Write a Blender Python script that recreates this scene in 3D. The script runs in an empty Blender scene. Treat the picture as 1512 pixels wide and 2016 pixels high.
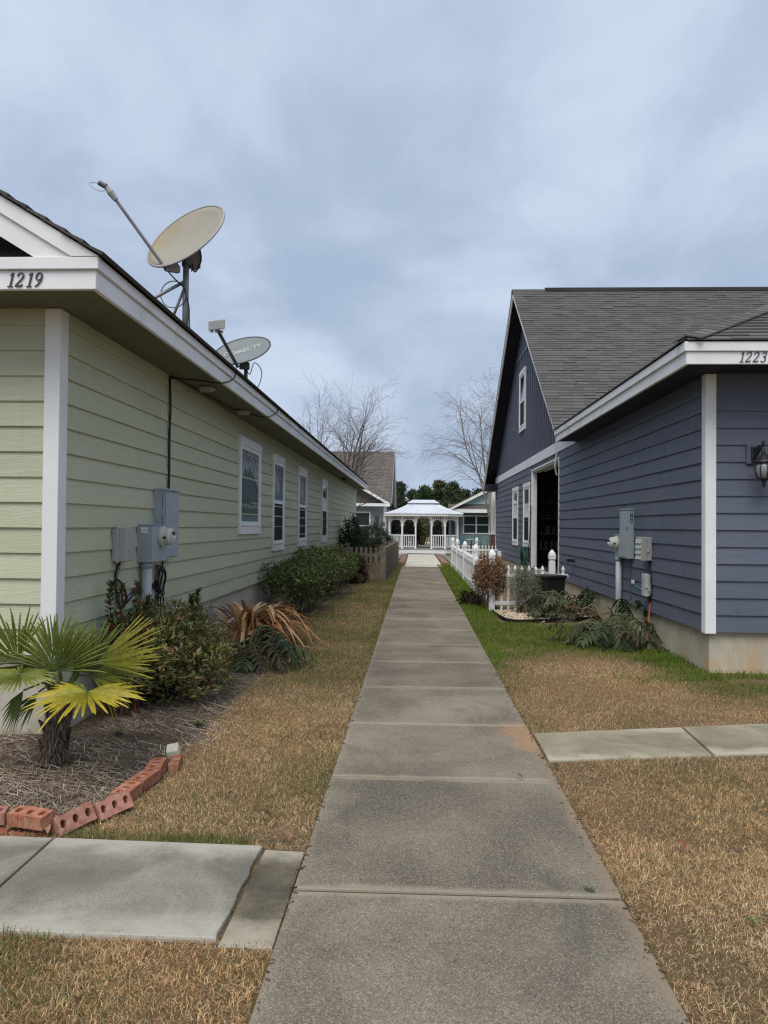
import bpy, bmesh, math, random
import numpy as np
from mathutils import Vector, Matrix, noise

scene = bpy.context.scene
random.seed(7)
rng = np.random.default_rng(7)
R = math.radians

# ------------------------------------------------------------------ camera
cam_data = bpy.data.cameras.new('camera')
cam_data.sensor_fit = 'VERTICAL'
cam_data.sensor_height = 36.0
cam_data.lens = 27.04
cam_data.clip_start = 0.05
cam_data.clip_end = 6000
cam = bpy.data.objects.new('camera', cam_data)
scene.collection.objects.link(cam)
CAM = Vector((0, 0, 1.45))
c_f = Vector((-0.04105798, 0.99900398, 0.01747285)).normalized()
c_r = Vector((0.99912472, 0.04091033, 0.0087252)).normalized()
c_u = c_r.cross(c_f).normalized()
m = Matrix((c_r, c_u, -c_f)).transposed().to_4x4()
m.translation = CAM
cam.matrix_world = m
scene.camera = cam

# ------------------------------------------------------------------ sky, sun, exposure
SUN_EL, SUN_AZ = R(58), R(200)          # azimuth measured from +Y towards +X: behind the camera, a little left
world = bpy.data.worlds.new('World')
scene.world = world
world.use_nodes = True
wt = world.node_tree
wt.nodes.clear()
def wn(t, **k):
    n = wt.nodes.new(t)
    for a, b in k.items(): setattr(n, a, b)
    return n
w_out = wn('ShaderNodeOutputWorld'); w_bg = wn('ShaderNodeBackground')
w_bg.inputs['Strength'].default_value = 0.1
w_sky = wn('ShaderNodeTexSky', sky_type='NISHITA', sun_disc=False)
w_sky.sun_elevation = SUN_EL; w_sky.sun_rotation = SUN_AZ
w_tc = wn('ShaderNodeTexCoord'); w_sep = wn('ShaderNodeSeparateXYZ')
wt.links.new(w_tc.outputs['Generated'], w_sep.inputs[0])
def wmath(op, a, b=None):
    n = wn('ShaderNodeMath', operation=op)
    for i, v in enumerate((a, b)):
        if v is None: continue
        if isinstance(v, (int, float)): n.inputs[i].default_value = v
        else: wt.links.new(v, n.inputs[i])
    return n.outputs[0]
zc = wmath('ADD', wmath('MAXIMUM', w_sep.outputs['Z'], 0.0), 0.30)
px_ = wmath('DIVIDE', w_sep.outputs['X'], zc); py_ = wmath('DIVIDE', w_sep.outputs['Y'], zc)
w_comb = wn('ShaderNodeCombineXYZ')
wt.links.new(px_, w_comb.inputs[0]); wt.links.new(py_, w_comb.inputs[1])
def wnoise(scale, detail, rough, dist, off):
    mp = wn('ShaderNodeMapping'); mp.inputs['Location'].default_value = off
    mp.inputs['Scale'].default_value = (1.0, 0.75, 1.0); mp.inputs['Rotation'].default_value = (0, 0, R(25))
    wt.links.new(w_comb.outputs[0], mp.inputs[0])
    n = wn('ShaderNodeTexNoise'); n.inputs['Scale'].default_value = scale; n.inputs['Detail'].default_value = detail
    n.inputs['Roughness'].default_value = rough; n.inputs['Distortion'].default_value = dist
    wt.links.new(mp.outputs[0], n.inputs['Vector'])
    return n.outputs['Fac']
n_big = wnoise(0.95, 3, 0.5, 0.2, (3.1, 1.7, 0)); n_fine = wnoise(2.7, 7, 0.55, 0.25, (1.7, 5.2, 0))
cl = wmath('ADD', wmath('MULTIPLY', n_big, 0.52), wmath('MULTIPLY', n_fine, 0.48))
ramp = wn('ShaderNodeValToRGB'); ramp.color_ramp.interpolation = 'EASE'
ramp.color_ramp.elements[0].position = 0.38; ramp.color_ramp.elements[0].color = (0.268, 0.330, 0.440, 1)
ramp.color_ramp.elements[1].position = 0.63; ramp.color_ramp.elements[1].color = (0.425, 0.490, 0.592, 1)
wt.links.new(cl, ramp.inputs[0])
w_scale = wn('ShaderNodeVectorMath', operation='SCALE'); w_scale.inputs['Scale'].default_value = 7.7
wt.links.new(ramp.outputs[0], w_scale.inputs[0])
w_mix = wn('ShaderNodeMix', data_type='RGBA'); w_mix.inputs['Factor'].default_value = 0.97
wt.links.new(w_sky.outputs[0], w_mix.inputs[6]); wt.links.new(w_scale.outputs[0], w_mix.inputs[7])
wt.links.new(w_mix.outputs[2], w_bg.inputs[0]); wt.links.new(w_bg.outputs[0], w_out.inputs[0])

sun_data = bpy.data.lights.new('sun', 'SUN')
sun_data.energy = 1.5; sun_data.angle = R(42); sun_data.color = (1.0, 0.945, 0.87)
sun = bpy.data.objects.new('sun', sun_data); scene.collection.objects.link(sun)
sd = Vector((math.sin(SUN_AZ) * math.cos(SUN_EL), math.cos(SUN_AZ) * math.cos(SUN_EL), math.sin(SUN_EL)))
sun.rotation_euler = sd.to_track_quat('Z', 'Y').to_euler()
sun.location = (0, -5, 20)

vs = scene.view_settings
vs.view_transform = 'Standard'; vs.look = 'None'; vs.gamma = 1.0; vs.use_curve_mapping = False
vs.exposure = 0.95
scene.cycles.use_denoising = True
scene.cycles.denoiser = 'OPENIMAGEDENOISE'
scene.cycles.denoising_input_passes = 'RGB_ALBEDO_NORMAL'
scene.cycles.denoising_prefilter = 'ACCURATE'
scene.cycles.use_adaptive_sampling = False
scene.cycles.pixel_filter_type = 'BLACKMAN_HARRIS'
scene.cycles.filter_width = 1.25
scene.cycles.max_bounces = 6

# ------------------------------------------------------------------ helpers
COL = scene.collection
BASE = {}
def V(*a): return Vector(a)

def gz(y):
    """height of the ground along the walk: level, then falling gently to the gazebo"""
    if y <= 27.5: return 0.0
    if y >= 44.6: return -0.2
    return -0.2 * (y - 27.5) / 17.1

class MB:
    """collects geometry in world coordinates"""
    def __init__(s, col=None):
        s.v = []; s.f = []; s.mi = []; s.vc = []; s.col = col; s.m = 0
    def vert(s, p):
        s.v.append((p[0], p[1], p[2])); s.vc.append(s.col or (1, 1, 1)); return len(s.v) - 1
    def face(s, *idx):
        s.f.append(tuple(idx)); s.mi.append(s.m)
    def poly(s, pts):
        s.face(*[s.vert(p) for p in pts])
    def box(s, x0, x1, y0, y1, z0, z1):
        s.hexa([(x0,y0,z0),(x1,y0,z0),(x1,y1,z0),(x0,y1,z0)], [(x0,y0,z1),(x1,y0,z1),(x1,y1,z1),(x0,y1,z1)])
    def hexa(s, lo, hi):
        a = [s.vert(p) for p in lo]; b = [s.vert(p) for p in hi]; n = len(lo)
        s.face(*reversed(a)); s.face(*b)
        for i in range(n):
            j = (i + 1) % n
            s.face(a[i], a[j], b[j], b[i])
    def obox(s, c, ax, ay, az):
        """box from centre and three half-axis vectors"""
        c = Vector(c); ax = Vector(ax); ay = Vector(ay); az = Vector(az)
        if ax.cross(ay).dot(az) < 0: ax, ay = ay, ax
        s.hexa([c-ax-ay-az, c+ax-ay-az, c+ax+ay-az, c-ax+ay-az], [c-ax-ay+az, c+ax-ay+az, c+ax+ay+az, c-ax+ay+az])
    def prism(s, pts, d):
        """polygon pts swept by vector d"""
        d = Vector(d); s.hexa([Vector(p) for p in pts], [Vector(p) + d for p in pts])
    def tube(s, pts, r, n=8, cap=True):
        pts = [Vector(p) for p in pts]; k = len(pts)
        rr = r if isinstance(r, (list, tuple)) else [r] * k
        up = None; rings = []
        for i in range(k):
            t = (pts[min(i+1, k-1)] - pts[max(i-1, 0)])
            if t.length < 1e-9: t = Vector((0, 0, 1))
            t.normalize()
            if up is None:
                up = Vector((0, 0, 1)) if abs(t.z) < 0.9 else Vector((1, 0, 0))
            a = t.cross(up)
            if a.length < 1e-6: a = t.cross(Vector((0.3, 1, 0.2)))
            a.normalize(); b = a.cross(t); up = b
            rings.append([s.vert(pts[i] + (a * math.cos(2*math.pi*j/n) + b * math.sin(2*math.pi*j/n)) * rr[i]) for j in range(n)])
        for i in range(k - 1):
            for j in range(n):
                q = (j + 1) % n
                s.face(rings[i][q], rings[i][j], rings[i+1][j], rings[i+1][q])
        if cap:
            s.face(*rings[0]); s.face(*reversed(rings[-1]))
    def lathe(s, c, prof, n=12, axis=(0, 0, 1)):
        """profile of (radius, height) round an axis"""
        ax = Vector(axis).normalized(); a = ax.orthogonal().normalized(); b = ax.cross(a); c = Vector(c)
        rings = []
        for r_, h in prof:
            rings.append([s.vert(c + ax*h + (a*math.cos(2*math.pi*j/n) + b*math.sin(2*math.pi*j/n)) * max(r_, 1e-4)) for j in range(n)])
        for i in range(len(prof) - 1):
            for j in range(n):
                q = (j + 1) % n
                s.face(rings[i][j], rings[i][q], rings[i+1][q], rings[i+1][j])
        s.face(*reversed(rings[0])); s.face(*rings[-1])
    def build(s, name, mat, parent=None, smooth=False, bevel=0.0, seg=1, origin=None):
        base = Vector(origin) if origin is not None else (BASE[parent.name].copy() if parent else Vector((0, 0, 0)))
        me = bpy.data.meshes.new(name)
        me.from_pydata([(p[0]-base.x, p[1]-base.y, p[2]-base.z) for p in s.v], [], s.f)
        mats = mat if isinstance(mat, (list, tuple)) else [mat]
        for q in mats: me.materials.append(q)
        if len(mats) > 1: me.polygons.foreach_set('material_index', s.mi)
        if s.col is not None:
            at = me.color_attributes.new('col', 'FLOAT_COLOR', 'POINT')
            buf = np.ones((len(s.v), 4), dtype=np.float32); buf[:, :3] = np.array(s.vc, dtype=np.float32)
            at.data.foreach_set('color', buf.ravel())
        if bevel:
            bm = bmesh.new(); bm.from_mesh(me)
            bmesh.ops.bevel(bm, geom=list(bm.edges), offset=bevel, segments=seg, profile=0.6, affect='EDGES', clamp_overlap=True)
            bm.to_mesh(me); bm.free()
        if smooth: me.polygons.foreach_set('use_smooth', [True] * len(me.polygons))
        me.update()
        o = bpy.data.objects.new(name, me); COL.objects.link(o)
        if parent is not None:
            o.parent = parent
            o.location = base - BASE[parent.name]
        else: o.location = base
        BASE[o.name] = base
        return o

def tag(o, label=None, cat=None, group=None, kind=None):
    if label: o['label'] = label
    if cat: o['category'] = cat
    if group: o['group'] = group
    if kind: o['kind'] = kind
    return o
def thing(name, loc, label, cat, group=None):
    o = bpy.data.objects.new(name, None); COL.objects.link(o); o.location = loc
    o.empty_display_size = 0.1
    BASE[o.name] = Vector(loc)
    return tag(o, label, cat, group)
def inst(name, me, parent, pos, rotz=0.0, scale=None):
    """a piece that shares mesh data, placed at a world position under parent"""
    o = bpy.data.objects.new(name, me); COL.objects.link(o)
    o.parent = parent; o.location = Vector(pos) - BASE[parent.name]
    if rotz: o.rotation_euler = (0, 0, rotz)
    if scale: o.scale = scale
    BASE[o.name] = Vector(pos)
    return o
def np_mesh(name, verts, faces, cols, mat, parent=None, base=(0, 0, 0), smooth=False):
    """large mesh from arrays; faces is one (n,3) or (n,4) array or a list of them"""
    verts = np.asarray(verts, dtype=np.float32) - np.asarray(base, dtype=np.float32)
    fl = faces if isinstance(faces, list) else [faces]
    fl = [np.asarray(f, dtype=np.int32) for f in fl if len(f)]
    me = bpy.data.meshes.new(name)
    me.vertices.add(len(verts)); me.vertices.foreach_set('co', verts.ravel())
    loops = np.concatenate([f.ravel() for f in fl]); tot = np.concatenate([np.full(len(f), f.shape[1], dtype=np.int32) for f in fl])
    st = np.concatenate([[0], np.cumsum(tot)[:-1]]).astype(np.int32)
    me.loops.add(len(loops)); me.loops.foreach_set('vertex_index', loops)
    me.polygons.add(len(tot)); me.polygons.foreach_set('loop_start', st); me.polygons.foreach_set('loop_total', tot)
    if smooth: me.polygons.foreach_set('use_smooth', np.ones(len(tot), dtype=bool))
    me.update(calc_edges=True)
    if cols is not None:
        at = me.color_attributes.new('col', 'FLOAT_COLOR', 'POINT')
        buf = np.ones((len(verts), 4), dtype=np.float32); buf[:, :3] = cols
        at.data.foreach_set('color', buf.ravel())
    me.materials.append(mat); me.validate()
    o = bpy.data.objects.new(name, me); COL.objects.link(o)
    b = Vector(base)
    if parent is not None: o.parent = parent; o.location = b - BASE[parent.name]
    else: o.location = b
    BASE[o.name] = b
    return o
def nz(x, y, z=0.0): return noise.noise(Vector((x, y, z)))
def sstep(a, b, x):
    t = min(1, max(0, (x - a) / (b - a))); return t * t * (3 - 2 * t)
def lerp(a, b, t): return tuple(p + (q - p) * t for p, q in zip(a, b))
def bez(p0, p1, p2, p3, n=12):
    p0, p1, p2, p3 = map(Vector, (p0, p1, p2, p3)); out = []
    for i in range(n + 1):
        t = i / n; u = 1 - t
        out.append(p0*u**3 + p1*3*u*u*t + p2*3*u*t*t + p3*t**3)
    return out
def spline(pts, n=6):
    """Catmull-Rom through the points"""
    P_ = [Vector(p) for p in pts]; P_ = [P_[0]*2 - P_[1]] + P_ + [P_[-1]*2 - P_[-2]]; out = []
    for i in range(1, len(P_) - 2):
        a, b, c, d = P_[i-1], P_[i], P_[i+1], P_[i+2]
        for k in range(n):
            t = k / n
            out.append(0.5 * ((2*b) + (c - a)*t + (2*a - 5*b + 4*c - d)*t*t + (3*b - a - 3*c + d)*t**3))
    out.append(P_[-2]); return out

# ------------------------------------------------------------------ materials
class NT:
    def __init__(s, name):
        s.mat = bpy.data.materials.new(name); s.mat.use_nodes = True; s.t = s.mat.node_tree; s.t.nodes.clear()
        s.out = s.n('ShaderNodeOutputMaterial'); s.b = s.n('ShaderNodeBsdfPrincipled')
        s.t.links.new(s.b.outputs[0], s.out.inputs[0])
    def n(s, t, **k):
        q = s.t.nodes.new(t)
        for a, b in k.items(): setattr(q, a, b)
        return q
    def put(s, sock, v):
        if isinstance(v, bpy.types.NodeSocket): s.t.links.new(v, sock)
        elif isinstance(v, (tuple, list)) and len(v) == 3 and sock.type == 'RGBA': sock.default_value = (*v, 1)
        else: sock.default_value = v
    def pos(s, scale=(1, 1, 1), kind='world', rot=(0, 0, 0), off=(0, 0, 0)):
        if kind == 'world': src = s.n('ShaderNodeNewGeometry').outputs['Position']
        else: src = s.n('ShaderNodeTexCoord').outputs[kind]
        mp = s.n('ShaderNodeMapping'); mp.inputs['Scale'].default_value = scale; mp.inputs['Rotation'].default_value = rot
        mp.inputs['Location'].default_value = off
        s.t.links.new(src, mp.inputs[0]); return mp.outputs[0]
    def noise(s, vec, scale=5, detail=4, rough=0.5, dist=0.0):
        q = s.n('ShaderNodeTexNoise'); q.inputs['Scale'].default_value = scale; q.inputs['Detail'].default_value = detail
        q.inputs['Roughness'].default_value = rough; q.inputs['Distortion'].default_value = dist
        s.t.links.new(vec, q.inputs['Vector']); return q.outputs['Fac']
    def voro(s, vec, scale=5, feature='F1', rnd=1.0):
        q = s.n('ShaderNodeTexVoronoi', feature=feature); q.inputs['Scale'].default_value = scale; q.inputs['Randomness'].default_value = rnd
        s.t.links.new(vec, q.inputs['Vector']); return q
    def math(s, op, a, b=None, clamp=False):
        q = s.n('ShaderNodeMath', operation=op, use_clamp=clamp)
        for i, v in enumerate((a, b)):
            if v is not None: s.put(q.inputs[i], v)
        return q.outputs[0]
    def mr(s, v, a, b, c=0.0, d=1.0):
        q = s.n('ShaderNodeMapRange', interpolation_type='SMOOTHSTEP')
        s.put(q.inputs[0], v); q.inputs[1].default_value = a; q.inputs[2].default_value = b
        q.inputs[3].default_value = c; q.inputs[4].default_value = d; return q.outputs[0]
    def mix(s, f, a, b, blend='MIX'):
        q = s.n('ShaderNodeMix', data_type='RGBA', blend_type=blend)
        s.put(q.inputs[0], f); s.put(q.inputs[6], a); s.put(q.inputs[7], b); return q.outputs[2]
    def bright(s, c, f):
        q = s.n('ShaderNodeVectorMath', operation='SCALE'); s.put(q.inputs[0], c); s.put(q.inputs['Scale'], f); return q.outputs[0]
    def xyz(s):
        q = s.n('ShaderNodeSeparateXYZ'); s.t.links.new(s.n('ShaderNodeNewGeometry').outputs['Position'], q.inputs[0]); return q.outputs
    def rnd(s): return s.n('ShaderNodeObjectInfo').outputs['Random']
    def attr(s): return s.n('ShaderNodeAttribute', attribute_name='col').outputs['Color']
    def bump(s, h, strength=0.3, dist=0.01):
        q = s.n('ShaderNodeBump'); q.inputs['Strength'].default_value = strength; q.inputs['Distance'].default_value = dist
        s.put(q.inputs['Height'], h); s.t.links.new(q.outputs[0], s.b.inputs['Normal'])
    def fin(s, col, rough=0.6, spec=0.5, metal=0.0):
        s.put(s.b.inputs['Base Color'], col); s.put(s.b.inputs['Roughness'], rough)
        s.b.inputs['Specular IOR Level'].default_value = spec; s.b.inputs['Metallic'].default_value = metal
        return s.mat

def simple(name, col, rough=0.6, spec=0.4, metal=0.0, var=0.12, scale=6.0, bump=0.0, dirt=None, dirt_amt=0.0):
    t = NT(name); p = t.pos()
    f = t.mr(t.noise(p, scale, 5, 0.6), 0.3, 0.7, 1 - var, 1 + var)
    c = t.bright(col, f)
    if dirt: c = t.mix(t.math('MULTIPLY', t.mr(t.noise(p, scale*0.45, 6, 0.65, 0.5), 0.5, 0.75), dirt_amt), c, dirt)
    if bump: t.bump(t.noise(p, scale*8, 4, 0.6), bump, 0.004)
    return t.fin(c, rough, spec, metal)

def siding_mat(name, col, grime, mildew, grain_amt):
    t = NT(name)
    f = t.math('ADD', 0.93, t.math('MULTIPLY', t.rnd(), 0.13))
    c = t.bright(col, f)
    c = t.mix(t.mr(t.noise(t.pos((0.7, 0.7, 1.6)), 1.6, 5, 0.6, 0.4), 0.42, 0.75, 0, 0.5), c, grime)
    c = t.mix(t.mr(t.noise(t.pos((3, 3, 9)), 2.5, 6, 0.7, 0.6), 0.52, 0.8, 0, 0.4), c, mildew)
    z = t.xyz()[2]
    spl = t.math('MULTIPLY', t.mr(z, 1.0, 0.45), t.mr(t.noise(t.pos((5, 5, 3)), 2.2, 6, 0.7, 0.5), 0.42, 0.66))
    c = t.mix(t.math('MULTIPLY', spl, 0.45), c, tuple(q*0.62 + 0.02 for q in col))
    strk = t.math('MULTIPLY', t.mr(t.noise(t.pos((9, 9, 0.7)), 1.6, 5, 0.65), 0.56, 0.74), 0.28)
    c = t.mix(strk, c, tuple(q*0.7 for q in col))
    g = t.noise(t.pos((2.2, 2.2, 26)), 2.2, 5, 0.62, 1.3)
    c = t.bright(c, t.mr(g, 0.25, 0.75, 0.95, 1.05))
    t.bump(g, grain_amt, 0.006)
    return t.fin(c, 0.62, 0.35)

M = {}
M['siding_green'] = siding_mat('sage_green_siding', (0.488, 0.508, 0.355), (0.515, 0.53, 0.40), (0.395, 0.425, 0.29), 0.8)
M['siding_navy'] = siding_mat('slate_blue_siding', (0.108, 0.126, 0.172), (0.142, 0.157, 0.192), (0.092, 0.106, 0.146), 0.8)
M['soffit_green_shade'] = simple('sage_soffit_shade_tone', (0.15, 0.155, 0.105), 0.7, 0.2, var=0.08, scale=2)  # eave shade put into the colour, darker than the sage wall
M['soffit_navy_shade'] = simple('navy_soffit_shade_tone', (0.024, 0.027, 0.042), 0.7, 0.2, var=0.08, scale=2)  # under-eave shade put into this navy, well below the siding tone
M['navy_flat'] = simple('navy_board_paint', (0.105, 0.116, 0.16), 0.6, 0.3, var=0.1, scale=3)
M['white'] = simple('white_trim_paint', (0.78, 0.79, 0.79), 0.5, 0.4, var=0.04, scale=2.5, dirt=(0.48, 0.47, 0.41), dirt_amt=0.5)
M['vinyl'] = simple('white_vinyl', (0.80, 0.81, 0.82), 0.38, 0.5, var=0.03, scale=2.5, dirt=(0.55, 0.58, 0.50), dirt_amt=0.25)
M['rake_white'] = simple('weathered_white_paint', (0.74, 0.74, 0.72), 0.6, 0.3, var=0.05, scale=3, dirt=(0.5, 0.48, 0.42), dirt_amt=0.4)
M['digit'] = simple('dark_metal_digit', (0.06, 0.055, 0.065), 0.5, 0.4, var=0.1)

def foundation_mat(name, col, stain, stain2, seed):
    t = NT(name); p = t.pos(off=(seed, 0, 0)); z = t.xyz()[2]
    c = t.bright(col, t.mr(t.noise(p, 3, 6, 0.6), 0.3, 0.7, 0.86, 1.1))
    s1 = t.math('MULTIPLY', t.mr(t.noise(t.pos((1.6, 1.6, 0.8), off=(seed, 3, 0)), 2.0, 5, 0.6, 0.8), 0.45, 0.68), t.mr(z, 0.4, 0.02, 0.3, 1))
    c = t.mix(t.math('MULTIPLY', s1, 0.75), c, stain)
    s2 = t.math('MULTIPLY', t.mr(t.noise(t.pos((2.5, 2.5, 0.5), off=(seed, 8, 0)), 2.4, 6, 0.65, 0.4), 0.5, 0.7), 0.6)
    c = t.mix(s2, c, stain2)
    t.bump(t.noise(p, 60, 4, 0.6), 0.25, 0.004)
    return t.fin(c, 0.85, 0.2)
M['found_left'] = foundation_mat('pale_stucco', (0.50, 0.47, 0.40), (0.42, 0.36, 0.25), (0.36, 0.35, 0.30), 0)
M['found_right'] = foundation_mat('tan_stucco', (0.50, 0.45, 0.35), (0.52, 0.33, 0.15), (0.34, 0.31, 0.24), 5)

def walk_mat():
    t = NT('weathered_walk_concrete'); p = t.pos()
    c = t.mix(t.mr(t.noise(p, 1.3, 6, 0.62, 0.4), 0.32, 0.7), (0.136, 0.115, 0.086), (0.240, 0.205, 0.153))
    c = t.bright(c, t.math('ADD', 0.86, t.math('MULTIPLY', t.rnd(), 0.28)))
    c = t.bright(c, t.mr(t.noise(p, 90, 3, 0.7), 0.25, 0.75, 0.84, 1.16))
    # pale aggregate specks
    v = t.voro(p, 95)
    sc = t.n('ShaderNodeSeparateColor'); t.t.links.new(v.outputs['Color'], sc.inputs[0])
    sp = t.math('MULTIPLY', t.math('LESS_THAN', v.outputs['Distance'], 0.22), t.math('GREATER_THAN', sc.outputs[0], 0.84))
    c = t.mix(t.math('MULTIPLY', sp, 0.55), c, (0.48, 0.45, 0.38))
    v2 = t.voro(p, 210); sc2 = t.n('ShaderNodeSeparateColor'); t.t.links.new(v2.outputs['Color'], sc2.inputs[0])
    c = t.mix(t.math('MULTIPLY', t.math('GREATER_THAN', sc2.outputs[1], 0.86), 0.4), c, (0.40, 0.37, 0.31))
    c = t.mix(t.math('MULTIPLY', t.math('LESS_THAN', sc2.outputs[1], 0.12), 0.5), c, (0.05, 0.047, 0.04))
    # dark blotches
    c = t.mix(t.mr(t.noise(t.pos((1, 0.5, 1), off=(4, 1, 0)), 2.6, 6, 0.7, 0.8), 0.54, 0.74, 0, 0.5), c, (0.075, 0.066, 0.05))
    # rubbed pale slab edges (uv-free: distance to the slab's own border in object space)
    ob = t.n('ShaderNodeSeparateXYZ'); t.t.links.new(t.n('ShaderNodeTexCoord').outputs['Generated'], ob.inputs[0])
    ex = t.math('ABSOLUTE', t.math('SUBTRACT', ob.outputs[0], 0.5)); ey = t.math('ABSOLUTE', t.math('SUBTRACT', ob.outputs[1], 0.5))
    wob = t.math('MULTIPLY', t.math('SUBTRACT', t.noise(p, 6, 4, 0.6), 0.5), 0.07)
    edge = t.math('MAXIMUM', t.mr(t.math('ADD', ey, wob), 0.455, 0.492), t.math('MULTIPLY', t.mr(t.math('ADD', ex, wob), 0.46, 0.5), 0.45))
    c = t.mix(t.math('MULTIPLY', edge, 0.55), c, (0.335, 0.30, 0.22))
    # red clay washed over the right edge
    xyz = t.xyz()
    d1 = t.math('ADD', t.math('POWER', t.math('DIVIDE', t.math('SUBTRACT', xyz[0], 0.83), 0.24), 2.0), t.math('POWER', t.math('DIVIDE', t.math('SUBTRACT', xyz[1], 5.38), 0.42), 2.0))
    d1 = t.math('ADD', d1, t.math('MULTIPLY', t.math('SUBTRACT', t.noise(p, 6, 7, 0.72, 0.6), 0.5), 3.2))
    clay = t.mr(d1, 1.35, -0.1)
    strip = t.math('MULTIPLY', t.mr(t.math('ADD', xyz[0], t.math('MULTIPLY', t.math('SUBTRACT', t.noise(t.pos((1, 0.6, 1)), 4, 5, 0.6), 0.5), 0.16)), 0.735, 0.80), t.mr(xyz[1], 5.9, 4.7))
    c = t.mix(t.math('MULTIPLY', strip, 0.6), c, (0.25, 0.185, 0.125))
    c = t.mix(t.math('MULTIPLY', t.math('MULTIPLY', clay, t.mr(t.noise(p, 28, 5, 0.7, 0.5), 0.3, 0.62, 0.25, 1.0)), 0.8), c, (0.42, 0.225, 0.115))
    t.bump(t.noise(p, 130, 4, 0.65), 0.35, 0.004)
    return t.fin(c, 0.9, 0.2)
M['walk'] = walk_mat()
def slab_mat(name, ca, cb, speck, broom):
    t = NT(name); p = t.pos()
    c = t.mix(t.mr(t.noise(p, 2.2, 6, 0.6, 0.5), 0.3, 0.7), ca, cb)
    c = t.bright(c, t.mr(t.noise(p, 110, 3, 0.7), 0.25, 0.75, 0.82, 1.18))
    v = t.voro(p, 160); sc = t.n('ShaderNodeSeparateColor'); t.t.links.new(v.outputs['Color'], sc.inputs[0])
    c = t.mix(t.math('MULTIPLY', t.math('LESS_THAN', sc.outputs[0], 0.10), 0.35), c, speck)
    h = t.noise(t.pos((4, 160, 1) if broom == 'x' else (160, 4, 1), rot=(0, 0, 0.15)), 1.0, 4, 0.6)
    c = t.bright(c, t.mr(h, 0.3, 0.7, 0.94, 1.06))
    ob = t.n('ShaderNodeSeparateXYZ'); t.t.links.new(t.n('ShaderNodeTexCoord').outputs['Generated'], ob.inputs[0])
    ey = t.math('ABSOLUTE', t.math('SUBTRACT', ob.outputs[1], 0.5))
    c = t.mix(t.math('MULTIPLY', t.mr(t.math('ADD', ey, t.math('MULTIPLY', t.math('SUBTRACT', t.noise(p, 4, 5, 0.65), 0.5), 0.5)), 0.26, 0.48), 0.75), c, lerp(cb, (1, 0.97, 0.85), 0.20))
    t.bump(h, 0.25, 0.004)
    return t.fin(c, 0.88, 0.2)
M['slab_pale'] = slab_mat('pale_broomed_concrete', (0.150, 0.137, 0.110), (0.285, 0.266, 0.213), (0.12, 0.11, 0.1), 'y')
M['slab_dark'] = slab_mat('dark_mottled_concrete', (0.075, 0.064, 0.047), (0.25, 0.215, 0.145), (0.05, 0.045, 0.035), 'y')
M['slab_tan'] = slab_mat('tan_broomed_concrete', (0.20, 0.172, 0.115), (0.32, 0.285, 0.20), (0.12, 0.10, 0.07), 'x')
M['slab_cream'] = slab_mat('new_cream_concrete', (0.46, 0.42, 0.34), (0.54, 0.50, 0.41), (0.3, 0.27, 0.22), 'x')

def brick_mat(name, a, b):
    t = NT(name); p = t.pos(kind='Object')
    c = t.mix(t.mr(t.noise(p, 14, 5, 0.6), 0.3, 0.7), a, b)
    c = t.bright(c, t.math('ADD', 0.82, t.math('MULTIPLY', t.rnd(), 0.36)))
    c = t.mix(t.mr(t.noise(p, 22, 6, 0.75, 0.6), 0.48, 0.72, 0, 0.7), c, (0.46, 0.36, 0.28))
    c = t.mix(t.mr(t.noise(t.pos(kind='Object', off=(3, 1, 2)), 16, 5, 0.7), 0.55, 0.75, 0, 0.6), c, (0.16, 0.085, 0.06))
    t.bump(t.noise(p, 70, 5, 0.6), 0.4, 0.003)
    return t.fin(c, 0.88, 0.2)
M['brick'] = brick_mat('orange_red_brick', (0.33, 0.115, 0.065), (0.43, 0.185, 0.115))
M['brick_pink'] = brick_mat('dusty_pink_brick', (0.36, 0.155, 0.115), (0.44, 0.22, 0.165))
M['brick_pale'] = brick_mat('pale_mortar_stone', (0.50, 0.47, 0.38), (0.60, 0.56, 0.46))
M['brick_dark'] = brick_mat('dark_brown_brick', (0.13, 0.06, 0.045), (0.19, 0.09, 0.065))

def leafy(name, rough=0.5, spec=0.35, trans=0.25, var=0.25, scale=40):
    t = NT(name); c = t.bright(t.attr(), t.mr(t.noise(t.pos(), scale, 3, 0.6), 0.25, 0.75, 1 - var, 1 + var))
    t.fin(c, rough, spec)
    if trans:
        tr = t.n('ShaderNodeBsdfTranslucent'); t.put(tr.inputs[0], c); mx = t.n('ShaderNodeMixShader'); mx.inputs[0].default_value = trans
        t.t.links.new(t.b.outputs[0], mx.inputs[1]); t.t.links.new(tr.outputs[0], mx.inputs[2]); t.t.links.new(mx.outputs[0], t.out.inputs[0])
    return t.mat
M['gable_shade'] = simple('gable_board_shade_tone', (0.035, 0.036, 0.035), 0.8, 0.2, var=0.2)  # shade of the set-back gable put into its wall colour
M['leaf'] = leafy('foliage')
M['gloss_leaf'] = leafy('glossy_foliage', 0.5, 0.25, 0.2)
M['grass'] = leafy('turf_blades', 0.75, 0.15, 0.3, 0.12, 12)
M['dry'] = leafy('dry_foliage', 0.8, 0.15, 0.15, 0.3)
M['bark'] = leafy('bark', 0.9, 0.15, 0.0, 0.3, 18)
M['pebble'] = leafy('pebbles', 0.75, 0.3, 0.0, 0.15, 60)
def shingle_mat():
    t = NT('grey_brown_shingle'); p = t.pos()
    c = t.bright(t.attr(), t.mr(t.noise(p, 160, 3, 0.7), 0.2, 0.8, 0.65, 1.35))
    c = t.mix(t.mr(t.noise(p, 0.5, 4, 0.6), 0.4, 0.75, 0, 0.35), c, (0.10, 0.097, 0.088))
    t.bump(t.noise(p, 200, 3, 0.7), 0.4, 0.003)
    return t.fin(c, 0.92, 0.15)
M['shingle'] = shingle_mat()
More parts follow.
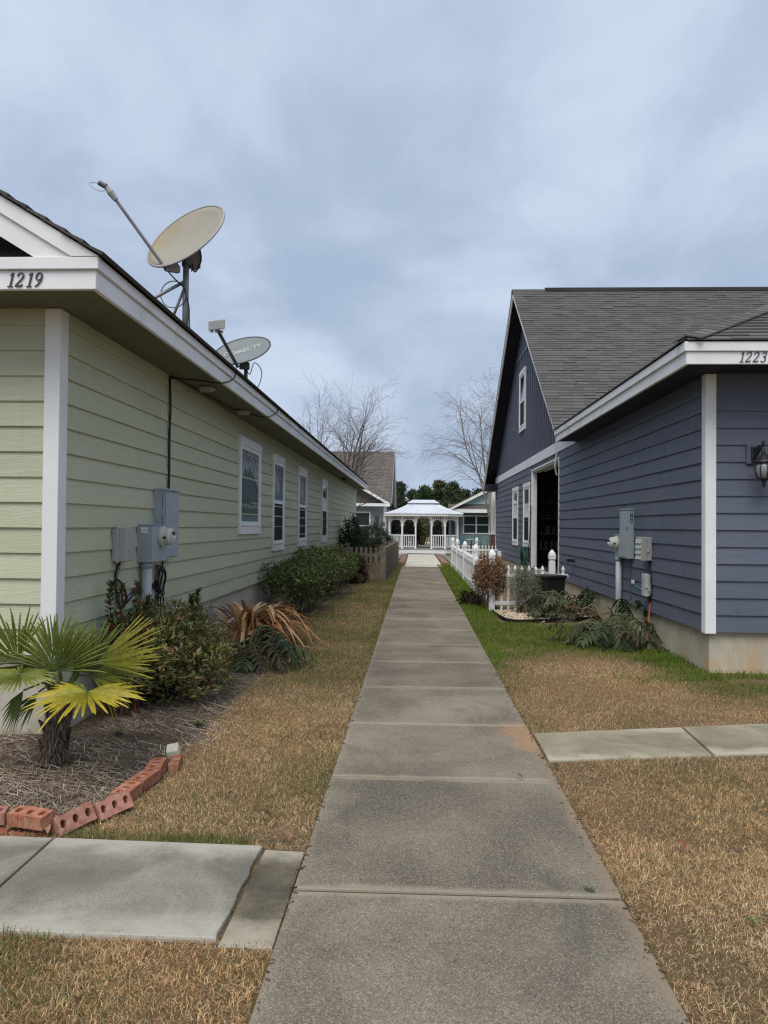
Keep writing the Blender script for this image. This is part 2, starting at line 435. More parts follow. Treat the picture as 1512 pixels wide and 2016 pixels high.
def far_roof(name, a, b):
    t = NT(name); p = t.pos((1, 1, 1))
    br = t.n('ShaderNodeTexBrick'); br.inputs['Scale'].default_value = 1.0; br.inputs['Brick Width'].default_value = 0.33; br.inputs['Row Height'].default_value = 0.10
    br.inputs['Mortar Size'].default_value = 0.012; br.inputs['Color1'].default_value = (*a, 1); br.inputs['Color2'].default_value = (*b, 1)
    br.inputs['Mortar'].default_value = (a[0]*.5, a[1]*.5, a[2]*.5, 1)
    q = t.n('ShaderNodeSeparateXYZ'); t.t.links.new(p, q.inputs[0]); cb = t.n('ShaderNodeCombineXYZ')
    t.put(cb.inputs[0], t.math('ADD', q.outputs[0], q.outputs[1])); t.put(cb.inputs[1], q.outputs[2]); t.t.links.new(cb.outputs[0], br.inputs['Vector'])
    c = t.bright(br.outputs['Color'], t.mr(t.noise(p, 2, 6, 0.65), 0.3, 0.7, 0.85, 1.15))
    return t.fin(c, 0.92, 0.15)
M['far_roof'] = far_roof('far_brown_shingles', (0.125, 0.105, 0.09), (0.17, 0.15, 0.13))

M['util_grey'] = simple('grey_blue_enamel_steel', (0.335, 0.385, 0.43), 0.5, 0.4, var=0.06, scale=8, dirt=(0.40, 0.42, 0.43), dirt_amt=0.5)
M['util_teal'] = simple('pale_grey_green_enamel', (0.33, 0.385, 0.40), 0.5, 0.4, var=0.06, scale=8)
M['pvc'] = simple('grey_pvc_conduit', (0.42, 0.45, 0.47), 0.5, 0.4, var=0.05, scale=6, dirt=(0.3, 0.31, 0.3), dirt_amt=0.3)
M['plastic_grey'] = simple('grey_plastic', (0.36, 0.36, 0.35), 0.55, 0.4, var=0.05, scale=10)
M['plastic_pale'] = simple('pale_grey_plastic', (0.50, 0.51, 0.50), 0.5, 0.4, var=0.05, scale=10)
M['meter_ring'] = simple('ivory_meter_housing', (0.60, 0.60, 0.53), 0.35, 0.5, var=0.04)
M['black'] = simple('black_plastic', (0.012, 0.012, 0.014), 0.5, 0.4, var=0.2)
M['rubber'] = simple('black_cable_sheath', (0.016, 0.016, 0.018), 0.55, 0.4, var=0.2)
M['dark_grey'] = simple('dark_grey_metal', (0.09, 0.095, 0.10), 0.5, 0.4, var=0.1)
M['steel'] = simple('dull_galvanised_steel', (0.25, 0.255, 0.27), 0.5, 0.5, metal=0.3, var=0.12, scale=9, dirt=(0.22, 0.18, 0.15), dirt_amt=0.5)
M['sticker'] = simple('white_sticker', (0.75, 0.76, 0.75), 0.5, 0.3, var=0.05)
M['dish_beige'] = simple('stained_beige_dish', (0.32, 0.30, 0.245), 0.65, 0.25, var=0.06, scale=3, dirt=(0.34, 0.265, 0.14), dirt_amt=0.7)
M['dish_grey'] = simple('grey_dish', (0.20, 0.228, 0.235), 0.6, 0.3, var=0.05, scale=4, dirt=(0.40, 0.35, 0.20), dirt_amt=0.35)
M['orange_cable'] = simple('orange_conduit', (0.48, 0.15, 0.06), 0.6, 0.3, var=0.1)
M['green_hose'] = simple('green_hose', (0.02, 0.075, 0.06), 0.5, 0.4, var=0.15)
M['teal_wire'] = simple('teal_wire', (0.10, 0.30, 0.30), 0.5, 0.4, var=0.1)
M['iron'] = simple('black_cast_iron', (0.016, 0.017, 0.022), 0.45, 0.5, var=0.2, bump=0.2)
M['brown_resin'] = simple('dark_brown_resin', (0.020, 0.016, 0.014), 0.55, 0.4, var=0.15, scale=4)
M['grey_wood'] = simple('weathered_grey_wood', (0.175, 0.148, 0.118), 0.9, 0.15, var=0.3, scale=5, bump=0.5, dirt=(0.12, 0.15, 0.07), dirt_amt=0.7)
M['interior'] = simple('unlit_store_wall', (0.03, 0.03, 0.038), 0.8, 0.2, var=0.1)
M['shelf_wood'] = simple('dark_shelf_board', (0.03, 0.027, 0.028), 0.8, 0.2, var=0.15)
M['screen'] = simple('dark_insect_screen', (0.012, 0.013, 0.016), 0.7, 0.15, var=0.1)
M['metal_roof'] = simple('pale_painted_metal_roof', (0.66, 0.69, 0.73), 0.4, 0.5, metal=0.1, var=0.04, scale=1.5, dirt=(0.5, 0.52, 0.54), dirt_amt=0.4)
M['gazebo_white'] = simple('gazebo_white_paint', (0.76, 0.77, 0.78), 0.5, 0.3, var=0.04, scale=2)
M['far_grey'] = simple('far_grey_blue_siding', (0.27, 0.295, 0.335), 0.7, 0.2, var=0.05, scale=2)
M['far_teal'] = simple('far_teal_siding', (0.36, 0.47, 0.46), 0.7, 0.2, var=0.05, scale=2)
M['far_navy'] = simple('far_navy_siding', (0.05, 0.055, 0.085), 0.7, 0.2, var=0.05, scale=2)
M['far_green'] = simple('far_green_grey_siding', (0.25, 0.30, 0.28), 0.7, 0.2, var=0.05, scale=2)
M['teal_chair'] = simple('teal_sling_fabric', (0.10, 0.19, 0.20), 0.7, 0.2, var=0.1)
M['edging'] = simple('black_bed_edging', (0.014, 0.013, 0.012), 0.6, 0.3, var=0.2)
M['clay_paver'] = brick_mat('red_brown_paver', (0.19, 0.105, 0.07), (0.26, 0.155, 0.105))

def glass_mat(name, tint, rough=0.06):
    t = NT(name); t.bump(t.noise(t.pos(), 3, 2, 0.5), 0.06, 0.02)
    return t.fin(tint, rough, 0.9)
M['glass'] = glass_mat('dark_window_glass', (0.02, 0.025, 0.028))
M['far_glass'] = glass_mat('far_window_glass', (0.03, 0.045, 0.045))
M['lamp_glass'] = glass_mat('smoky_lantern_glass', (0.22, 0.23, 0.25), 0.12)
def film_mat(name, mode):
    """decorative leaded-glass film: flat print on the pane"""
    t = NT(name); p = t.pos(kind='Generated'); q = t.n('ShaderNodeSeparateXYZ'); t.t.links.new(p, q.inputs[0])
    y, z = q.outputs[1], q.outputs[2]
    w = t.noise(t.pos((1, 2.2, 2.2), kind='Generated'), 3.0, 4, 0.55, 0.8)
    w2 = t.math('MULTIPLY', t.math('SUBTRACT', w, 0.5), 0.5)
    if mode == 'hill':
        ridge = t.math('ADD', t.math('SUBTRACT', 0.74, t.math('MULTIPLY', t.math('POWER', t.math('ABSOLUTE', t.math('SUBTRACT', y, 0.42)), 1.4), 0.55)), w2)
        hill = t.mr(t.math('SUBTRACT', ridge, z), -0.008, 0.008)
        c = t.mix(hill, (0.52, 0.57, 0.62), (0.115, 0.19, 0.185))
        c = t.bright(c, t.mr(t.noise(t.pos((1, 5, 4), kind='Generated'), 3, 5, 0.7, 1.0), 0.3, 0.7, 0.6, 1.5))
        c = t.mix(t.mr(t.math('ABSOLUTE', t.math('SUBTRACT', t.math('SUBTRACT', ridge, z), 0.0)), 0.022, 0.006), c, (0.03, 0.04, 0.045))
        top = t.math('MULTIPLY', t.mr(t.math('ADD', z, t.math('MULTIPLY', w2, 0.6)), 0.83, 0.90), t.mr(t.noise(t.pos((1, 4, 4), kind='Generated'), 4, 4, 0.6, 1.4), 0.48, 0.53))
        c = t.mix(top, c, (0.10, 0.13, 0.17))
        riv = t.math('ADD', t.math('SUBTRACT', z, 0.225), t.math('MULTIPLY', w2, 0.35))
        c = t.mix(t.mr(t.math('ABSOLUTE', riv), 0.030, 0.015), c, (0.42, 0.50, 0.48))
        c = t.mix(t.mr(t.math('ABSOLUTE', t.math('SUBTRACT', riv, 0.05)), 0.014, 0.006), c, (0.05, 0.07, 0.07))
        c = t.mix(t.mr(z, 0.10, 0.06), c, (0.22, 0.36, 0.37))
    else:
        ph = 0.0 if mode == 'swoosh' else 0.12
        s = t.math('ADD', 0.30 + ph, t.math('MULTIPLY', t.math('SINE', t.math('MULTIPLY', z, 4.2)), 0.42))
        d = t.math('SUBTRACT', y, s)
        c = t.mix(t.mr(d, -0.02, 0.02), (0.50, 0.55, 0.60), (0.13, 0.19, 0.20))
        c = t.mix(t.mr(t.math('ABSOLUTE', t.math('SUBTRACT', d, 0.22)), 0.06, 0.045), c, (0.50, 0.55, 0.56))
        c = t.mix(t.mr(t.math('ABSOLUTE', d), 0.025, 0.012), c, (0.06, 0.08, 0.085))
        low = t.mr(t.math('ADD', z, w2), 0.30, 0.12)
        c = t.mix(low, c, (0.20, 0.33, 0.33))
        c = t.bright(c, t.mr(t.noise(t.pos((1, 8, 8), kind='Generated'), 3, 4, 0.7), 0.3, 0.7, 0.85, 1.15))
    return t.fin(t.bright(c, 0.5), 0.45, 0.12)
M['film_hill'] = film_mat('leaded_glass_hill_film', 'hill')
M['film_swoosh'] = film_mat('leaded_glass_wave_film', 'swoosh')
M['film_swoosh2'] = film_mat('leaded_glass_leaf_film', 'swoosh2')

def ground_mat():
    t = NT('dormant_turf_soil'); p = t.pos(); xyz = t.xyz()
    c = t.mix(t.mr(t.noise(p, 40, 6, 0.75, 1.5), 0.3, 0.7), (0.12, 0.078, 0.04), (0.36, 0.245, 0.13))
    g = t.math('MULTIPLY', t.mr(t.noise(p, 0.8, 4, 0.6), 0.38, 0.62), t.mr(xyz[1], 20.0, 45.0, 0.15, 0.8))
    c = t.mix(g, c, (0.10, 0.125, 0.045))
    c = t.bright(c, t.mr(t.noise(p, 190, 4, 0.75, 1.0), 0.25, 0.75, 0.5, 1.5))
    t.bump(t.noise(p, 160, 5, 0.75, 1.0), 0.9, 0.02)
    return t.fin(c, 0.95, 0.1)
M['ground'] = ground_mat()
def mulch_mat():
    t = NT('pine_straw_bed'); p = t.pos()
    c = t.mix(t.mr(t.noise(t.pos((1, 1, 1)), 30, 6, 0.75, 1.0), 0.3, 0.7), (0.07, 0.050, 0.036), (0.20, 0.155, 0.115))
    t.bump(t.noise(p, 60, 5, 0.7, 1.0), 0.8, 0.02)
    return t.fin(c, 0.95, 0.1)
M['mulch'] = mulch_mat()
M['joint_dirt'] = simple('dark_joint_dirt', (0.035, 0.028, 0.02), 0.95, 0.1, var=0.3, scale=20)
M['asphalt'] = simple('far_asphalt', (0.09, 0.09, 0.085), 0.9, 0.2, var=0.2, scale=2)

# ================================================================== the ground and the walks
def ground():
    ys = [-400, -20, 0, 10, 20, 27.5, 44.6, 60, 120, 300, 3000]; xs = [-3000, -200, -40, -10, 0, 10, 40, 200, 3000]
    b = MB(); idx = [[b.vert((x, y, gz(y) - 0.018 - (0.02 if y > 60 else 0))) for x in xs] for y in ys]
    for i in range(len(ys) - 1):
        for j in range(len(xs) - 1): b.face(idx[i][j], idx[i][j+1], idx[i+1][j+1], idx[i+1][j])
    tag(b.build('ground', M['ground']), kind='structure')
ground()

WALK_X0, WALK_X1 = -0.472, 0.822
def walk():
    root = thing('path', (0.17, 0, 0), 'long grey concrete walk running straight to the gazebo', None); tag(root, kind='structure')
    js = [-8.4, -7.13, -5.86, -4.59, -3.32, -2.05, -0.76, 0.51, 1.78, 3.07, 4.45, 5.665, 6.94, 8.23, 9.47, 10.755]
    while js[-1] < 26.2: js.append(js[-1] + 1.272)
    js.append(27.45)
    for a, c in zip(js[:-1], js[1:]):
        b = MB(); dz = random.uniform(-0.003, 0.003); g = 0.0065
        b.box(WALK_X0 + random.uniform(-.004, .004), WALK_X1 + random.uniform(-.004, .004), a + g, c - g, -0.12, dz)
        jb = MB(); jb.box(WALK_X0 + .02, WALK_X1 - .02, a - .012, a + .012, -0.016, -0.009); jb.build('joint_filler', M['joint_dirt'], root)
        b.build('concrete_panel', M['walk'], root, bevel=0.009, seg=2, origin=(0.17, (a+c)/2, 0))
walk()
def slab(name, pts, top, mat, parent, bev=0.010):
    b = MB(); b.hexa([(x, y, top - 0.12) for x, y in pts], [(x, y, top) for x, y in pts])
    c = (sum(p[0] for p in pts)/len(pts), sum(p[1] for p in pts)/len(pts), 0)
    return b.build(name, mat, parent, bevel=bev, seg=2, origin=c)
r_ = thing('pavement', (-1.6, 3.1, 0), 'pale concrete side walk meeting the long walk on the left', None); tag(r_, kind='structure')
slab('concrete_panel', [(-1.632, 2.70)] + [(-0.685 + 0.01*k/17 + random.uniform(-.009, .003), 2.69 + 0.785*k/17) for k in range(18)] + [(-1.645, 3.505)], 0.002, M['slab_pale'], r_)
slab('concrete_panel', [(-2.86, 2.74), (-1.645, 2.70), (-1.658, 3.507), (-2.87, 3.55)], 0.0, M['slab_pale'], r_)
slab('concrete_panel', [(-4.10, 2.78), (-2.872, 2.74), (-2.882, 3.55), (-4.1, 3.59)], 0.0, M['slab_pale'], r_)
slab('concrete_strip', [(-0.672, 2.66), (-0.482, 2.66), (-0.482, 3.445), (-0.662, 3.455)], -0.010, M['slab_dark'], r_, 0.004)
r_ = thing('pavement', (1.9, 5.3, 0), 'tan concrete side walk leading off to the right', None); tag(r_, kind='structure')
slab('concrete_panel', [(0.842, 4.86), (1.915, 5.045), (1.95, 5.73), (0.842, 5.485)], -0.002, M['slab_tan'], r_)
slab('concrete_panel', [(1.932, 5.048), (3.05, 5.24), (3.08, 5.98), (1.967, 5.734)], -0.001, M['slab_tan'], r_)
slab('concrete_panel', [(3.067, 5.243), (4.25, 5.44), (4.28, 6.24), (3.097, 5.984)], -0.001, M['slab_tan'], r_)
# pale approach in front of the gazebo, with paver borders and white kerbs
r_ = thing('pavement', (0.35, 36, -0.1), 'cream concrete approach in front of the gazebo', None); tag(r_, kind='structure')
def strip3(x00, x01, x10, x11, y0, y1, dz, th, name, mat):
    b = MB(); b.hexa([(x00, y0, gz(y0)-th), (x01, y0, gz(y0)-th), (x11, y1, gz(y1)-th), (x10, y1, gz(y1)-th)],
                     [(x00, y0, gz(y0)+dz), (x01, y0, gz(y0)+dz), (x11, y1, gz(y1)+dz), (x10, y1, gz(y1)+dz)])
    return b.build(name, mat, r_, bevel=0.006)
ya = 27.47
for i in range(6):
    yb = min(44.5, ya + 2.85)
    fa, fb = (ya-27.5)/17, (yb-27.5)/17
    strip3(-0.36-0.03*fa, 0.98+0.12*fa, -0.36-0.03*fb, 0.98+0.12*fb, ya, yb-0.01, 0.004, 0.1, 'concrete_panel', M['slab_cream'])
    ya = yb
for s in (0, 1):
    y = 29.6
    while y < 43.8:
        f = (y-27.5)/17
        x = (-0.36-0.03*f-0.30) if s == 0 else (0.98+0.12*f+0.05)
        strip3(x, x+0.25, x, x+0.25, y, y+0.42, 0.05+0.01*random.random(), 0.1, 'paver', M['clay_paver'])
        y += 0.45
    x = -0.98 if s == 0 else 1.40
    strip3(x, x+0.26, x, x+0.28, 29.6, 44.0, 0.06, 0.1, 'kerb', M['slab_pale'])

# ================================================================== siding, windows and digits
def planks(wall, mat, axis, plane, sgn, a0, a1, rows, lap, holes=(), seed=0, clip=None, L=3.66):
    """lap boards on a wall; axis 'y' = wall runs along Y facing sgn*X, axis 'x' = runs along X facing -Y"""
    rr = random.Random(seed)
    for z in rows:
        segs = [(a0, a1)]
        for (h0, h1, hz0, hz1) in holes:
            if z + lap > hz0 + 0.02 and z < hz1 - 0.02:
                segs = [q for s0, s1 in segs for q in ((s0, min(s1, h0)), (max(s0, h1), s1)) if q[1] - q[0] > 0.02]
        for s0, s1 in segs:
            p = s0; nxt = s0 + rr.uniform(0.5, L)
            while p < s1 - 0.01:
                e = min(nxt, s1)
                if s1 - e < 0.25: e = s1
                q0, q1 = p + 0.002, e - 0.003
                h = lap + 0.018; o0, o1 = 0.026 + rr.uniform(-.0015, .0015), 0.008
                b = MB()
                if axis == 'y':
                    cs = [(plane, z), (plane + sgn*o0, z), (plane + sgn*o0, z+0.004), (plane + sgn*o1, z + h), (plane, z + h)]
                    b.hexa([(x, q0, zz) for x, zz in cs], [(x, q1, zz) for x, zz in cs])
                    if sgn > 0: b.f = [tuple(reversed(f)) for f in b.f]
                else:
                    cs = [(plane, z), (plane - o0, z), (plane - o0, z+0.004), (plane - o1, z + h), (plane, z + h)]
                    b.hexa([(q0, y, zz) for y, zz in cs], [(q1, y, zz) for y, zz in cs])
                b.build('plank', mat, wall)
                p = e; nxt = e + L
def side_window(house, plane, s, y0, y1, z0, z1, upper, lower=None, mid=None, paper=False):
    """sash window in a wall facing s*X"""
    X = lambda d: plane + s * d
    def bx(b, d0, d1, ya, yb, za, zb): b.box(min(X(d0), X(d1)), max(X(d0), X(d1)), ya, yb, za, zb)
    sc = 0.085; tc = 0.115
    b = MB(); bx(b, 0.0, 0.046, y0, y0+sc, z0, z1-tc); bx(b, 0.0, 0.046, y1-sc, y1, z0, z1-tc); bx(b, 0.0, 0.05, y0-.012, y1+.012, z1-tc, z1)
    w = b.build('window', M['white'], house)
    b = MB(); bx(b, 0.0, 0.05, y0+sc, y1-sc, z0-0.004, z0+0.12); bx(b, 0.05, 0.062, y0+sc-.01, y1-sc+.01, z0+0.112, z0+0.128)
    b.build('sill', M['white'], w)
    a, c, za, zb = y0+sc, y1-sc, z0+0.12, z1-tc; f = 0.055
    b = MB(); bx(b, 0, 0.036, a, a+f, za, zb); bx(b, 0, 0.036, c-f, c, za, zb); bx(b, 0, 0.036, a+f, c-f, zb-f, zb); bx(b, 0, 0.036, a+f, c-f, za, za+f)
    if mid: bx(b, 0, 0.040, a+f, c-f, mid-0.03, mid+0.03)
    b.build('sash_frame', M['vinyl'], w)
    def pane(za_, zb_, mat, d=0.026):
        q = MB(); bx(q, 0.0, d, a+f, c-f, za_, zb_); q.build('pane', mat, w)
    if mid:
        pane(mid+0.03, zb-f, upper); pane(za+f, mid-0.03, lower or M['screen'])
    else: pane(za+f, zb-f, upper)
    if paper:
        q = MB(); bx(q, 0.026, 0.0275, a+f, c-f, mid+0.03, mid+0.03+(zb-f-mid-0.03)*0.46); q.build('paper_notice', M['sticker'], w)
        q = MB()
        for k in range(4): bx(q, 0.0275, 0.0283, a+f+.12, c-f-.12, mid+0.18+k*0.05, mid+0.195+k*0.05)
        q.build('printed_lines', M['util_teal'], w)
    return w

STROKES = {
 '1': [([(.30, .02), (.30, .98)], [.115, .115]), ([(.10, .82), (.20, .88), (.29, .97)], [.03, .06, .06]), ([(.10, .02), (.50, .02)], [.045, .045])],
 '2': [([(.07, .74), (.10, .88), (.22, .97), (.36, .96), (.46, .85), (.46, .70), (.38, .52), (.22, .30), (.05, .07)], [.10, .08, .06, .07, .11, .12, .10, .07, .05]),
       ([(.04, .06), (.30, .07), (.48, .06), (.53, .20)], [.09, .11, .09, .04])],
 '9': [([(.45, .70), (.43, .86), (.34, .96), (.22, .97), (.10, .86), (.07, .68), (.13, .52), (.25, .46), (.36, .52), (.44, .66)], [.11, .09, .06, .06, .10, .12, .09, .06, .05, .05]),
       ([(.46, .78), (.46, .56), (.40, .32), (.27, .12), (.10, .03)], [.11, .12, .10, .07, .04])],
 '3': [([(.09, .80), (.16, .93), (.28, .97), (.41, .90), (.43, .75), (.34, .60), (.20, .54)], [.08, .06, .06, .09, .11, .08, .05]),
       ([(.20, .54), (.36, .50), (.46, .37), (.45, .20), (.33, .05), (.18, .02), (.07, .12)], [.05, .08, .11, .12, .08, .05, .08])],
}
def digits(text, x, y, z, h, house):
    """italic house numbers standing proud of a board that faces -Y"""
    for ch in text:
        b = MB()
        for pts, ws in STROKES[ch]:
            pp = spline([(p[0], p[1], 0) for p in pts], 4) if len(pts) > 2 else [Vector((*pts[0], 0)), Vector((*pts[1], 0))]
            k = len(pp); rows = []
            for i, p in enumerate(pp):
                t = (pp[min(i+1, k-1)] - pp[max(i-1, 0)]).normalized(); nrm = Vector((-t.y, t.x, 0))
                fi = i / (k - 1) * (len(ws) - 1); j = min(int(fi), len(ws) - 2); w = (ws[j] + (ws[j+1] - ws[j]) * (fi - j))*0.85
                a, c = p + nrm*w/2, p - nrm*w/2
                rows.append([(x + (q.x + 0.24*q.y)*h, q.y*h + z) for q in (a, c)])
            for i in range(k - 1):
                q = [rows[i][0], rows[i][1], rows[i+1][1], rows[i+1][0]]
                b.hexa([(a, y, c) for a, c in q], [(a, y - 0.008, c) for a, c in q])
        b.build('house_number_digit', M['digit'], house)
        x += h * (0.60 if ch == '1' else 0.74)

# ================================================================== left house (sage green, 1219)
XL, YL0, YL1 = -2.43, 5.10, 30.97
LH = thing('green_house', (-6.4, 5.1, 0), 'long sage green lap sided house with white trim, numbered 1219, left of the walk', 'house')
def left_house():
    b = MB(); b.box(-10.42, XL-0.03, YL0+0.03, YL1, -0.1, 0.53); b.build('foundation', M['found_left'], LH)
    b = MB(); b.box(-10.42, XL-0.0005, YL0+0.0005, YL1, 0.53, 2.93); wall = b.build('wall', M['siding_green'], LH)
    rows = [2.785 - 0.1712*k for k in range(13, -1, -1)]
    planks(wall, M['siding_green'], 'y', XL, 1, YL0+0.091, YL1-0.1, rows, 0.1712, seed=3)
    planks(wall, M['siding_green'], 'x', YL0, 1, -10.4, XL-0.079, rows, 0.1712, seed=4)
    # corner boards
    b = MB(); b.box(-2.508, -2.400, 5.066, 5.0985, 0.50, 2.895); b.box(-2.4315, -2.400, 5.0985, 5.19, 0.50, 2.895)
    b.build('corner_board', M['white'], LH, bevel=0.003)
    b = MB(); b.box(-2.4315, -2.400, YL1-0.10, YL1+0.02, 0.50, 2.895); b.build('corner_board', M['white'], LH)
    # soffits
    b = MB(); b.box(XL-0.02, -2.004, 4.655, 31.19, 2.900, 2.915); b.build('soffit', M['soffit_green_shade'], LH)
    b = MB(); b.box(-10.9, XL-0.021, 4.655, 5.12, 2.900, 2.915); b.build('soffit', M['soffit_green_shade'], LH)
    # fascia boards
    b = MB(); b.box(-2.003, -1.972, 4.652, 31.2, 2.885, 3.003); b.build('fascia_board', M['white'], LH, bevel=0.003)
    b = MB(); b.box(-2.003, -1.952, 4.652, 31.22, 3.005, 3.080); b.build('fascia_board', M['white'], LH, bevel=0.003)
    b = MB(); b.box(-10.93, -1.972, 4.62, 4.651, 2.885, 3.003); f1 = b.build('fascia_board', M['white'], LH, bevel=0.003)
    b = MB(); b.box(-10.93, -1.952, 4.60, 4.651, 3.005, 3.080); b.build('fascia_board', M['white'], LH, bevel=0.003)
    # rake boards of the front gable
    S = 0.61; RX = -6.45; ez = 3.083
    zt = lambda x: ez + S*(-1.95 - x)
    for sg in (1, -1):
        fx = (lambda x: x) if sg > 0 else (lambda x: 2*RX - x)
        b = MB(); b.prism([(fx(x), 4.598, z) for x, z in [(-1.95, ez), (RX, zt(RX)), (RX, zt(RX)-.105), (-1.95-.105/S, ez)]], (0, 0.05, 0)); b.build('rake_board', M['white'], LH)
        b = MB(); b.prism([(fx(x), 4.618, z) for x, z in [(-1.952-.105/S, ez), (RX, zt(RX)-.106), (RX, zt(RX)-.25), (-1.95-.25/S, ez)]], (0, 0.03, 0)); b.build('rake_board', M['white'], LH)
    # gable wall set back, and the little shingled skirt at its foot
    b = MB(); b.prism([(-2.0, 5.12, 2.93), (RX, 5.12, zt(RX)-.10), (2*RX+2.0, 5.12, 2.93)], (0, 0.05, 0)); gw = b.build('gable_wall', M['gable_shade'], LH)
    b = MB(col=(0.075, 0.068, 0.062))
    for k in range(4):
        y0, z0 = 4.66 + 0.115*k, 3.086 + 0.055*k
        x = -10.7
        xe = -2.10 - (z0 + 0.1 - 3.083)/0.61
        while x < xe:
            w = min(random.uniform(0.25, 0.42), xe - x + .001); tv = random.uniform(0.75, 1.3); b.col = (0.07*tv, 0.064*tv, 0.058*tv)
            b.hexa([(x, y0, z0), (x+w-.004, y0, z0), (x+w-.004, y0+0.16, z0+0.055), (x, y0+0.16, z0+0.055)],
                   [(x, y0, z0+.014), (x+w-.004, y0, z0+.014), (x+w-.004, y0+0.16, z0+0.064), (x, y0+0.16, z0+0.064)]); x += w
    o = b.build('skirt_shingles', M['shingle'], LH)
    # roof: deck and one board of shingles per course
    for sg in (1, -1):
        fx = (lambda x: x) if sg > 0 else (lambda x: 2*RX - x)
        b = MB(); pr = [(-1.955, ez), (RX, zt(RX)), (RX, zt(RX)-0.07), (-2.0, ez-0.045)]
        b.prism([(fx(x), 4.62, z) for x, z in pr], (0, 26.58, 0)); d = b.build('roof', M['soffit_green_shade'], LH)
        L = math.hypot(4.5, 4.5*S); n = int(L/0.14); c, s_ = 1/math.hypot(1, S), S/math.hypot(1, S)
        for k in range(n + 1):
            b = MB(); y = 4.575; v0, v1 = 0.14*k, 0.14*k + 0.17
            while y < 31.24:
                w = min(random.uniform(0.8, 1.0), 31.24 - y); tv = random.uniform(0.75, 1.25); b.col = (0.085*tv, 0.08*tv, 0.073*tv)
                P0 = lambda v, h: (fx(-1.925 - v*c + h*s_), ez + v*s_ + h*c - 0.01)
                a0, a1, b0, b1 = P0(v0, 0.008), P0(v1, 0.002), P0(v0, 0.030), P0(v1, 0.012)
                j = random.uniform(-0.004, 0.004) if y == 4.575 else 0
                b.hexa([(a0[0], y+j, a0[1]), (a0[0], y+w-.003, a0[1]), (a1[0], y+w-.003, a1[1]), (a1[0], y+j, a1[1])],
                       [(b0[0], y+j, b0[1]), (b0[0], y+w-.003, b0[1]), (b1[0], y+w-.003, b1[1]), (b1[0], y+j, b1[1])]); y += w
            b.build('shingle_course', M['shingle'], d)
    b = MB(col=(0.085, 0.08, 0.073)); b.prism([(RX-.15, 4.57, zt(RX)-.05), (RX, 4.57, zt(RX)+.05), (RX+.15, 4.57, zt(RX)-.05)], (0, 26.68, 0)); b.build('ridge_cap', M['shingle'], LH)
    digits('1219', -2.535, 4.619, 2.900, 0.088, LH)
    side_window(LH, XL, 1, 10.36, 11.78, 1.315, 2.665, M['film_hill'])
    side_window(LH, XL, 1, 12.83, 13.95, 1.003, 2.65, M['film_swoosh'], mid=1.84)
    side_window(LH, XL, 1, 15.66, 16.82, 1.003, 2.655, M['film_swoosh2'], mid=1.84)
    side_window(LH, XL, 1, 19.58, 20.81, 1.003, 2.645, M['glass'], mid=1.84, paper=True)
left_house()

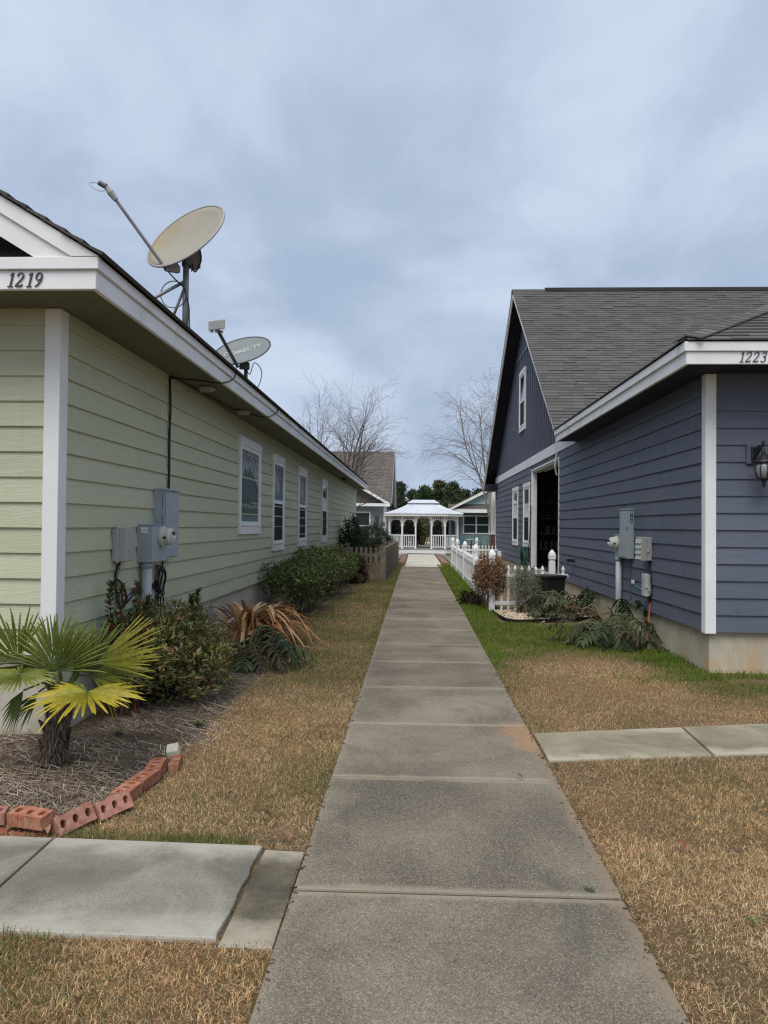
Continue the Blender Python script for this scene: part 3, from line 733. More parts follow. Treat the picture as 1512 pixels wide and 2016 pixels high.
# ================================================================== right house (slate blue, 1223)
XR, YR0, YR1 = 2.96, 7.94, 28.45
RE, RZ, RPY, RPZ, RBY, RBZ = 2.56, 3.19, 20.67, 7.79, 29.2, 2.95     # rake plane, front eave height, ridge, back eave
SF = (RPZ - RZ) / (RPY - 14.17); SB = (RPZ - RBZ) / (RBY - RPY)
RH = thing('blue_house', (6.5, 7.94, 0), 'slate blue house with tall board and batten gable, numbered 1223, right of the walk', 'house')
def roof_z(y): return RZ + SF*(y - 14.17) if y < RPY else RPZ - SB*(y - RPY)
OP = (15.93, 19.62, 0.44, 2.86)       # side opening: y0, y1, z0, z1
def right_house():
    b = MB(); b.box(XR+0.03, 10.1, YR0+0.03, OP[0], -0.15, 0.40); b.box(XR+0.03, 10.1, OP[0], YR1-.02, -0.15, 0.40); b.build('foundation', M['found_right'], RH)
    b = MB(); b.box(XR+0.0005, XR+0.12, YR0+0.0005, OP[0], 0.40, 3.06); b.box(XR+0.0005, XR+0.12, OP[1], YR1, 0.40, 3.06)
    b.box(XR+0.0005, XR+0.12, OP[0], OP[1], OP[3], 3.06); b.box(XR+0.12, 10.1, YR0+0.0005, YR0+0.12, 0.40, 3.06); b.box(XR+0.12, 10.1, YR1-0.12, YR1, 0.4, 3.06)
    b.box(9.98, 10.1, YR0+0.12, YR1-0.12, 0.4, 3.06)
    wall = b.build('wall', M['siding_navy'], RH)
    rows = [0.40 + 0.1725*k for k in range(16)]
    rows_side = [z for z in rows if z < 2.95]
    hole = [(OP[0]-0.03, OP[1]+0.07, OP[2]-0.1, OP[3]+0.03)]
    planks(wall, M['siding_navy'], 'y', XR, -1, YR0+0.075, YR1-0.06, rows_side, 0.1725, holes=hole, seed=11)
    planks(wall, M['siding_navy'], 'x', YR0, 1, XR+0.079, 10.1, rows, 0.1725, seed=12)
    b = MB(); b.box(XR-0.030, XR+0.078, YR0-0.033, YR0-0.001, 0.385, 3.018); b.box(XR-0.030, XR+0.0004, YR0-0.001, YR0+0.075, 0.385, 3.018)
    b.build('corner_board', M['white'], RH, bevel=0.003)
    b = MB(); b.box(XR-0.03, XR-0.0005, YR1-0.06, YR1+0.03, 0.385, 2.995); b.build('corner_board', M['white'], RH)
    # garage eave
    b = MB(); b.box(2.596, XR+0.02, 7.43, 14.25, 3.022, 3.036); b.build('soffit', M['soffit_navy_shade'], RH)
    b = MB(); b.box(XR+0.021, 9.56, 7.43, YR0+0.02, 3.022, 3.036); b.build('soffit', M['soffit_navy_shade'], RH)
    b = MB(); b.box(2.563, 2.595, 7.431, 14.25, 3.010, 3.130); b.build('fascia_board', M['white'], RH, bevel=0.003)
    b = MB(); b.box(2.540, 2.595, 7.431, 14.27, 3.132, 3.222); b.build('fascia_board', M['white'], RH, bevel=0.003)
    b = MB(); b.box(2.563, 9.6, 7.40, 7.430, 3.010, 3.130); b.build('fascia_board', M['white'], RH, bevel=0.003)
    b = MB(); b.box(2.540, 9.6, 7.38, 7.430, 3.132, 3.222); b.build('fascia_board', M['white'], RH, bevel=0.003)
    digits('1223', 3.045, 7.399, 3.028, 0.096, RH)
    # band board and board-and-batten gable
    b = MB(); b.box(XR-0.034, XR-0.0005, 14.26, YR1+0.02, 3.0, 3.222); b.build('band_board', M['white'], RH, bevel=0.003)
    b = MB(); pr = [(14.20, 3.06), (YR1, 3.06), (YR1, roof_z(YR1)-.2), (RPY, RPZ-.2), (14.30, roof_z(14.30)-.12)]
    b.prism([(XR+0.001, y, z) for y, z in pr], (0.1, 0, 0)); g = b.build('gable_wall', M['navy_flat'], RH)
    y = 14.5
    while y < YR1 - 0.1:
        w = 0.075; b = MB(); za, zb = roof_z(y) - 0.17, roof_z(y + w) - 0.17
        zlo = 3.222
        if min(za, zb) > zlo + 0.05 and not (20.85 < y < 22.0):
            b.hexa([(XR-0.026, y, zlo), (XR+0.0005, y, zlo), (XR+0.0005, y+w, zlo), (XR-0.026, y+w, zlo)], [(XR-0.026, y, za), (XR+0.0005, y, za), (XR+0.0005, y+w, zb), (XR-0.026, y+w, zb)])
            b.build('batten', M['navy_flat'], g)
        elif 20.85 < y < 22.0:
            for lo, hi in ((zlo, 4.10), (5.80, min(za, zb))):
                b = MB(); b.box(XR-0.026, XR+0.0005, y, y+w, lo, hi); b.build('batten', M['navy_flat'], g)
        y += 0.305
    zb_ = 6.20; ya_, yb_ = 14.17 + (zb_ - RZ + .2)/SF, RPY + (RPZ - .2 - zb_)/SB
    b = MB(); b.box(XR-0.03, XR-0.0262, ya_, yb_, zb_, zb_+0.11); b.build('cross_board', M['navy_flat'], g)
    side_window(RH, XR, -1, 20.88, 21.98, 4.10, 5.79, M['glass'], mid=4.93)
    side_window(RH, XR, -1, 22.19, 23.37, 0.91, 2.605, M['glass'], mid=1.72, paper=True)
    side_window(RH, XR, -1, 19.93, 21.06, 0.915, 2.61, M['glass'], mid=1.72, paper=True)
    # roof decks
    def deck(y0, z0, y1, z1, name, x0=RE+0.03, x1=16.0, th=0.10):
        b = MB(); b.prism([(x0, y0, z0-th*1.2), (x0, y0, z0-0.01), (x0, y1, z1-0.01), (x0, y1, z1-th*1.2)], (x1-x0, 0, 0)); return b.build(name, M['soffit_navy_shade'], RH)
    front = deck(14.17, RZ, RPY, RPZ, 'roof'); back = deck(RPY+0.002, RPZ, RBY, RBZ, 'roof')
    # rake boards
    b = MB(); b.prism([(RE, 14.12, RZ-0.17), (RE, 14.12, RZ-0.02), (RE, RPY, RPZ-0.005), (RE, RPY, RPZ-0.19)], (0.029, 0, 0)); b.build('rake_board', M['rake_white'], RH)
    b = MB(); b.prism([(RE, RPY+0.001, RPZ-0.19), (RE, RPY+0.001, RPZ-0.005), (RE, RBY, RBZ-0.005), (RE, RBY, RBZ-0.19)], (0.029, 0, 0)); b.build('rake_board', M['rake_white'], RH)
    b = MB(); b.prism([(RE-0.025, RPY+0.001, RPZ-0.06), (RE-0.025, RPY+0.001, RPZ+0.0), (RE-0.025, RBY+.03, RBZ+0.0-.02), (RE-0.025, RBY+.03, RBZ-0.07)], (0.024, 0, 0)); b.build('rake_trim', M['rake_white'], RH)
    # boxed return at the back eave
    b = MB(); b.box(RE+0.03, 10.0, YR1+0.001, RBY-0.03, 2.78, 2.80); b.build('soffit', M['soffit_navy_shade'], RH)
    b = MB(); b.box(RE+0.03, XR-0.035, 27.9, RBY-0.03, 2.765, 2.98); b.build('eave_return', M['soffit_navy_shade'], RH)
    b = MB(); b.box(RE+0.03, 16, RBY-0.03, RBY, 2.76, 2.92); b.build('fascia_board', M['rake_white'], RH)
    # shingles on the front slope
    cs, sn = 1/math.hypot(1, SF), SF/math.hypot(1, SF); L = math.hypot(RPY-14.17, RPZ-RZ); ex = 0.135
    def tabmesh(w, tv, th, sl_c, sl_s, nm='shingle'):
        b = MB(col=(0.106*tv, 0.101*tv, 0.097*tv)); h = 0.175
        Q = lambda u, v, n: (u, v*sl_c - n*sl_s, v*sl_s + n*sl_c)
        b.hexa([Q(0, 0, 0.0), Q(w-.004, 0, 0), Q(w-.004, h, -.002), Q(0, h, -.002)], [Q(0, 0, th), Q(w-.004, 0, th), Q(w-.004, h, 0.004), Q(0, h, 0.004)])
        return b
    var = []
    for i in range(14):
        w = random.uniform(0.16, 0.42); tv = random.uniform(0.82, 1.2); th = random.choice((0.018, 0.027))
        b = tabmesh(w, tv, th, cs, sn); o = b.build('shingle', M['shingle'], front, origin=(0, 0, 0)); me = o.data; bpy.data.objects.remove(o); var.append((w, b, me))
    pl = []
    for k in range(int(L/ex) + 1):
        v = k*ex; x = 2.535 + random.uniform(-0.006, 0.006)
        y, z = 14.15 + v*cs, RZ - 0.012 + v*sn + 0.008
        if v > L - 0.05: break
        while x < 15.5:
            i = random.randrange(14); w = var[i][0]
            xx = x
            gzr = 3.24 + 0.5*min(xx - 2.56, 9.6 - xx)      # garage roof above this tab?
            if x + w > 2.54 and not (z + 0.15 < gzr and xx < 9.4): pl.append((math.dist((xx, y, z), CAM) + (100 if xx > 0.52*y + 0.1 else 0), xx, y, z, i))
            x += w
    pl.sort()
    for d, x, y, z, i in pl[:300]: inst('shingle', var[i][2], front, (x, y, z))
    rest = MB(col=(1, 1, 1))
    for d, x, y, z, i in pl[300:]:
        o = len(rest.v); vb = var[i][1]
        rest.v += [(p[0]+x, p[1]+y, p[2]+z) for p in vb.v]; rest.vc += vb.vc
        rest.f += [tuple(q+o for q in f) for f in vb.f]; rest.mi += vb.mi
    tag(rest.build('shingles', M['shingle'], front), kind='stuff')
    b = MB(col=(0.03, 0.03, 0.032)); b.prism([(3.42, RPY-.16, RPZ-.07), (3.42, RPY-.13, RPZ+.015), (3.42, RPY, RPZ+.075), (3.42, RPY+.13, RPZ+.015), (3.42, RPY+.16, RPZ-.07)], (12, 0, 0)); b.build('ridge_vent', M['shingle'], RH)
    b = MB(col=(0.08, 0.075, 0.07)); b.prism([(2.53, RPY-.15, RPZ-.09), (2.53, RPY, RPZ+.03), (2.53, RPY+.15, RPZ-.08)], (0.88, 0, 0)); b.build('ridge_cap', M['shingle'], RH)
    # hipped garage roof
    p = 0.5; x0, y0, z0 = 2.545, 7.385, 3.224; xm = 6.08; ym = y0 + (xm - x0); zm = z0 + p*(xm - x0)
    b = MB(); A = [(x0, y0, z0), (9.615, y0, z0), (xm, ym, zm)]
    b.poly(A); b.poly([(x0, y0, z0), (xm, ym, zm), (xm, 17.2, zm), (x0, 14.4, z0)]); b.poly([(9.615, y0, z0), (9.615, 17.2, z0), (xm, 17.2, zm), (xm, ym, zm)])
    hip = b.build('garage_roof', M['soffit_navy_shade'], RH)
    cp, sp_ = 1/math.hypot(1, p), p/math.hypot(1, p); far = MB(col=(1, 1, 1))
    hv = []
    for i in range(8):
        w = random.uniform(0.18, 0.42); b = tabmesh(w, random.uniform(0.8, 1.3), random.choice((0.014, 0.019)), cp, sp_); o = b.build('shingle', M['shingle'], hip, origin=(0, 0, 0)); hv.append((w, b, o.data)); bpy.data.objects.remove(o)
    for k in range(28):
        v = 0.14*k; yy, zz = y0 - 0.02 + v*cp, z0 + 0.006 + v*sp_; t = v*cp; x = x0 + t + random.uniform(0.02, 0.12)
        while x < 9.615 - t - 0.2:
            i = random.randrange(8)
            if x < 4.6: inst('shingle', hv[i][2], hip, (x, yy, zz))
            else:
                o = len(far.v); vb = hv[i][1]; far.v += [(q[0]+x, q[1]+yy, q[2]+zz) for q in vb.v]; far.vc += vb.vc
                far.f += [tuple(q+o for q in f) for f in vb.f]; far.mi += vb.mi
            x += hv[i][0]
    tag(far.build('shingles', M['shingle'], hip), kind='stuff')
    lf = MB(col=(0.1, 0.094, 0.086))
    for k in range(28):
        t = 0.14*k*cp; xx = x0 - 0.02 + t; zz = z0 + 0.006 + 0.14*k*sp_
        y1 = min(17.0, 14.3 + t*0.71)
        lf.col = tuple(q*random.uniform(0.85, 1.15) for q in (0.1, 0.094, 0.086))
        lf.hexa([(xx, y0+t, zz), (xx+.16, y0+t+.15, zz+.078), (xx+.16, y1, zz+.078), (xx, y1, zz)], [(xx, y0+t, zz+.016), (xx+.16, y0+t+.15, zz+.082), (xx+.16, y1, zz+.082), (xx, y1, zz+.016)])
        lf.f[-6:] = [tuple(f) for f in lf.f[-6:]]
    lf.build('shingle_course', M['shingle'], hip)
    # hip caps
    hd = Vector((1, 1, p)).normalized(); hs = Vector((1, -1, 0)).normalized()
    nl = Vector((-p, 0, 1)).normalized(); nf = Vector((0, -p, 1)).normalized()
    for k in range(34):
        a = Vector((x0, y0, z0 + 0.045)) + hd*(0.135*k + 0.02); e = a + hd*0.19; tv = random.uniform(0.85, 1.35)
        b = MB(col=(0.105*tv, 0.098*tv, 0.088*tv))
        wl = (nl.cross(hd)).normalized() * 0.15; wf = (hd.cross(nf)).normalized() * 0.15
        if wl.z > 0: wl = -wl
        if wf.z > 0: wf = -wf
        up = Vector((0, 0, 0.016)); up2 = Vector((0, 0, 0.004))
        for q in (wl, wf):
            lo = [a+up*.1, a+q+up*.1, e+q-up2, e-up2]; hi = [a+up, a+q+up, e+q+up2, e+up2]
            if q is wf: lo = [lo[0], lo[3], lo[2], lo[1]]; hi = [hi[0], hi[3], hi[2], hi[1]]
            b.hexa(lo, hi)
        b.build('hip_cap', M['shingle'], hip)
    # doorway into the store room
    b = MB(); b.box(XR-0.035, XR+0.0003, OP[0]-0.03, OP[0]+0.005, 0.40, OP[3]+0.03); b.box(XR-0.028, XR+0.0003, OP[1]-0.005, OP[1]+0.07, 0.40, OP[3]+0.03)
    b.box(XR-0.03, XR+0.0003, OP[0]+0.005, OP[1]-0.005, OP[3]-0.005, OP[3]+0.03); b.box(XR+0.0004, XR+0.10, OP[1]-0.03, OP[1]-0.001, 0.42, OP[3]-0.006)
    b.box(XR+0.0004, XR+0.17, OP[0]+0.001, OP[0]+0.03, 0.42, OP[3]-0.006); b.box(XR+0.0004, XR+0.17, OP[0]+0.031, OP[1]-0.031, OP[3]-0.04, OP[3]-0.006)
    df = b.build('door_frame', M['white'], RH)
    b = MB(); b.tube([(XR-0.05, 16.02, 2.98), (XR-0.10, 15.98, 2.70), (XR-0.05, 16.02, 2.52)], 0.02, 6); b.build('door_closer', M['plastic_pale'], df)
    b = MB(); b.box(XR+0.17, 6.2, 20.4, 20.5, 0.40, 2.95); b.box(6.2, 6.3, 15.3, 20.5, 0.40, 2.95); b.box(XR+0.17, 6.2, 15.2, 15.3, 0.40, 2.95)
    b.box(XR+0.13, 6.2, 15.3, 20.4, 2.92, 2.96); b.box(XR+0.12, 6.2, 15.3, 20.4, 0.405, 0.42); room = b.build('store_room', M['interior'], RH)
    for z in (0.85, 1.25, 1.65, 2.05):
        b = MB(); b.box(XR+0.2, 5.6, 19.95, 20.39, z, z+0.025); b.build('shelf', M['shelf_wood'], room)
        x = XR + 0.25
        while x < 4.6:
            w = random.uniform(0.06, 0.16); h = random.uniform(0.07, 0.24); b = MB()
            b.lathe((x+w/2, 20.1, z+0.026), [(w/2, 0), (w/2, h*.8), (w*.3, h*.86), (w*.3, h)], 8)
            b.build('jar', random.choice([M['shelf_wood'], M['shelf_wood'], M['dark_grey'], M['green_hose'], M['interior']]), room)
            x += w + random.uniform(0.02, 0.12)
    b = MB(); b.tube([(XR+0.3, 18.0, 2.86), (XR+0.3, 19.6, 2.86)], 0.025, 8); b.box(XR+0.25, XR+0.35, 17.9, 19.7, 2.885, 2.915); b.build('tube_light', M['sticker'], room)
    # back porch post: brick pier and tapered column
    b = MB(); b.hexa([(2.90, 29.62, 1.19), (3.10, 29.62, 1.19), (3.10, 29.82, 1.19), (2.90, 29.82, 1.19)], [(2.92, 29.64, 2.765), (3.08, 29.64, 2.765), (3.08, 29.80, 2.765), (2.92, 29.80, 2.765)])
    b.box(2.84, 3.16, 29.56, 29.88, 1.13, 1.19); col = b.build('porch_column', M['rake_white'], RH, bevel=0.004)
    b = MB(); b.box(2.868, 3.132, 29.588, 29.852, -0.2, 1.128); pier = b.build('brick_pier', M['brick_pale'], RH)
    bw = MB(); bw.box(-0.062, 0.062, -0.012, 0.0, 0, 0.062); o = bw.build('brick', M['brick_dark'], pier, origin=(0, 0, 0)); me = o.data; bpy.data.objects.remove(o)
    for k in range(17):
        for j in range(2):
            x = 2.868 + 0.066 + 0.132*j
            if k % 2 and j == 1: pass
            inst('brick', me, pier, (x, 29.588, -0.02 + 0.067*k)); inst('brick', me, pier, (2.868, 29.588 + 0.066 + 0.132*j, -0.02 + 0.067*k), rotz=-math.pi/2)
right_house()

# ================================================================== utility boxes on the left wall
def meter(parent, c, s):
    """round electric meter facing s*X"""
    b = MB(); b.lathe(c, [(0.088, 0), (0.092, 0.012), (0.092, 0.03), (0.078, 0.034), (0.078, 0.085), (0.07, 0.098)], 20, (s, 0, 0)); mt = b.build('meter', M['meter_ring'], parent, smooth=False)
    b = MB(); b.lathe((c[0]+s*0.0982, c[1], c[2]), [(0.064, 0), (0.064, 0.004), (0.05, 0.012)], 20, (s, 0, 0)); b.build('meter_face', M['plastic_pale'], mt)
    b = MB(); b.box(min(c[0]+s*0.11, c[0]+s*0.114), max(c[0]+s*0.11, c[0]+s*0.114), c[1]-0.035, c[1]+0.035, c[2]+0.015, c[2]+0.042); b.build('display', M['black'], mt)
    b = MB(); b.box(min(c[0]+s*0.04, c[0]+s*0.07), max(c[0]+s*0.04, c[0]+s*0.07), c[1]-0.0815, c[1]-0.0775, c[2]-0.02, c[2]+0.0); b.build('rating_plate', M['black'], mt)
    b = MB(); b.tube([(c[0]+s*0.1, c[1]-0.01, c[2]-0.01), (c[0]+s*0.135, c[1]-0.01, c[2]-0.01)], 0.012, 8); b.build('seal', M['sticker'], mt)
    return mt
t = thing('electric_panel', (-2.4, 7.2, 1.1), 'grey blue steel breaker box and round meter on the green wall', 'electric panel')
b = MB(); b.box(XL+0.016, XL+0.125, 6.985, 7.40, 1.125, 1.762); bd = b.build('cabinet', M['util_grey'], t, bevel=0.006, seg=2)
b = MB(); b.box(XL+0.018, XL+0.140, 6.975, 7.41, 1.755, 1.775); b.build('top_cap', M['util_grey'], t, bevel=0.004)
b = MB(); b.box(XL+0.1255, XL+0.132, 7.0, 7.385, 1.14, 1.745); dr = b.build('door', M['util_grey'], t, bevel=0.003)
b = MB(); b.box(XL+0.085, XL+0.128, 6.977, 6.9845, 1.52, 1.58); b.build('latch', M['util_grey'], dr, bevel=0.002)
b = MB(); b.box(XL+0.10, XL+0.105, 6.983, 6.9848, 1.15, 1.72); b.build('seam', M['dark_grey'], t)
b = MB(); b.box(XL+0.02, XL+0.05, 7.41, 7.43, 1.44, 1.475); b.build('hasp', M['black'], t)
b = MB(); b.box(XL+0.016, XL+0.155, 6.575, 6.966, 1.112, 1.434); mb = b.build('meter_base', M['util_grey'], t, bevel=0.006, seg=2)
b = MB(); b.box(XL+0.016, XL+0.160, 6.570, 6.97, 1.434, 1.443); b.build('rain_lip', M['util_grey'], t)
for dx, z0, z1 in ((0.055, 1.365, 1.382), (0.052, 1.388, 1.415)):
    b = MB(); b.box(XL+dx, XL+dx+0.06, 6.5715, 6.5745, z0, z1); b.build('warning_label', M['sticker'], t)
b = MB(); b.box(XL+0.1555, XL+0.157, 6.60, 6.66, 1.122, 1.142); b.build('warning_label', M['sticker'], t)
b = MB(); b.box(XL+0.1572, XL+0.158, 6.61, 6.63, 1.124, 1.14); b.box(XL+0.1572, XL+0.158, 6.638, 6.648, 1.124, 1.14); b.build('label_print', M['black'], t)
meter(t, (XL+0.156, 6.80, 1.335), 1)
t = thing('conduit_pipe', (-2.35, 6.66, 0), 'thick grey vertical conduit running down from the meter box on the green wall', 'pipe')
b = MB(); b.tube([(-2.352, 6.66, -0.05), (-2.352, 6.66, 1.07)], 0.044, 14); b.build('pipe', M['pvc'], t, smooth=True)
b = MB(); b.tube([(-2.352, 6.66, 1.06), (-2.352, 6.66, 1.1115)], 0.050, 14); b.build('coupling', M['util_grey'], t, smooth=True)
b = MB(); b.box(-2.41, -2.396, 6.735, 6.79, 0.885, 0.925); b.build('clamp', M['sticker'], t)
t = thing('cable_box', (-2.38, 6.1, 1.14), 'small grey plastic cable box left of the meter on the green wall', 'cable box')
b = MB(); b.box(XL+0.02, XL+0.062, 6.02, 6.235, 1.145, 1.405); b.build('back_case', M['plastic_grey'], t, bevel=0.008, seg=2)
b = MB(); b.box(XL+0.063, XL+0.135, 6.035, 6.225, 1.142, 1.415); cv = b.build('cover', M['plastic_grey'], t, bevel=0.014, seg=3)
b = MB(); b.box(XL+0.062, XL+0.066, 6.015, 6.24, 1.135, 1.42); b.build('rim', M['plastic_pale'], t)
b = MB(); b.box(XL+0.1352, XL+0.1365, 6.10, 6.18, 1.33, 1.37); b.build('logo_plate', M['util_grey'], cv)
b = MB(); b.tube([(XL+0.10, 6.22, 1.27), (XL+0.10, 6.24, 1.27)], 0.012, 8); b.build('lock', M['black'], t)

# cables hanging on the wall
def cable(name, pts, r, mat, label, cat='cable', n=5, parent=None, k=6):
    b = MB(); b.tube(spline(pts, k), r, n); o = b.build(name, mat, parent, smooth=True)
    if parent is None: tag(o, label, cat)
    return o
WX = XL + 0.034
t = thing('cable_coil', (WX, 7.15, 0.75), 'tangled black cable coils hanging below the grey blue breaker box', 'cable')
for q in range(5):
    cy, cz, ry, rz = 7.12 + random.uniform(-.04, .05), 0.93 + random.uniform(-.03, .03), random.uniform(.05, .10), random.uniform(.09, .14)
    b = MB(); b.tube([(WX + 0.008*q + 0.01*math.sin(3*a), cy + ry*math.cos(a), cz + rz*math.sin(a)) for a in [i*2*math.pi/22 for i in range(23)]], 0.0065, 5); b.build('loop', M['rubber'], t, smooth=True)
for q in range(3):
    cy, cz, ry, rz = 7.06 + q*0.055, 0.66 + random.uniform(-.02, .02), 0.045, 0.12
    b = MB(); b.tube([(WX + 0.008*q, cy + ry*math.cos(a), cz + rz*math.sin(a)) for a in [i*2*math.pi/20 for i in range(21)]], 0.0065, 5); b.build('loop', M['rubber'], t, smooth=True)
b = MB(); b.tube(spline([(WX, 7.24, 1.12), (WX, 7.20, 1.03), (WX, 7.12, 0.97), (WX+.01, 7.08, 0.83), (WX, 7.08, 0.75)], 5), 0.008, 5); b.build('lead', M['rubber'], t, smooth=True)
for dz in (0, 0.018, 0.036):
    b = MB(); b.tube(spline([(WX, 7.10, 0.89+dz), (WX, 6.95, 0.86+dz), (WX, 6.78, 0.83+dz*1.3), (WX, 6.58, 0.85+dz*1.2), (WX, 6.45, 0.845+dz)], 5), 0.007, 5); b.build('lead', M['rubber'], t, smooth=True)
t = thing('cable_bundle', (WX, 6.15, 0.8), 'black and teal wires looping down from the small grey cable box', 'cable')
for q, (m_, r_c) in enumerate(((M['rubber'], 0.008), (M['rubber'], 0.007), (M['teal_wire'], 0.004), (M['sticker'], 0.003), (M['rubber'], 0.006))):
    o_ = 0.012*q
    b = MB(); b.tube(spline([(WX+.02, 6.12, 1.15), (WX, 6.09+o_, 1.06), (WX, 6.08, 0.98), (WX+.01, 6.07+o_*2, 0.88), (WX+.01, 6.10+o_*3, 0.80-o_*.6), (WX, 6.22+o_, 0.775), (WX, 6.36, 0.80+o_), (WX, 6.47, 0.85)], 5), r_c, 5); b.build('wire', m_, t, smooth=True)
b = MB(); b.tube(spline([(WX, 6.09, 1.0), (WX+.01, 6.20, 0.95), (WX+.01, 6.28, 0.85), (WX, 6.30, 0.79)], 5), 0.010, 5); b.build('wire', M['rubber'], t, smooth=True)
cable('wall_cable', [(WX, 7.36, 1.70), (WX, 7.37, 1.9), (WX, 7.365, 2.3), (WX+.004, 7.37, 2.60), (WX, 7.36, 2.84), (WX+.005, 7.40, 2.885)], 0.013, M['rubber'], 'thick black cable running down the green wall to the breaker box')
cable('eave_cable', [(WX, 7.38, 2.87), (-2.30, 7.55, 2.887), (-2.15, 7.62, 2.886), (-2.02, 7.62, 2.868), (-1.955, 7.78, 2.90), (-1.935, 8.06, 3.00), (-1.94, 8.1, 3.08), (-1.99, 7.85, 3.13), (-2.10, 7.5, 3.19), (-2.2, 7.36, 3.24)], 0.0075, M['rubber'], 'thin black cable looping over the white fascia below the larger dish')
cable('soffit_cable', [(WX+.01, 7.42, 2.88), (-2.36, 7.75, 2.882), (-2.33, 8.6, 2.886), (-2.28, 9.5, 2.882), (-2.16, 9.95, 2.884), (-2.0, 10.05, 2.866), (-1.95, 10.2, 2.90), (-1.935, 10.62, 3.02), (-1.94, 10.55, 3.09), (-2.0, 10.2, 3.13), (-2.2, 10.36, 3.24)], 0.0085, M['rubber'], 'black cable running along the green soffit and up to the grey dish')
for x, y, lab in ((-2.205, 8.02, 'dark hooded vent under the green eave near the thick wall cable'), (-2.19, 9.68, 'hooded vent under the green eave below the grey dish'), (-2.2, 23.5, 'small dark hooded vent under the far end of the green eave')):
    t = thing('soffit_vent', (x, y, 2.9), lab, 'vent', 'hooded vents under the green eave')
    b = MB(); b.lathe((x, y, 2.898), [(0.10, 0), (0.095, -0.012)], 16); b.build('flange', M['soffit_green_shade'], t)
    b = MB(); b.hexa([(x-.07, y-.10, 2.886), (x+.07, y-.10, 2.886), (x+.07, y+.10, 2.886), (x-.07, y+.10, 2.886)], [(x-.06, y-.09, 2.825), (x+.06, y-.09, 2.825), (x+.06, y+.02, 2.85), (x-.06, y+.02, 2.85)])
    b.build('hood', M['plastic_grey'] if y < 20 else M['black'], t, bevel=0.006)

# ================================================================== satellite dishes
def dish(root, ctr, nrm, major, a, bminor, depth, mat, back):
    """shallow elliptical reflector: centre, facing direction, long axis direction, half axes"""
    ctr = Vector(ctr); n_ = Vector(nrm).normalized(); mj = Vector(major); mj = (mj - n_*mj.dot(n_)).normalized(); mn = n_.cross(mj)
    b = MB(); NR, NA = 8, 40
    def P_(r, th, off=0): return ctr + mj*(a*r*math.cos(th)) + mn*(bminor*r*math.sin(th)) + n_*(depth*(r*r - 1) + off)
    for off, flip in ((0, 0), (-0.012, 1)):
        c0 = b.vert(P_(0, 0, off)); prev = None
        for i in range(1, NR + 1):
            ring = [b.vert(P_(i/NR, 2*math.pi*j/NA, off)) for j in range(NA)]
            for j in range(NA):
                q = (j+1) % NA
                f = (c0, ring[j], ring[q]) if prev is None else (prev[j], ring[j], ring[q], prev[q])
                b.face(*(reversed(f) if flip else f))
            prev = ring
        if flip == 0: rim0 = prev
    for j in range(NA):
        q = (j+1) % NA; b.face(rim0[j], prev[j], prev[q], rim0[q])
    d = b.build('reflector', mat, root, smooth=True)
    b = MB(); b.tube([P_(1.0, 2*math.pi*j/NA, -0.004) for j in range(NA+1)], 0.011, 6); b.build('rim', back, d, smooth=True)
    return P_, n_, mj, mn
def frame_dir(p):
    v = (Vector(p) - CAM).normalized(); r = v.cross(Vector((0, 0, 1))).normalized(); return v, r, r.cross(v)
t = thing('satellite_dish', (-2.243, 7.3, 3.24), 'large stained beige satellite dish on a braced pole at the green house eave', 'satellite dish', 'satellite dishes on the green house roof')
C1 = Vector((-2.245, 7.3, 4.235)); v_, r_v, u_v = frame_dir(C1)
n1 = -v_*0.40 + (r_v*-0.63 + u_v*0.775)*0.917
P1, n1, mj1, mn1 = dish(t, C1, n1, r_v*0.765 + u_v*0.645, 0.437, 0.40, 0.055, M['dish_beige'], M['plastic_grey'])
pt = Vector((-2.242, 7.33, 3.98))
b = MB(); b.tube([(-2.243, 7.33, 3.20), (-2.243, 7.33, 3.98)], 0.03, 12); pole = b.build('pole', M['steel'], t, smooth=True)
b = MB(); b.obox((-2.243, 7.33, 3.245), (0.09, 0, -0.055), (0, 0.09, 0), (0.003, 0, 0.005)); b.build('foot_plate', M['steel'], pole)
b = MB(); b.tube([(-2.243, 7.33, 3.80), (-2.66, 7.25, 3.54)], 0.014, 8); b.build('brace', M['steel'], t, smooth=True)
b = MB(); b.tube([(-2.25, 7.33, 3.80), (-2.62, 7.10, 3.49)], 0.016, 8); b.build('brace', M['steel'], t, smooth=True)
b = MB(); b.tube([(-2.25, 7.33, 3.75), (-2.40, 7.33, 3.36)], 0.014, 8); b.build('brace', M['steel'], t, smooth=True)
bk = C1 - n1*0.15 - mj1*0.02
b = MB(); b.tube([pt - Vector((0, 0, .03)), pt*0.5 + bk*0.5 + Vector((0, .01, 0)), bk], [0.05, 0.06, 0.07], 6); b.build('mount_bracket', M['dark_grey'], t)
b = MB(); b.obox(pt + r_v*0.085 + Vector((0, .02, .05)), r_v*0.045 + u_v*0.02, u_v*0.10, v_*0.03); b.build('clamp_plate', M['steel'], t)
low = P1(1.0, math.pi*0.92); ab = Vector((-2.405, 7.20, 3.885)); fe = Vector((-2.895, 6.98, 4.575))
b = MB(); b.tube([ab, ab.lerp(fe, 0.9)], 0.016, 6); arm = b.build('feed_arm', M['steel'], t)
b = MB(); b.tube([ab + Vector((.09, .1, .03)), ab + Vector((0.0, 0, -.01))], [0.05, 0.022], 6); b.build('arm_bracket', M['plastic_grey'], t)
dr_ = (fe - ab).normalized()
b = MB(); b.tube([ab.lerp(fe, 0.84), ab.lerp(fe, 0.93), fe], [0.024, 0.034, 0.02], 8); b.build('feed_clamp', M['plastic_grey'], arm)
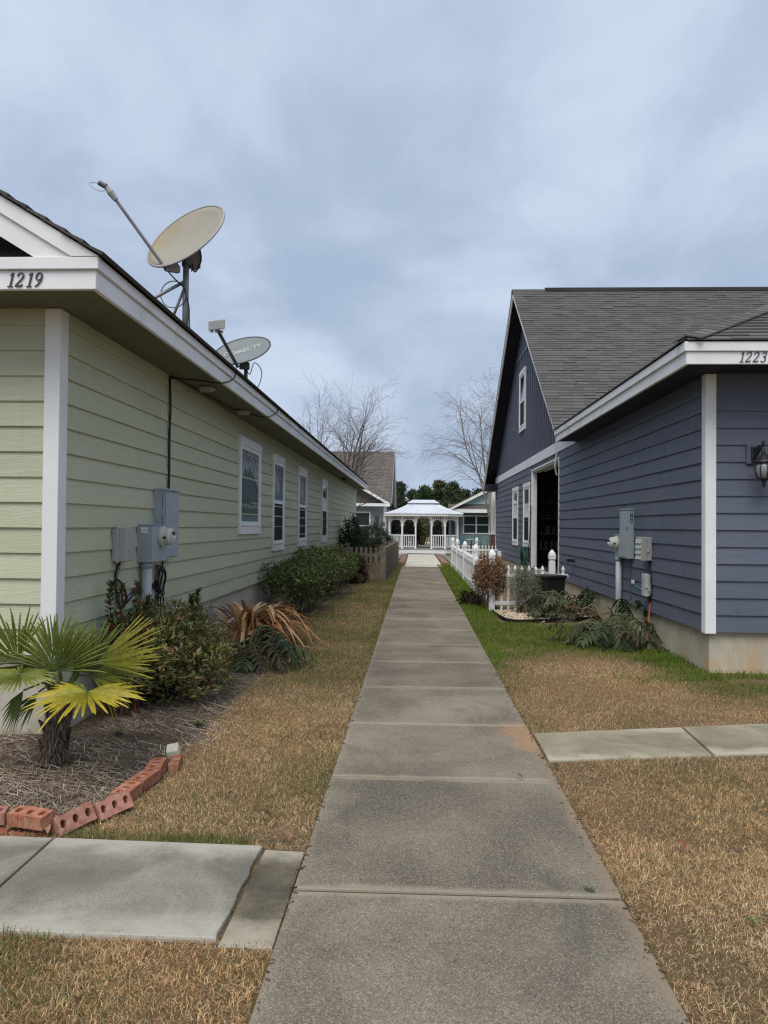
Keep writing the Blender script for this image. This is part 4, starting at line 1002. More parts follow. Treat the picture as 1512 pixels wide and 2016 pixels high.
b = MB(); b.tube([fe, fe + dr_*0.03 + Vector((-0.05, 0, 0.01))], [0.026, 0.024], 8); b.build('feed_head', M['dark_grey'], arm)
b = MB(); b.tube([fe + Vector((-0.085 + 0.075*math.cos(a), 0.02*math.sin(a), 0.0 + 0.038*math.sin(a) - 0.03*math.cos(a))) for a in [i*math.pi/9 for i in range(19)]], 0.004, 5); b.build('wire_loop', M['plastic_grey'], arm)
b = MB(); b.tube(spline([ab, (-2.33, 7.25, 3.80), (-2.25, 7.29, 3.72), (-2.20, 7.29, 3.55), (-2.19, 7.28, 3.40), (-2.17, 7.28, 3.26), (-2.10, 7.45, 3.20)], 6), 0.007, 5); b.build('cable', M['rubber'], t, smooth=True)
b = MB(); b.tube([(-2.35 + 0.125*math.cos(a), 7.29, 3.66 + 0.13*math.sin(a)) for a in [i*2*math.pi/24 for i in range(25)]], 0.005, 5); b.build('cable', M['dark_grey'], t, smooth=True)
b = MB(); b.tube(spline([pt + Vector((.02, 0, .13)), pt + Vector((.12, 0, .14)), pt + Vector((.145, 0, .02)), pt + Vector((.09, 0, -.09)), pt + Vector((.06, 0, -.02))], 6), 0.008, 5); b.build('cable', M['rubber'], t, smooth=True)

t = thing('satellite_dish', (-2.34, 10.4, 3.3), 'smaller grey satellite dish lettered DIRECTV with a white receiver block', 'satellite dish', 'satellite dishes on the green house roof')
C2 = Vector((-2.396, 10.4, 3.83)); v_, r_v, u_v = frame_dir(C2)
n2 = -v_*0.52 + (r_v*-0.31 + u_v*0.95)*0.854
P2, n2, mj2, mn2 = dish(t, C2, n2, r_v*0.94 + u_v*0.34, 0.40, 0.30, 0.045, M['dish_grey'], M['dark_grey'])
b = MB(); b.tube([(-2.34, 10.42, 3.26), (-2.34, 10.42, 3.62)], 0.026, 10); b.build('pole', M['dark_grey'], t, smooth=True)
b = MB(); b.obox((-2.36, 10.42, 3.62), r_v*0.07, u_v*0.05, v_*0.06); b.obox((-2.36, 10.42, 3.69), r_v*0.05, u_v*0.05, v_*0.05); b.build('mount_bracket', M['dark_grey'], t, bevel=0.01)
a2 = Vector((-2.40, 10.22, 3.555)); l2 = Vector((-2.60, 9.85, 3.99))
b = MB(); b.obox((a2+l2)*0.5, (l2-a2)*0.5, ((l2-a2).cross(v_)).normalized()*0.022, v_*0.02); arm = b.build('feed_arm', M['dark_grey'], t)
b = MB(); b.obox(l2 + u_v*0.045, r_v*0.105 + u_v*0.02, u_v*0.062, v_*0.05); rc = b.build('receiver_block', M['plastic_pale'], arm, bevel=0.012, seg=2)
b = MB()
for q in (-0.06, 0.0, 0.06): b.lathe(l2 + r_v*q - u_v*0.02, [(0.022, 0), (0.022, -0.035)], 8, u_v)
b.build('receiver_horns', M['plastic_grey'], rc)
b = MB(); b.tube(spline([(-2.34, 10.40, 3.60), (-2.28, 10.40, 3.5), (-2.22, 10.4, 3.66), (-2.12, 10.4, 3.55), (-2.14, 10.4, 3.38), (-2.2, 10.4, 3.26), (-2.1, 10.42, 3.22)], 6), 0.006, 5); b.build('cable', M['rubber'], t, smooth=True)
def text_mesh(s, size):
    cu = bpy.data.curves.new('lettering', 'FONT'); cu.body = s; cu.size = size; cu.align_x = 'CENTER'; cu.align_y = 'CENTER'; cu.extrude = 0.0008; cu.space_character = 1.06; cu.offset = size*0.012
    o = bpy.data.objects.new('lettering', cu); COL.objects.link(o)
    dg = bpy.context.evaluated_depsgraph_get(); me = bpy.data.meshes.new_from_object(o.evaluated_get(dg)); bpy.data.objects.remove(o); return me
# lettering printed on the face: follows the bowl
me = text_mesh('DIRECTV', 0.105)
up2 = mn2 if mn2.z > 0 else -mn2
for v in me.vertices:
    x, y, dz = v.co.x + 0.06, v.co.y + 0.045, v.co.z
    rr2 = (x/0.40)**2 + (y/0.30)**2
    p = C2 + mj2*x + up2*y + n2*(0.045*(rr2 - 1) + 0.003 + dz)
    v.co = p - BASE[t.name]
me.materials.append(M['plastic_pale']); o = bpy.data.objects.new('lettering', me); COL.objects.link(o); o.parent = t
me = bpy.data.meshes.new('emblem')
b = MB(); pts = [C2 + mj2*(-0.215 + 0.035*math.cos(a)) + up2*(0.045 + 0.045*math.sin(a)) + n2*(0.045*((0.215/0.4)**2 - 1) + 0.006) for a in [i*math.pi/8 for i in range(16)]]
b.tube(pts + pts[:1], 0.008, 4); b.build('emblem', M['plastic_pale'], t)

# ================================================================== utility boxes on the right wall
t = thing('electric_panel', (2.9, 10.7, 1.0), 'tall pale grey breaker box with round meter on the blue wall', 'electric panel')
b = MB(); b.box(XR-0.105, XR-0.016, 10.49, 10.88, 1.03, 1.685); b.build('cabinet', M['util_teal'], t, bevel=0.005, seg=2)
b = MB(); b.box(XR-0.115, XR-0.016, 10.48, 10.89, 1.686, 1.705); b.build('top_cap', M['util_teal'], t, bevel=0.004)
b = MB(); b.box(XR-0.112, XR-0.1055, 10.51, 10.87, 1.05, 1.67); dr = b.build('door', M['util_teal'], t, bevel=0.003)
b = MB(); b.box(XR-0.118, XR-0.108, 10.482, 10.512, 1.43, 1.47); b.build('latch', M['steel'], dr)
for k, ch in enumerate('TES'):
    z = 1.625 - k*0.043
    b = MB(); b.box(XR-0.070, XR-0.040, 10.4865, 10.4895, z-0.02, z+0.02); lb = b.build('letter_label', M['black'], t)
    me = text_mesh(ch, 0.036); o = bpy.data.objects.new('letter', me); me.materials.append(M['sticker'])
    for v in me.vertices: v.co = Vector((XR-0.055 + v.co.x, 10.486 - v.co.z, z + v.co.y)) - BASE[t.name]
    COL.objects.link(o); o.parent = lb
b = MB(); b.box(XR-0.105, XR-0.016, 10.89, 11.17, 1.03, 1.345); b.build('meter_base', M['util_teal'], t, bevel=0.005, seg=2)
b = MB(); b.box(XR-0.110, XR-0.016, 10.885, 11.18, 1.346, 1.355); b.build('rain_lip', M['util_teal'], t)
meter(t, (XR-0.106, 11.03, 1.235), -1)
t = thing('conduit_pipe', (2.89, 11.05, 0), 'pale grey vertical conduit below the meter on the blue wall', 'pipe')
b = MB(); b.tube([(2.885, 11.05, -0.05), (2.885, 11.05, 0.99)], 0.042, 14); b.build('pipe', M['pvc'], t, smooth=True)
b = MB(); b.tube([(2.885, 11.05, 0.98), (2.885, 11.05, 1.0285)], 0.050, 14); b.build('coupling', M['util_teal'], t, smooth=True)
t = thing('vent_box', (2.9, 9.8, 1.03), 'grey plastic box with pale louvres right of the breaker box', 'utility box')
b = MB(); b.box(XR-0.075, XR-0.018, 9.695, 9.95, 1.04, 1.33); b.build('back_case', M['plastic_grey'], t, bevel=0.005)
b = MB(); b.box(XR-0.150, XR-0.076, 9.70, 9.94, 1.035, 1.335); cv = b.build('cover', M['plastic_grey'], t, bevel=0.010, seg=2)
for k in range(4):
    z = 1.055 + k*0.066
    b = MB(); b.prism([(XR-0.1505, 9.71, z), (XR-0.165, 9.71, z), (XR-0.1505, 9.71, z+0.058)], (0, 0.22, 0)); b.build('louvre', M['plastic_pale'], cv)
b = MB(); b.box(XR-0.082, XR-0.06, 9.68, 9.694, 1.15, 1.20); b.build('latch', M['plastic_pale'], t)
t = thing('junction_box', (2.9, 9.8, 0.59), 'small pale grey junction box low on the blue wall above the orange cable', 'utility box')
b = MB(); b.box(XR-0.05, XR-0.018, 9.71, 9.87, 0.60, 0.865); b.build('back_case', M['plastic_grey'], t, bevel=0.004)
b = MB(); b.box(XR-0.100, XR-0.051, 9.715, 9.865, 0.592, 0.875); cv = b.build('cover', M['plastic_pale'], t, bevel=0.008, seg=2)
b = MB(); b.box(XR-0.1015, XR-0.1002, 9.77, 9.82, 0.77, 0.82); b.build('logo_plate', M['plastic_grey'], cv)
b = MB(); b.box(XR-0.105, XR-0.045, 9.698, 9.7145, 0.70, 0.722); b.box(XR-0.062, XR-0.045, 9.698, 9.7145, 0.66, 0.70); b.build('latch', M['plastic_pale'], t)
WR = XR - 0.032
cable('orange_conduit', [(WR, 9.73, 0.53), (WR-.008, 9.725, 0.40), (WR-.02, 9.71, 0.2), (WR-.025, 9.70, -0.04)], 0.013, M['orange_cable'], 'orange cable dropping from the junction box to the grass')
t = thing('cable_bundle', (WR, 9.75, 0.8), 'black wires between the louvred box and the junction box', 'cable')
for q in range(3):
    b = MB(); b.tube(spline([(WR, 9.74+.02*q, 1.04), (WR, 9.73+.02*q, 0.95), (WR, 9.69+.01*q, 0.80), (WR, 9.67, 0.66), (WR-.01*q, 9.70, 0.57), (WR, 9.735, 0.52-.01*q)], 5), 0.007, 5); b.build('wire', M['rubber'], t, smooth=True)
b = MB(); b.tube(spline([(WR-.02, 9.76, 0.60), (WR-.01, 9.73, 0.52), (WR, 9.74, 0.46)], 5), 0.011, 5); b.build('wire', M['rubber'], t, smooth=True)
cable('teal_wire', [(WR-.03, 9.80, 0.60), (WR, 9.95, 0.615), (WR, 10.15, 0.66), (WR, 10.35, 0.67), (WR, 10.5, 0.70)], 0.0055, M['teal_wire'], 'thin teal wire running left from the junction box to a white tag')
cable('ground_wire', [(WR, 10.62, 1.03), (WR, 10.62, 0.7), (WR, 10.60, 0.45), (WR-.01, 10.66, 0.2), (WR-.05, 10.7, 0.0)], 0.0055, M['dark_grey'], 'thin dark wire hanging from the breaker box down the blue wall')
b = MB(); b.box(WR-.004, WR+.004, 10.42, 10.56, 0.695, 0.745); tag(b.build('cable_tag', M['sticker'], bevel=0.003), 'white plastic cable tag beside the pale conduit on the blue wall', 'tag')
# wall lantern by the front corner
t = thing('wall_lantern', (3.40, 7.92, 2.1), 'black cast iron lantern with ribbed glass on the blue front wall', 'lantern')
b = MB(); b.box(3.335, 3.46, 7.895, 7.9185, 2.105, 2.30); b.build('mount_block', M['navy_flat'], t, bevel=0.003)
b = MB(); b.box(3.375, 3.425, 7.875, 7.8945, 2.12, 2.28); bp = b.build('back_plate', M['iron'], t, bevel=0.008, seg=2)
b = MB(); b.tube(spline([(3.40, 7.88, 2.16), (3.41, 7.84, 2.20), (3.425, 7.79, 2.25), (3.432, 7.75, 2.23), (3.432, 7.74, 2.17)], 5), 0.018, 8); b.build('arm', M['iron'], t, smooth=True)
b = MB(); b.tube(spline([(3.40, 7.88, 2.24), (3.42, 7.82, 2.27), (3.44, 7.78, 2.28), (3.445, 7.77, 2.33)], 5), [0.014]*15+[0.006], 6); b.build('scroll', M['iron'], t, smooth=True)
LC = Vector((3.432, 7.73, 0))
b = MB(); b.lathe(LC, [(0.012, 2.20), (0.03, 2.18), (0.055, 2.150), (0.078, 2.128), (0.092, 2.112), (0.092, 2.100), (0.06, 2.098)], 20); b.build('canopy', M['iron'], t, smooth=True)
b = MB(); b.lathe(LC, [(0.068, 2.098), (0.080, 2.06), (0.080, 2.01), (0.062, 1.955), (0.045, 1.945)], 20); b.build('globe', M['lamp_glass'], t, smooth=True)
for k in range(8):
    a = 2*math.pi*k/8; d = Vector((math.cos(a), math.sin(a), 0))
    b = MB(); b.tube([LC + d*r + Vector((0, 0, z)) for r, z in ((0.072, 2.10), (0.085, 2.06), (0.085, 2.01), (0.066, 1.952), (0.04, 1.94))], 0.006, 5); b.build('rib', M['iron'], t)
b = MB(); b.lathe(LC, [(0.062, 1.953), (0.066, 1.945), (0.045, 1.935), (0.018, 1.92), (0.022, 1.905), (0.012, 1.89), (0.018, 1.875), (0.004, 1.86)], 14); b.build('finial', M['iron'], t, smooth=True)
# white bib box near the far corner, spigot and hose by the doorway
t = thing('spigot', (2.93, 27.0, 0.4), 'small white box low on the far end of the blue wall', 'outlet box')
b = MB(); b.box(XR-0.13, XR-0.02, 26.4, 26.62, 0.40, 0.60); b.build('case', M['vinyl'], t, bevel=0.01); b = MB(); b.box(XR-0.15, XR-0.131, 26.43, 26.59, 0.42, 0.54); b.build('cover', M['sticker'], t)
b = MB(); b.tube([(XR, 14.35, 0.83), (XR-0.09, 14.35, 0.83)], 0.03, 8); b.box(XR-0.16, XR-0.09, 14.31, 14.39, 0.80, 0.86); tag(b.build('wall_pipe', M['black']), 'short black pipe stub on the blue wall above the brown planter', 'pipe')
t = thing('garden_hose', (2.9, 19.95, 0.5), 'dark green hose coiled on the blue wall beside the doorway', 'hose')
for q in range(9):
    cy, cz, ry, rz = 20.15 + random.uniform(-.08, .08), 0.58 + random.uniform(-.05, .05), random.uniform(.22, .34), random.uniform(.24, .38)
    b = MB(); b.tube([(XR-.06-0.016*q, cy + ry*math.cos(a), cz + rz*math.sin(a)) for a in [i*2*math.pi/20 for i in range(21)]], 0.013, 6); b.build('loop', M['green_hose'], t, smooth=True)
cable('hanging_cable', [(XR-.05, 19.58, 2.0), (XR-.06, 19.60, 1.5), (XR-.07, 19.66, 1.1), (XR-.08, 19.8, 0.90), (XR-.08, 20.1, 0.93), (XR-.1, 20.45, 0.88), (XR-.1, 20.62, 0.62), (XR-.1, 20.6, 0.4)], 0.012, M['rubber'], 'black cord draped down the white door frame on the blue wall')

# ================================================================== foliage tools
def leaf_cloud(pos, d, nrm, L, W, C, fold=0.25, droop=0.0):
    """arrays -> two-quad leaves: base, two side points each side, tip"""
    pos = np.asarray(pos, float); d = np.asarray(d, float); nrm = np.asarray(nrm, float); L = np.asarray(L, float)[:, None]; W = np.asarray(W, float)[:, None]
    d /= np.linalg.norm(d, axis=1, keepdims=True) + 1e-9
    s = np.cross(d, nrm); s /= np.linalg.norm(s, axis=1, keepdims=True) + 1e-9
    n = np.cross(s, d)
    dz = np.zeros_like(d); dz[:, 2] = -1
    def at(t, w, h): return pos + d*L*t + s*W*w + n*W*h + dz*L*droop*t*t
    vs_ = np.stack([at(0, 0, 0), at(.35, .5, fold), at(.72, .36, fold*.7), at(1, 0, 0), at(.72, -.36, fold*.7), at(.35, -.5, fold)], axis=1).reshape(-1, 3)
    k = np.arange(len(pos))[:, None]*6
    f = np.concatenate([k + np.array([[0, 1, 2, 3]]), k + np.array([[0, 3, 4, 5]])])
    return vs_, f, np.repeat(np.asarray(C, float), 6, axis=0)
def unit(n):
    v = rng.normal(size=(n, 3)); return v/np.linalg.norm(v, axis=1, keepdims=True)
def pick(cols, n, jit=0.2):
    cols = np.asarray(cols, float); w = cols[:, 3] if cols.shape[1] > 3 else np.ones(len(cols)); w = w/w.sum()
    c = cols[rng.choice(len(cols), n, p=w), :3]; return c*(1 + rng.uniform(-jit, jit, (n, 1)))
def shrub(name, label, cat, base, blobs, n_cl, per, L, W, cols, mat, stem_col, group=None, up=0.5, n_stem=26, stem_r=0.006, shell=0.55, droop=0.1, keep=None, lumps=0):
    """shrub > foliage, stems; blobs = [(centre, radii)] in world coordinates"""
    t = thing(name, base, label, cat, group)
    if lumps:
        ex_ = []
        for c0, r0_ in blobs:
            for q in range(lumps):
                u_ = unit(1)[0]; u_[2] = abs(u_[2])*.8 + .15; k_ = random.uniform(.22, .42); ex_.append((tuple(np.array(c0) + u_*np.array(r0_)*random.uniform(.85, 1.08)), tuple(np.array(r0_)*k_)))
        blobs = blobs + ex_
    vol = np.array([b[1][0]*b[1][1]*b[1][2] for b in blobs]); vol = (vol**(2/3)); vol /= vol.sum()
    bi = rng.choice(len(blobs), n_cl, p=vol); C = np.array([b[0] for b in blobs])[bi]; Rr = np.array([b[1] for b in blobs])[bi]
    u = unit(n_cl); r = shell + (1-shell)*rng.random((n_cl, 1))**0.6
    lump = np.array([1 + 0.28*nz(*(q*2.3 + c*1.7)) + 0.22*nz(*(q*6 + c*3)) for q, c in zip(u, C)])[:, None]
    P = C + u*Rr*r*lump
    ok = P[:, 2] > gz(base[1]) + 0.03
    if keep is not None: ok &= keep(P)
    P, u = P[ok], u[ok]; N = len(P)
    pos = np.repeat(P, per, axis=0); out = np.repeat(u, per, axis=0)
    ang = rng.uniform(0, 2*math.pi, N*per); ring = np.stack([np.cos(ang), np.sin(ang), np.zeros(N*per)], 1)
    d = ring*0.8 + out*0.5 + np.array([0, 0, up]) + rng.normal(0, .3, (N*per, 3))
    pos = pos + rng.normal(0, L*0.35, pos.shape)
    nrm = np.array([0, 0, 1.0]) + out*0.5 + rng.normal(0, .35, (N*per, 3))
    cc = np.repeat(pick(cols, N, 0.15), per, axis=0); mixm = rng.random(N*per) < 0.5
    cc[mixm] = pick(cols, int(mixm.sum()), 0.15)
    v, f, c = leaf_cloud(pos, d, nrm, L*rng.uniform(.4, 1.45, N*per), W*rng.uniform(.5, 1.3, N*per), cc, 0.2, droop)
    np_mesh('foliage', v, f, c, mat, t, base)
    b = MB(col=stem_col); idx = rng.choice(N, min(n_stem, N), replace=False)
    for i in idx:
        p = Vector(P[i]); s0 = Vector(base) + Vector((rng.normal(0, .07), rng.normal(0, .07), -0.03)); s0.x += (p.x - base[0])*0.3; s0.y += (p.y - base[1])*0.3
        m_ = s0.lerp(p, 0.5) + Vector((rng.normal(0, .04), rng.normal(0, .04), 0.05))
        b.col = tuple(q*random.uniform(.7, 1.3) for q in stem_col)
        b.tube([s0, m_, p], [stem_r*1.6, stem_r, stem_r*.5], 4)
    b.build('stems', M['bark'], t)
    return t
def ribbon(b, pts, ws, nrm0, fold=0.3):
    """folded strap along a polyline; b is MB"""
    rows = []; k = len(pts)
    for i, p in enumerate(pts):
        t = (pts[min(i+1, k-1)] - pts[max(i-1, 0)]).normalized(); s = t.cross(nrm0)
        if s.length < 1e-5: s = t.orthogonal()
        s.normalize(); n_ = s.cross(t)
        w = ws[i]; rows.append((b.vert(p + s*w + n_*w*fold), b.vert(p), b.vert(p - s*w + n_*w*fold)))
    for i in range(k - 1):
        b.face(rows[i][0], rows[i][1], rows[i+1][1], rows[i+1][0]); b.face(rows[i][1], rows[i][2], rows[i+1][2], rows[i+1][1])

# ================================================================== planting beds on the left
BED = [(-2.455, 3.57), (-1.95, 3.60), (-1.70, 3.60), (-1.585, 3.76), (-1.50, 3.94), (-1.505, 4.3), (-1.46, 4.6), (-1.45, 4.85), (-1.47, 5.4), (-1.49, 6.0), (-1.50, 7.0), (-1.56, 8.0), (-1.66, 9.2), (-1.74, 10.1), (-1.70, 12), (-1.58, 15), (-1.46, 19), (-1.45, 20.4)]
def bed_x(y):
    pts = BED[1:]
    if y <= pts[0][1]: return pts[0][0]
    for (xa, ya), (xb, yb) in zip(pts[:-1], pts[1:]):
        if ya <= y <= yb and yb > ya: return xa + (xb - xa)*(y - ya)/(yb - ya)
    return pts[-1][0]
b = MB(); ys = np.linspace(3.58, 20.4, 60); rows = []
for y in ys:
    xe = bed_x(y); row = []
    for k in range(9):
        f = k/8; x = -2.47 + (xe + 2.47)*f if y > 5.1 else -4.5 + (xe + 4.5)*f
        row.append(b.vert((x, y, -0.030 + 0.055*math.sin(math.pi*min(1, (1-f)*1.2 + .03)) * (1 if y < 8 else .6) + 0.012*nz(x*4, y*4))))
    rows.append(row)
for i in range(len(rows)-1):
    for k in range(8): b.face(rows[i][k], rows[i][k+1], rows[i+1][k+1], rows[i+1][k])
tag(b.build('planting_bed', M['mulch'], smooth=True), kind='structure')
def bed_h(x, y):
    xe = bed_x(y); x0 = -2.47 if y > 5.1 else -4.5; f = min(1, max(0, (x - x0)/(xe - x0)))
    return -0.030 + 0.055*math.sin(math.pi*min(1, (1-f)*1.2 + .03))*(1 if y < 8 else .6)
def straw():
    vs_, fs, cs = [], [], []; o = 0
    cols = [(0.42, 0.355, 0.28), (0.31, 0.245, 0.185), (0.50, 0.45, 0.38), (0.19, 0.135, 0.10), (0.36, 0.26, 0.18)]
    n = 0
    while n < 21000:
        y = 3.6 + 16*random.random()**2.2; xe = bed_x(y); x0 = -2.47 if y > 5.12 else -3.4
        x = random.uniform(x0, xe + 0.06 + (0.1*random.random() if y > 5 else -0.08)); n += 1
        h = bed_h(x, y); L = random.uniform(0.06, 0.17); w = random.uniform(0.0008, 0.0016) * (1 + y*0.06)
        a = random.uniform(0, math.pi) + 0.8*nz(x*2, y*2); cu = random.uniform(-.25, .25); z = h + random.random()**2*0.022 + 0.003; tl = random.uniform(-.08, .13)
        dark = 1.0 if not (y > 5.0 and y < 8 and x < -1.6) else 0.75
        c = random.choice(cols); g_ = random.uniform(.75, 1.2)*dark; c = tuple(q*g_ for q in c)
        d = (math.cos(a), math.sin(a)); s = (-d[1], d[0])
        for t in (-0.5, 0.0, 0.5):
            px, py = x + d[0]*L*t + s[0]*cu*L*(t*t-.1), y + d[1]*L*t + s[1]*cu*L*(t*t-.1)
            pz = z + tl*L*(t+.5)
            vs_.append((px + s[0]*w, py + s[1]*w, pz)); vs_.append((px - s[0]*w, py - s[1]*w, pz + w*.4)); cs += [c, c]
        fs += [(o, o+1, o+3, o+2), (o+2, o+3, o+5, o+4)]; o += 6
    ob = np_mesh('pine_straw', vs_, np.array(fs), cs, M['dry']); tag(ob, 'brown pine straw scattered over the bed by the green house', 'mulch', kind='stuff')
straw()

# ------------------------------------------------------------------ bricks edging the bed
def brick_mesh(mat):
    """cored brick lying flat, holes through the top: 0.2 x 0.09 x 0.058"""
    b = MB(); L, W, H = 0.198, 0.090, 0.058; xs = [-L/2, -L/6, L/6, L/2]
    for zi, z in ((0, H), (1, 0.0)):
        for i in range(3):
            cx = (xs[i] + xs[i+1])/2; K = 12
            hole = [(cx + 0.016*math.cos(2*math.pi*k/K), 0.022*math.sin(2*math.pi*k/K)) for k in range(K)]
            sq = []
            for k in range(K):
                a = 2*math.pi*k/K; dx, dy = math.cos(a), math.sin(a); m_ = max(abs(dx)/(L/6), abs(dy)/(W/2)); sq.append((cx + dx/m_, dy/m_))
            # add true corners by splitting the ring at corner directions
            hv = [b.vert((x, y, z)) for x, y in hole]; sv = [b.vert((x, y, z)) for x, y in sq]
            cor = {}
            for (sx, sy) in ((1, 1), (-1, 1), (-1, -1), (1, -1)):
                cor[math.atan2(sy*W/2, sx*L/6) % (2*math.pi)] = b.vert((cx + sx*L/6, sy*W/2, z))
            for k in range(K):
                q = (k+1) % K; a0, a1 = 2*math.pi*k/K, 2*math.pi*(k+1)/K
                mid = [v for a, v in cor.items() if a0 < a < a1]
                f = [hv[k], sv[k]] + mid + [sv[q], hv[q]]
                b.face(*(f if zi == 0 else reversed(f)))
            if zi == 0: top = hv; 
            if zi == 0:
                bt = [b.vert((x, y, 0.004)) for x, y in hole]
                for k in range(K):
                    q = (k+1) % K; b.face(hv[k], hv[q], bt[q], bt[k])
    # ribbed long sides and plain ends
    n = 10; pr = []
    for k in range(n+1):
        x = -L/2 + L*k/n; pr.append((x, -W/2 - (0.0 if k % 2 else 0.0)))
    b.poly([(-L/2, -W/2, 0), (L/2, -W/2, 0), (L/2, -W/2, H), (-L/2, -W/2, H)]); b.poly([(L/2, W/2, 0), (-L/2, W/2, 0), (-L/2, W/2, H), (L/2, W/2, H)])
    b.poly([(L/2, -W/2, 0), (L/2, W/2, 0), (L/2, W/2, H), (L/2, -W/2, H)]); b.poly([(-L/2, W/2, 0), (-L/2, -W/2, 0), (-L/2, -W/2, H), (-L/2, W/2, H)])
    for sy in (-1, 1):
        for k in range(6):
            x = -L/2 + 0.012 + k*0.033; b.box(x, x+0.018, min(sy*W/2, sy*(W/2+.0025)), max(sy*W/2, sy*(W/2+.0025)), 0.004, H-0.004)
    jit = {}
    for i, p in enumerate(b.v):
        k_ = (round(p[0], 4), round(p[1], 4), round(p[2], 4))
        if k_ not in jit: jit[k_] = tuple(q + random.uniform(-.0016, .0016) for q in p)
        b.v[i] = jit[k_]
    o = b.build('brick', mat, origin=(0, 0, 0)); me = o.data; bpy.data.objects.remove(o); return me
BM1, BM2 = brick_mesh(M['brick']), brick_mesh(M['brick_pink'])
def put_brick(me, loc, yaw, roll, label, pitch=0.0):
    o = bpy.data.objects.new('brick', me); COL.objects.link(o)
    o.matrix_world = Matrix.Translation((loc[0], loc[1], loc[2] - 0.007)) @ Matrix.Rotation(yaw, 4, 'Z') @ Matrix.Rotation(pitch, 4, 'Y') @ Matrix.Rotation(roll, 4, 'X')
    tag(o, label, 'brick', 'bricks edging the straw bed')
put_brick(BM1, (-1.99, 3.60, -0.035), -0.05, R(82), 'half sunken brick under the leftmost pair of bed bricks, holes facing the walk')
put_brick(BM1, (-1.80, 3.60, -0.045), -0.02, R(82), 'sunken brick with grass on it below the ribbed orange brick')
put_brick(BM2, (-2.035, 3.60, 0.028), 0.25, R(4), 'dusty brick at the left picture edge beside the ribbed orange brick')
put_brick(BM1, (-1.795, 3.575, 0.040), -0.27, R(6), 'orange ribbed brick lying flat, leftmost whole brick of the edging')
put_brick(BM2, (-1.650, 3.665, 0.020), R(58), R(62), 'left one of the two pinkish bricks tilted on their side facing the walk', pitch=R(-7))
put_brick(BM2, (-1.535, 3.845, 0.022), R(60), R(62), 'right one of the two pinkish bricks tilted on their side facing the walk', pitch=R(-4))
put_brick(BM1, (-1.520, 4.040, 0.002), R(86), R(3), 'flat orange brick with three holes up just beyond the two tilted pink bricks')
put_brick(BM1, (-1.495, 4.250, 0.004), R(83), R(2), 'ribbed flat orange brick, middle one of three in line with holes up')
put_brick(BM1, (-1.497, 4.450, 0.006), R(98), R(-2), 'farthest of the three orange bricks in line with holes up')
put_brick(BM1, (-1.462, 4.600, -0.012), R(100), R(88), 'orange brick standing on its long edge at the far end of the edging')
b = MB(); b.obox((-1.490, 4.74, 0.040), (0.034, 0.010, 0.006), (-0.012, 0.045, 0.012), (-0.006, -.008, 0.026)); o = b.build('stone_block', M['brick_pale'], bevel=0.008, seg=2); tag(o, 'small pale stone block ending the brick edging', 'stone')

# ------------------------------------------------------------------ windmill palm
def fan(b, hub, axis, nrm, Rad, spread, n, ca, cb, split=0.5, droop=0.25, fold=0.75, sq=1.0, jit=0.10):
    hub, axis, nrm = Vector(hub), Vector(axis).normalized(), Vector(nrm); nrm = (nrm - axis*nrm.dot(axis)).normalized(); side = nrm.cross(axis)
    da = 2*spread/(n-1)
    for i in range(n):
        a = -spread + da*i; d = (axis*math.cos(a) + side*math.sin(a)); sd = (-axis*math.sin(a) + side*math.cos(a))
        Lr = Rad*(1 - 0.16*(abs(a)/math.pi)**2)*random.uniform(1-jit, 1+jit); hw = Rad*split*math.tan(da/2)*1.02
        dr_ = droop*random.uniform(.4, 1.9) + (0.25*random.random() if random.random() < .18 else 0); bend = random.uniform(-.06, .06)
        def pt(t, w, up_): return hub + d*Lr*t*sq + sd*(w + bend*Lr*t*t) + nrm*up_ + Vector((0, 0, -1))*dr_*Lr*t*t*t
        cc = lambda t: tuple(p + (q - p)*t for p, q in zip(ca, cb))
        tip = random.uniform(.85, 1.1)
        cs = []
        def vv(t, w, up_):
            b.col = tuple(q*tip for q in cc(t)); return b.vert(pt(t, w, up_))
        brown = random.random() < .35
        h = vv(0.02, 0, 0); r1 = [vv(split, -hw, -hw*fold), vv(split, 0, hw*fold), vv(split, hw, -hw*fold)]
        w2 = hw*0.70; r2 = [vv(0.80, -w2, -w2*fold*.5), vv(0.80, 0, w2*fold*.6), vv(0.80, w2, -w2*fold*.5)]
        w3 = hw*0.40; r3 = [vv(0.95, -w3, 0), vv(0.95, 0, w3*fold), vv(0.95, w3, 0)]; tp = vv(1.0, 0, 0)
        if brown: b.vc[tp] = (0.22, 0.13, 0.06)
        b.face(h, r1[0], r1[1]); b.face(h, r1[1], r1[2])
        for p, q in ((r1, r2), (r2, r3)):
            b.face(p[0], q[0], q[1], p[1]); b.face(p[1], q[1], q[2], p[2])
        b.face(r3[0], tp, r3[1]); b.face(r3[1], tp, r3[2])
PB = Vector((-2.11, 4.50, 0))
palm = thing('palm', (PB.x, PB.y, 0), 'small windmill palm with green and yellow fan leaves in the straw bed', 'palm')
b = MB(col=(0.11, 0.085, 0.065)); prof = []
pts = [(PB.x-.03, PB.y, -0.04), (PB.x-.025, PB.y, 0.06), (PB.x-.015, PB.y, 0.16), (PB.x, PB.y, 0.28), (PB.x+.015, PB.y, 0.40), (PB.x+.02, PB.y, 0.50)]
b.tube(pts, [0.070, 0.060, 0.056, 0.058, 0.052, 0.035], 14); b.build('trunk', M['bark'], palm, smooth=True)
b = MB(col=(0.1, 0.08, 0.06))      # shaggy fibre and old leaf bases
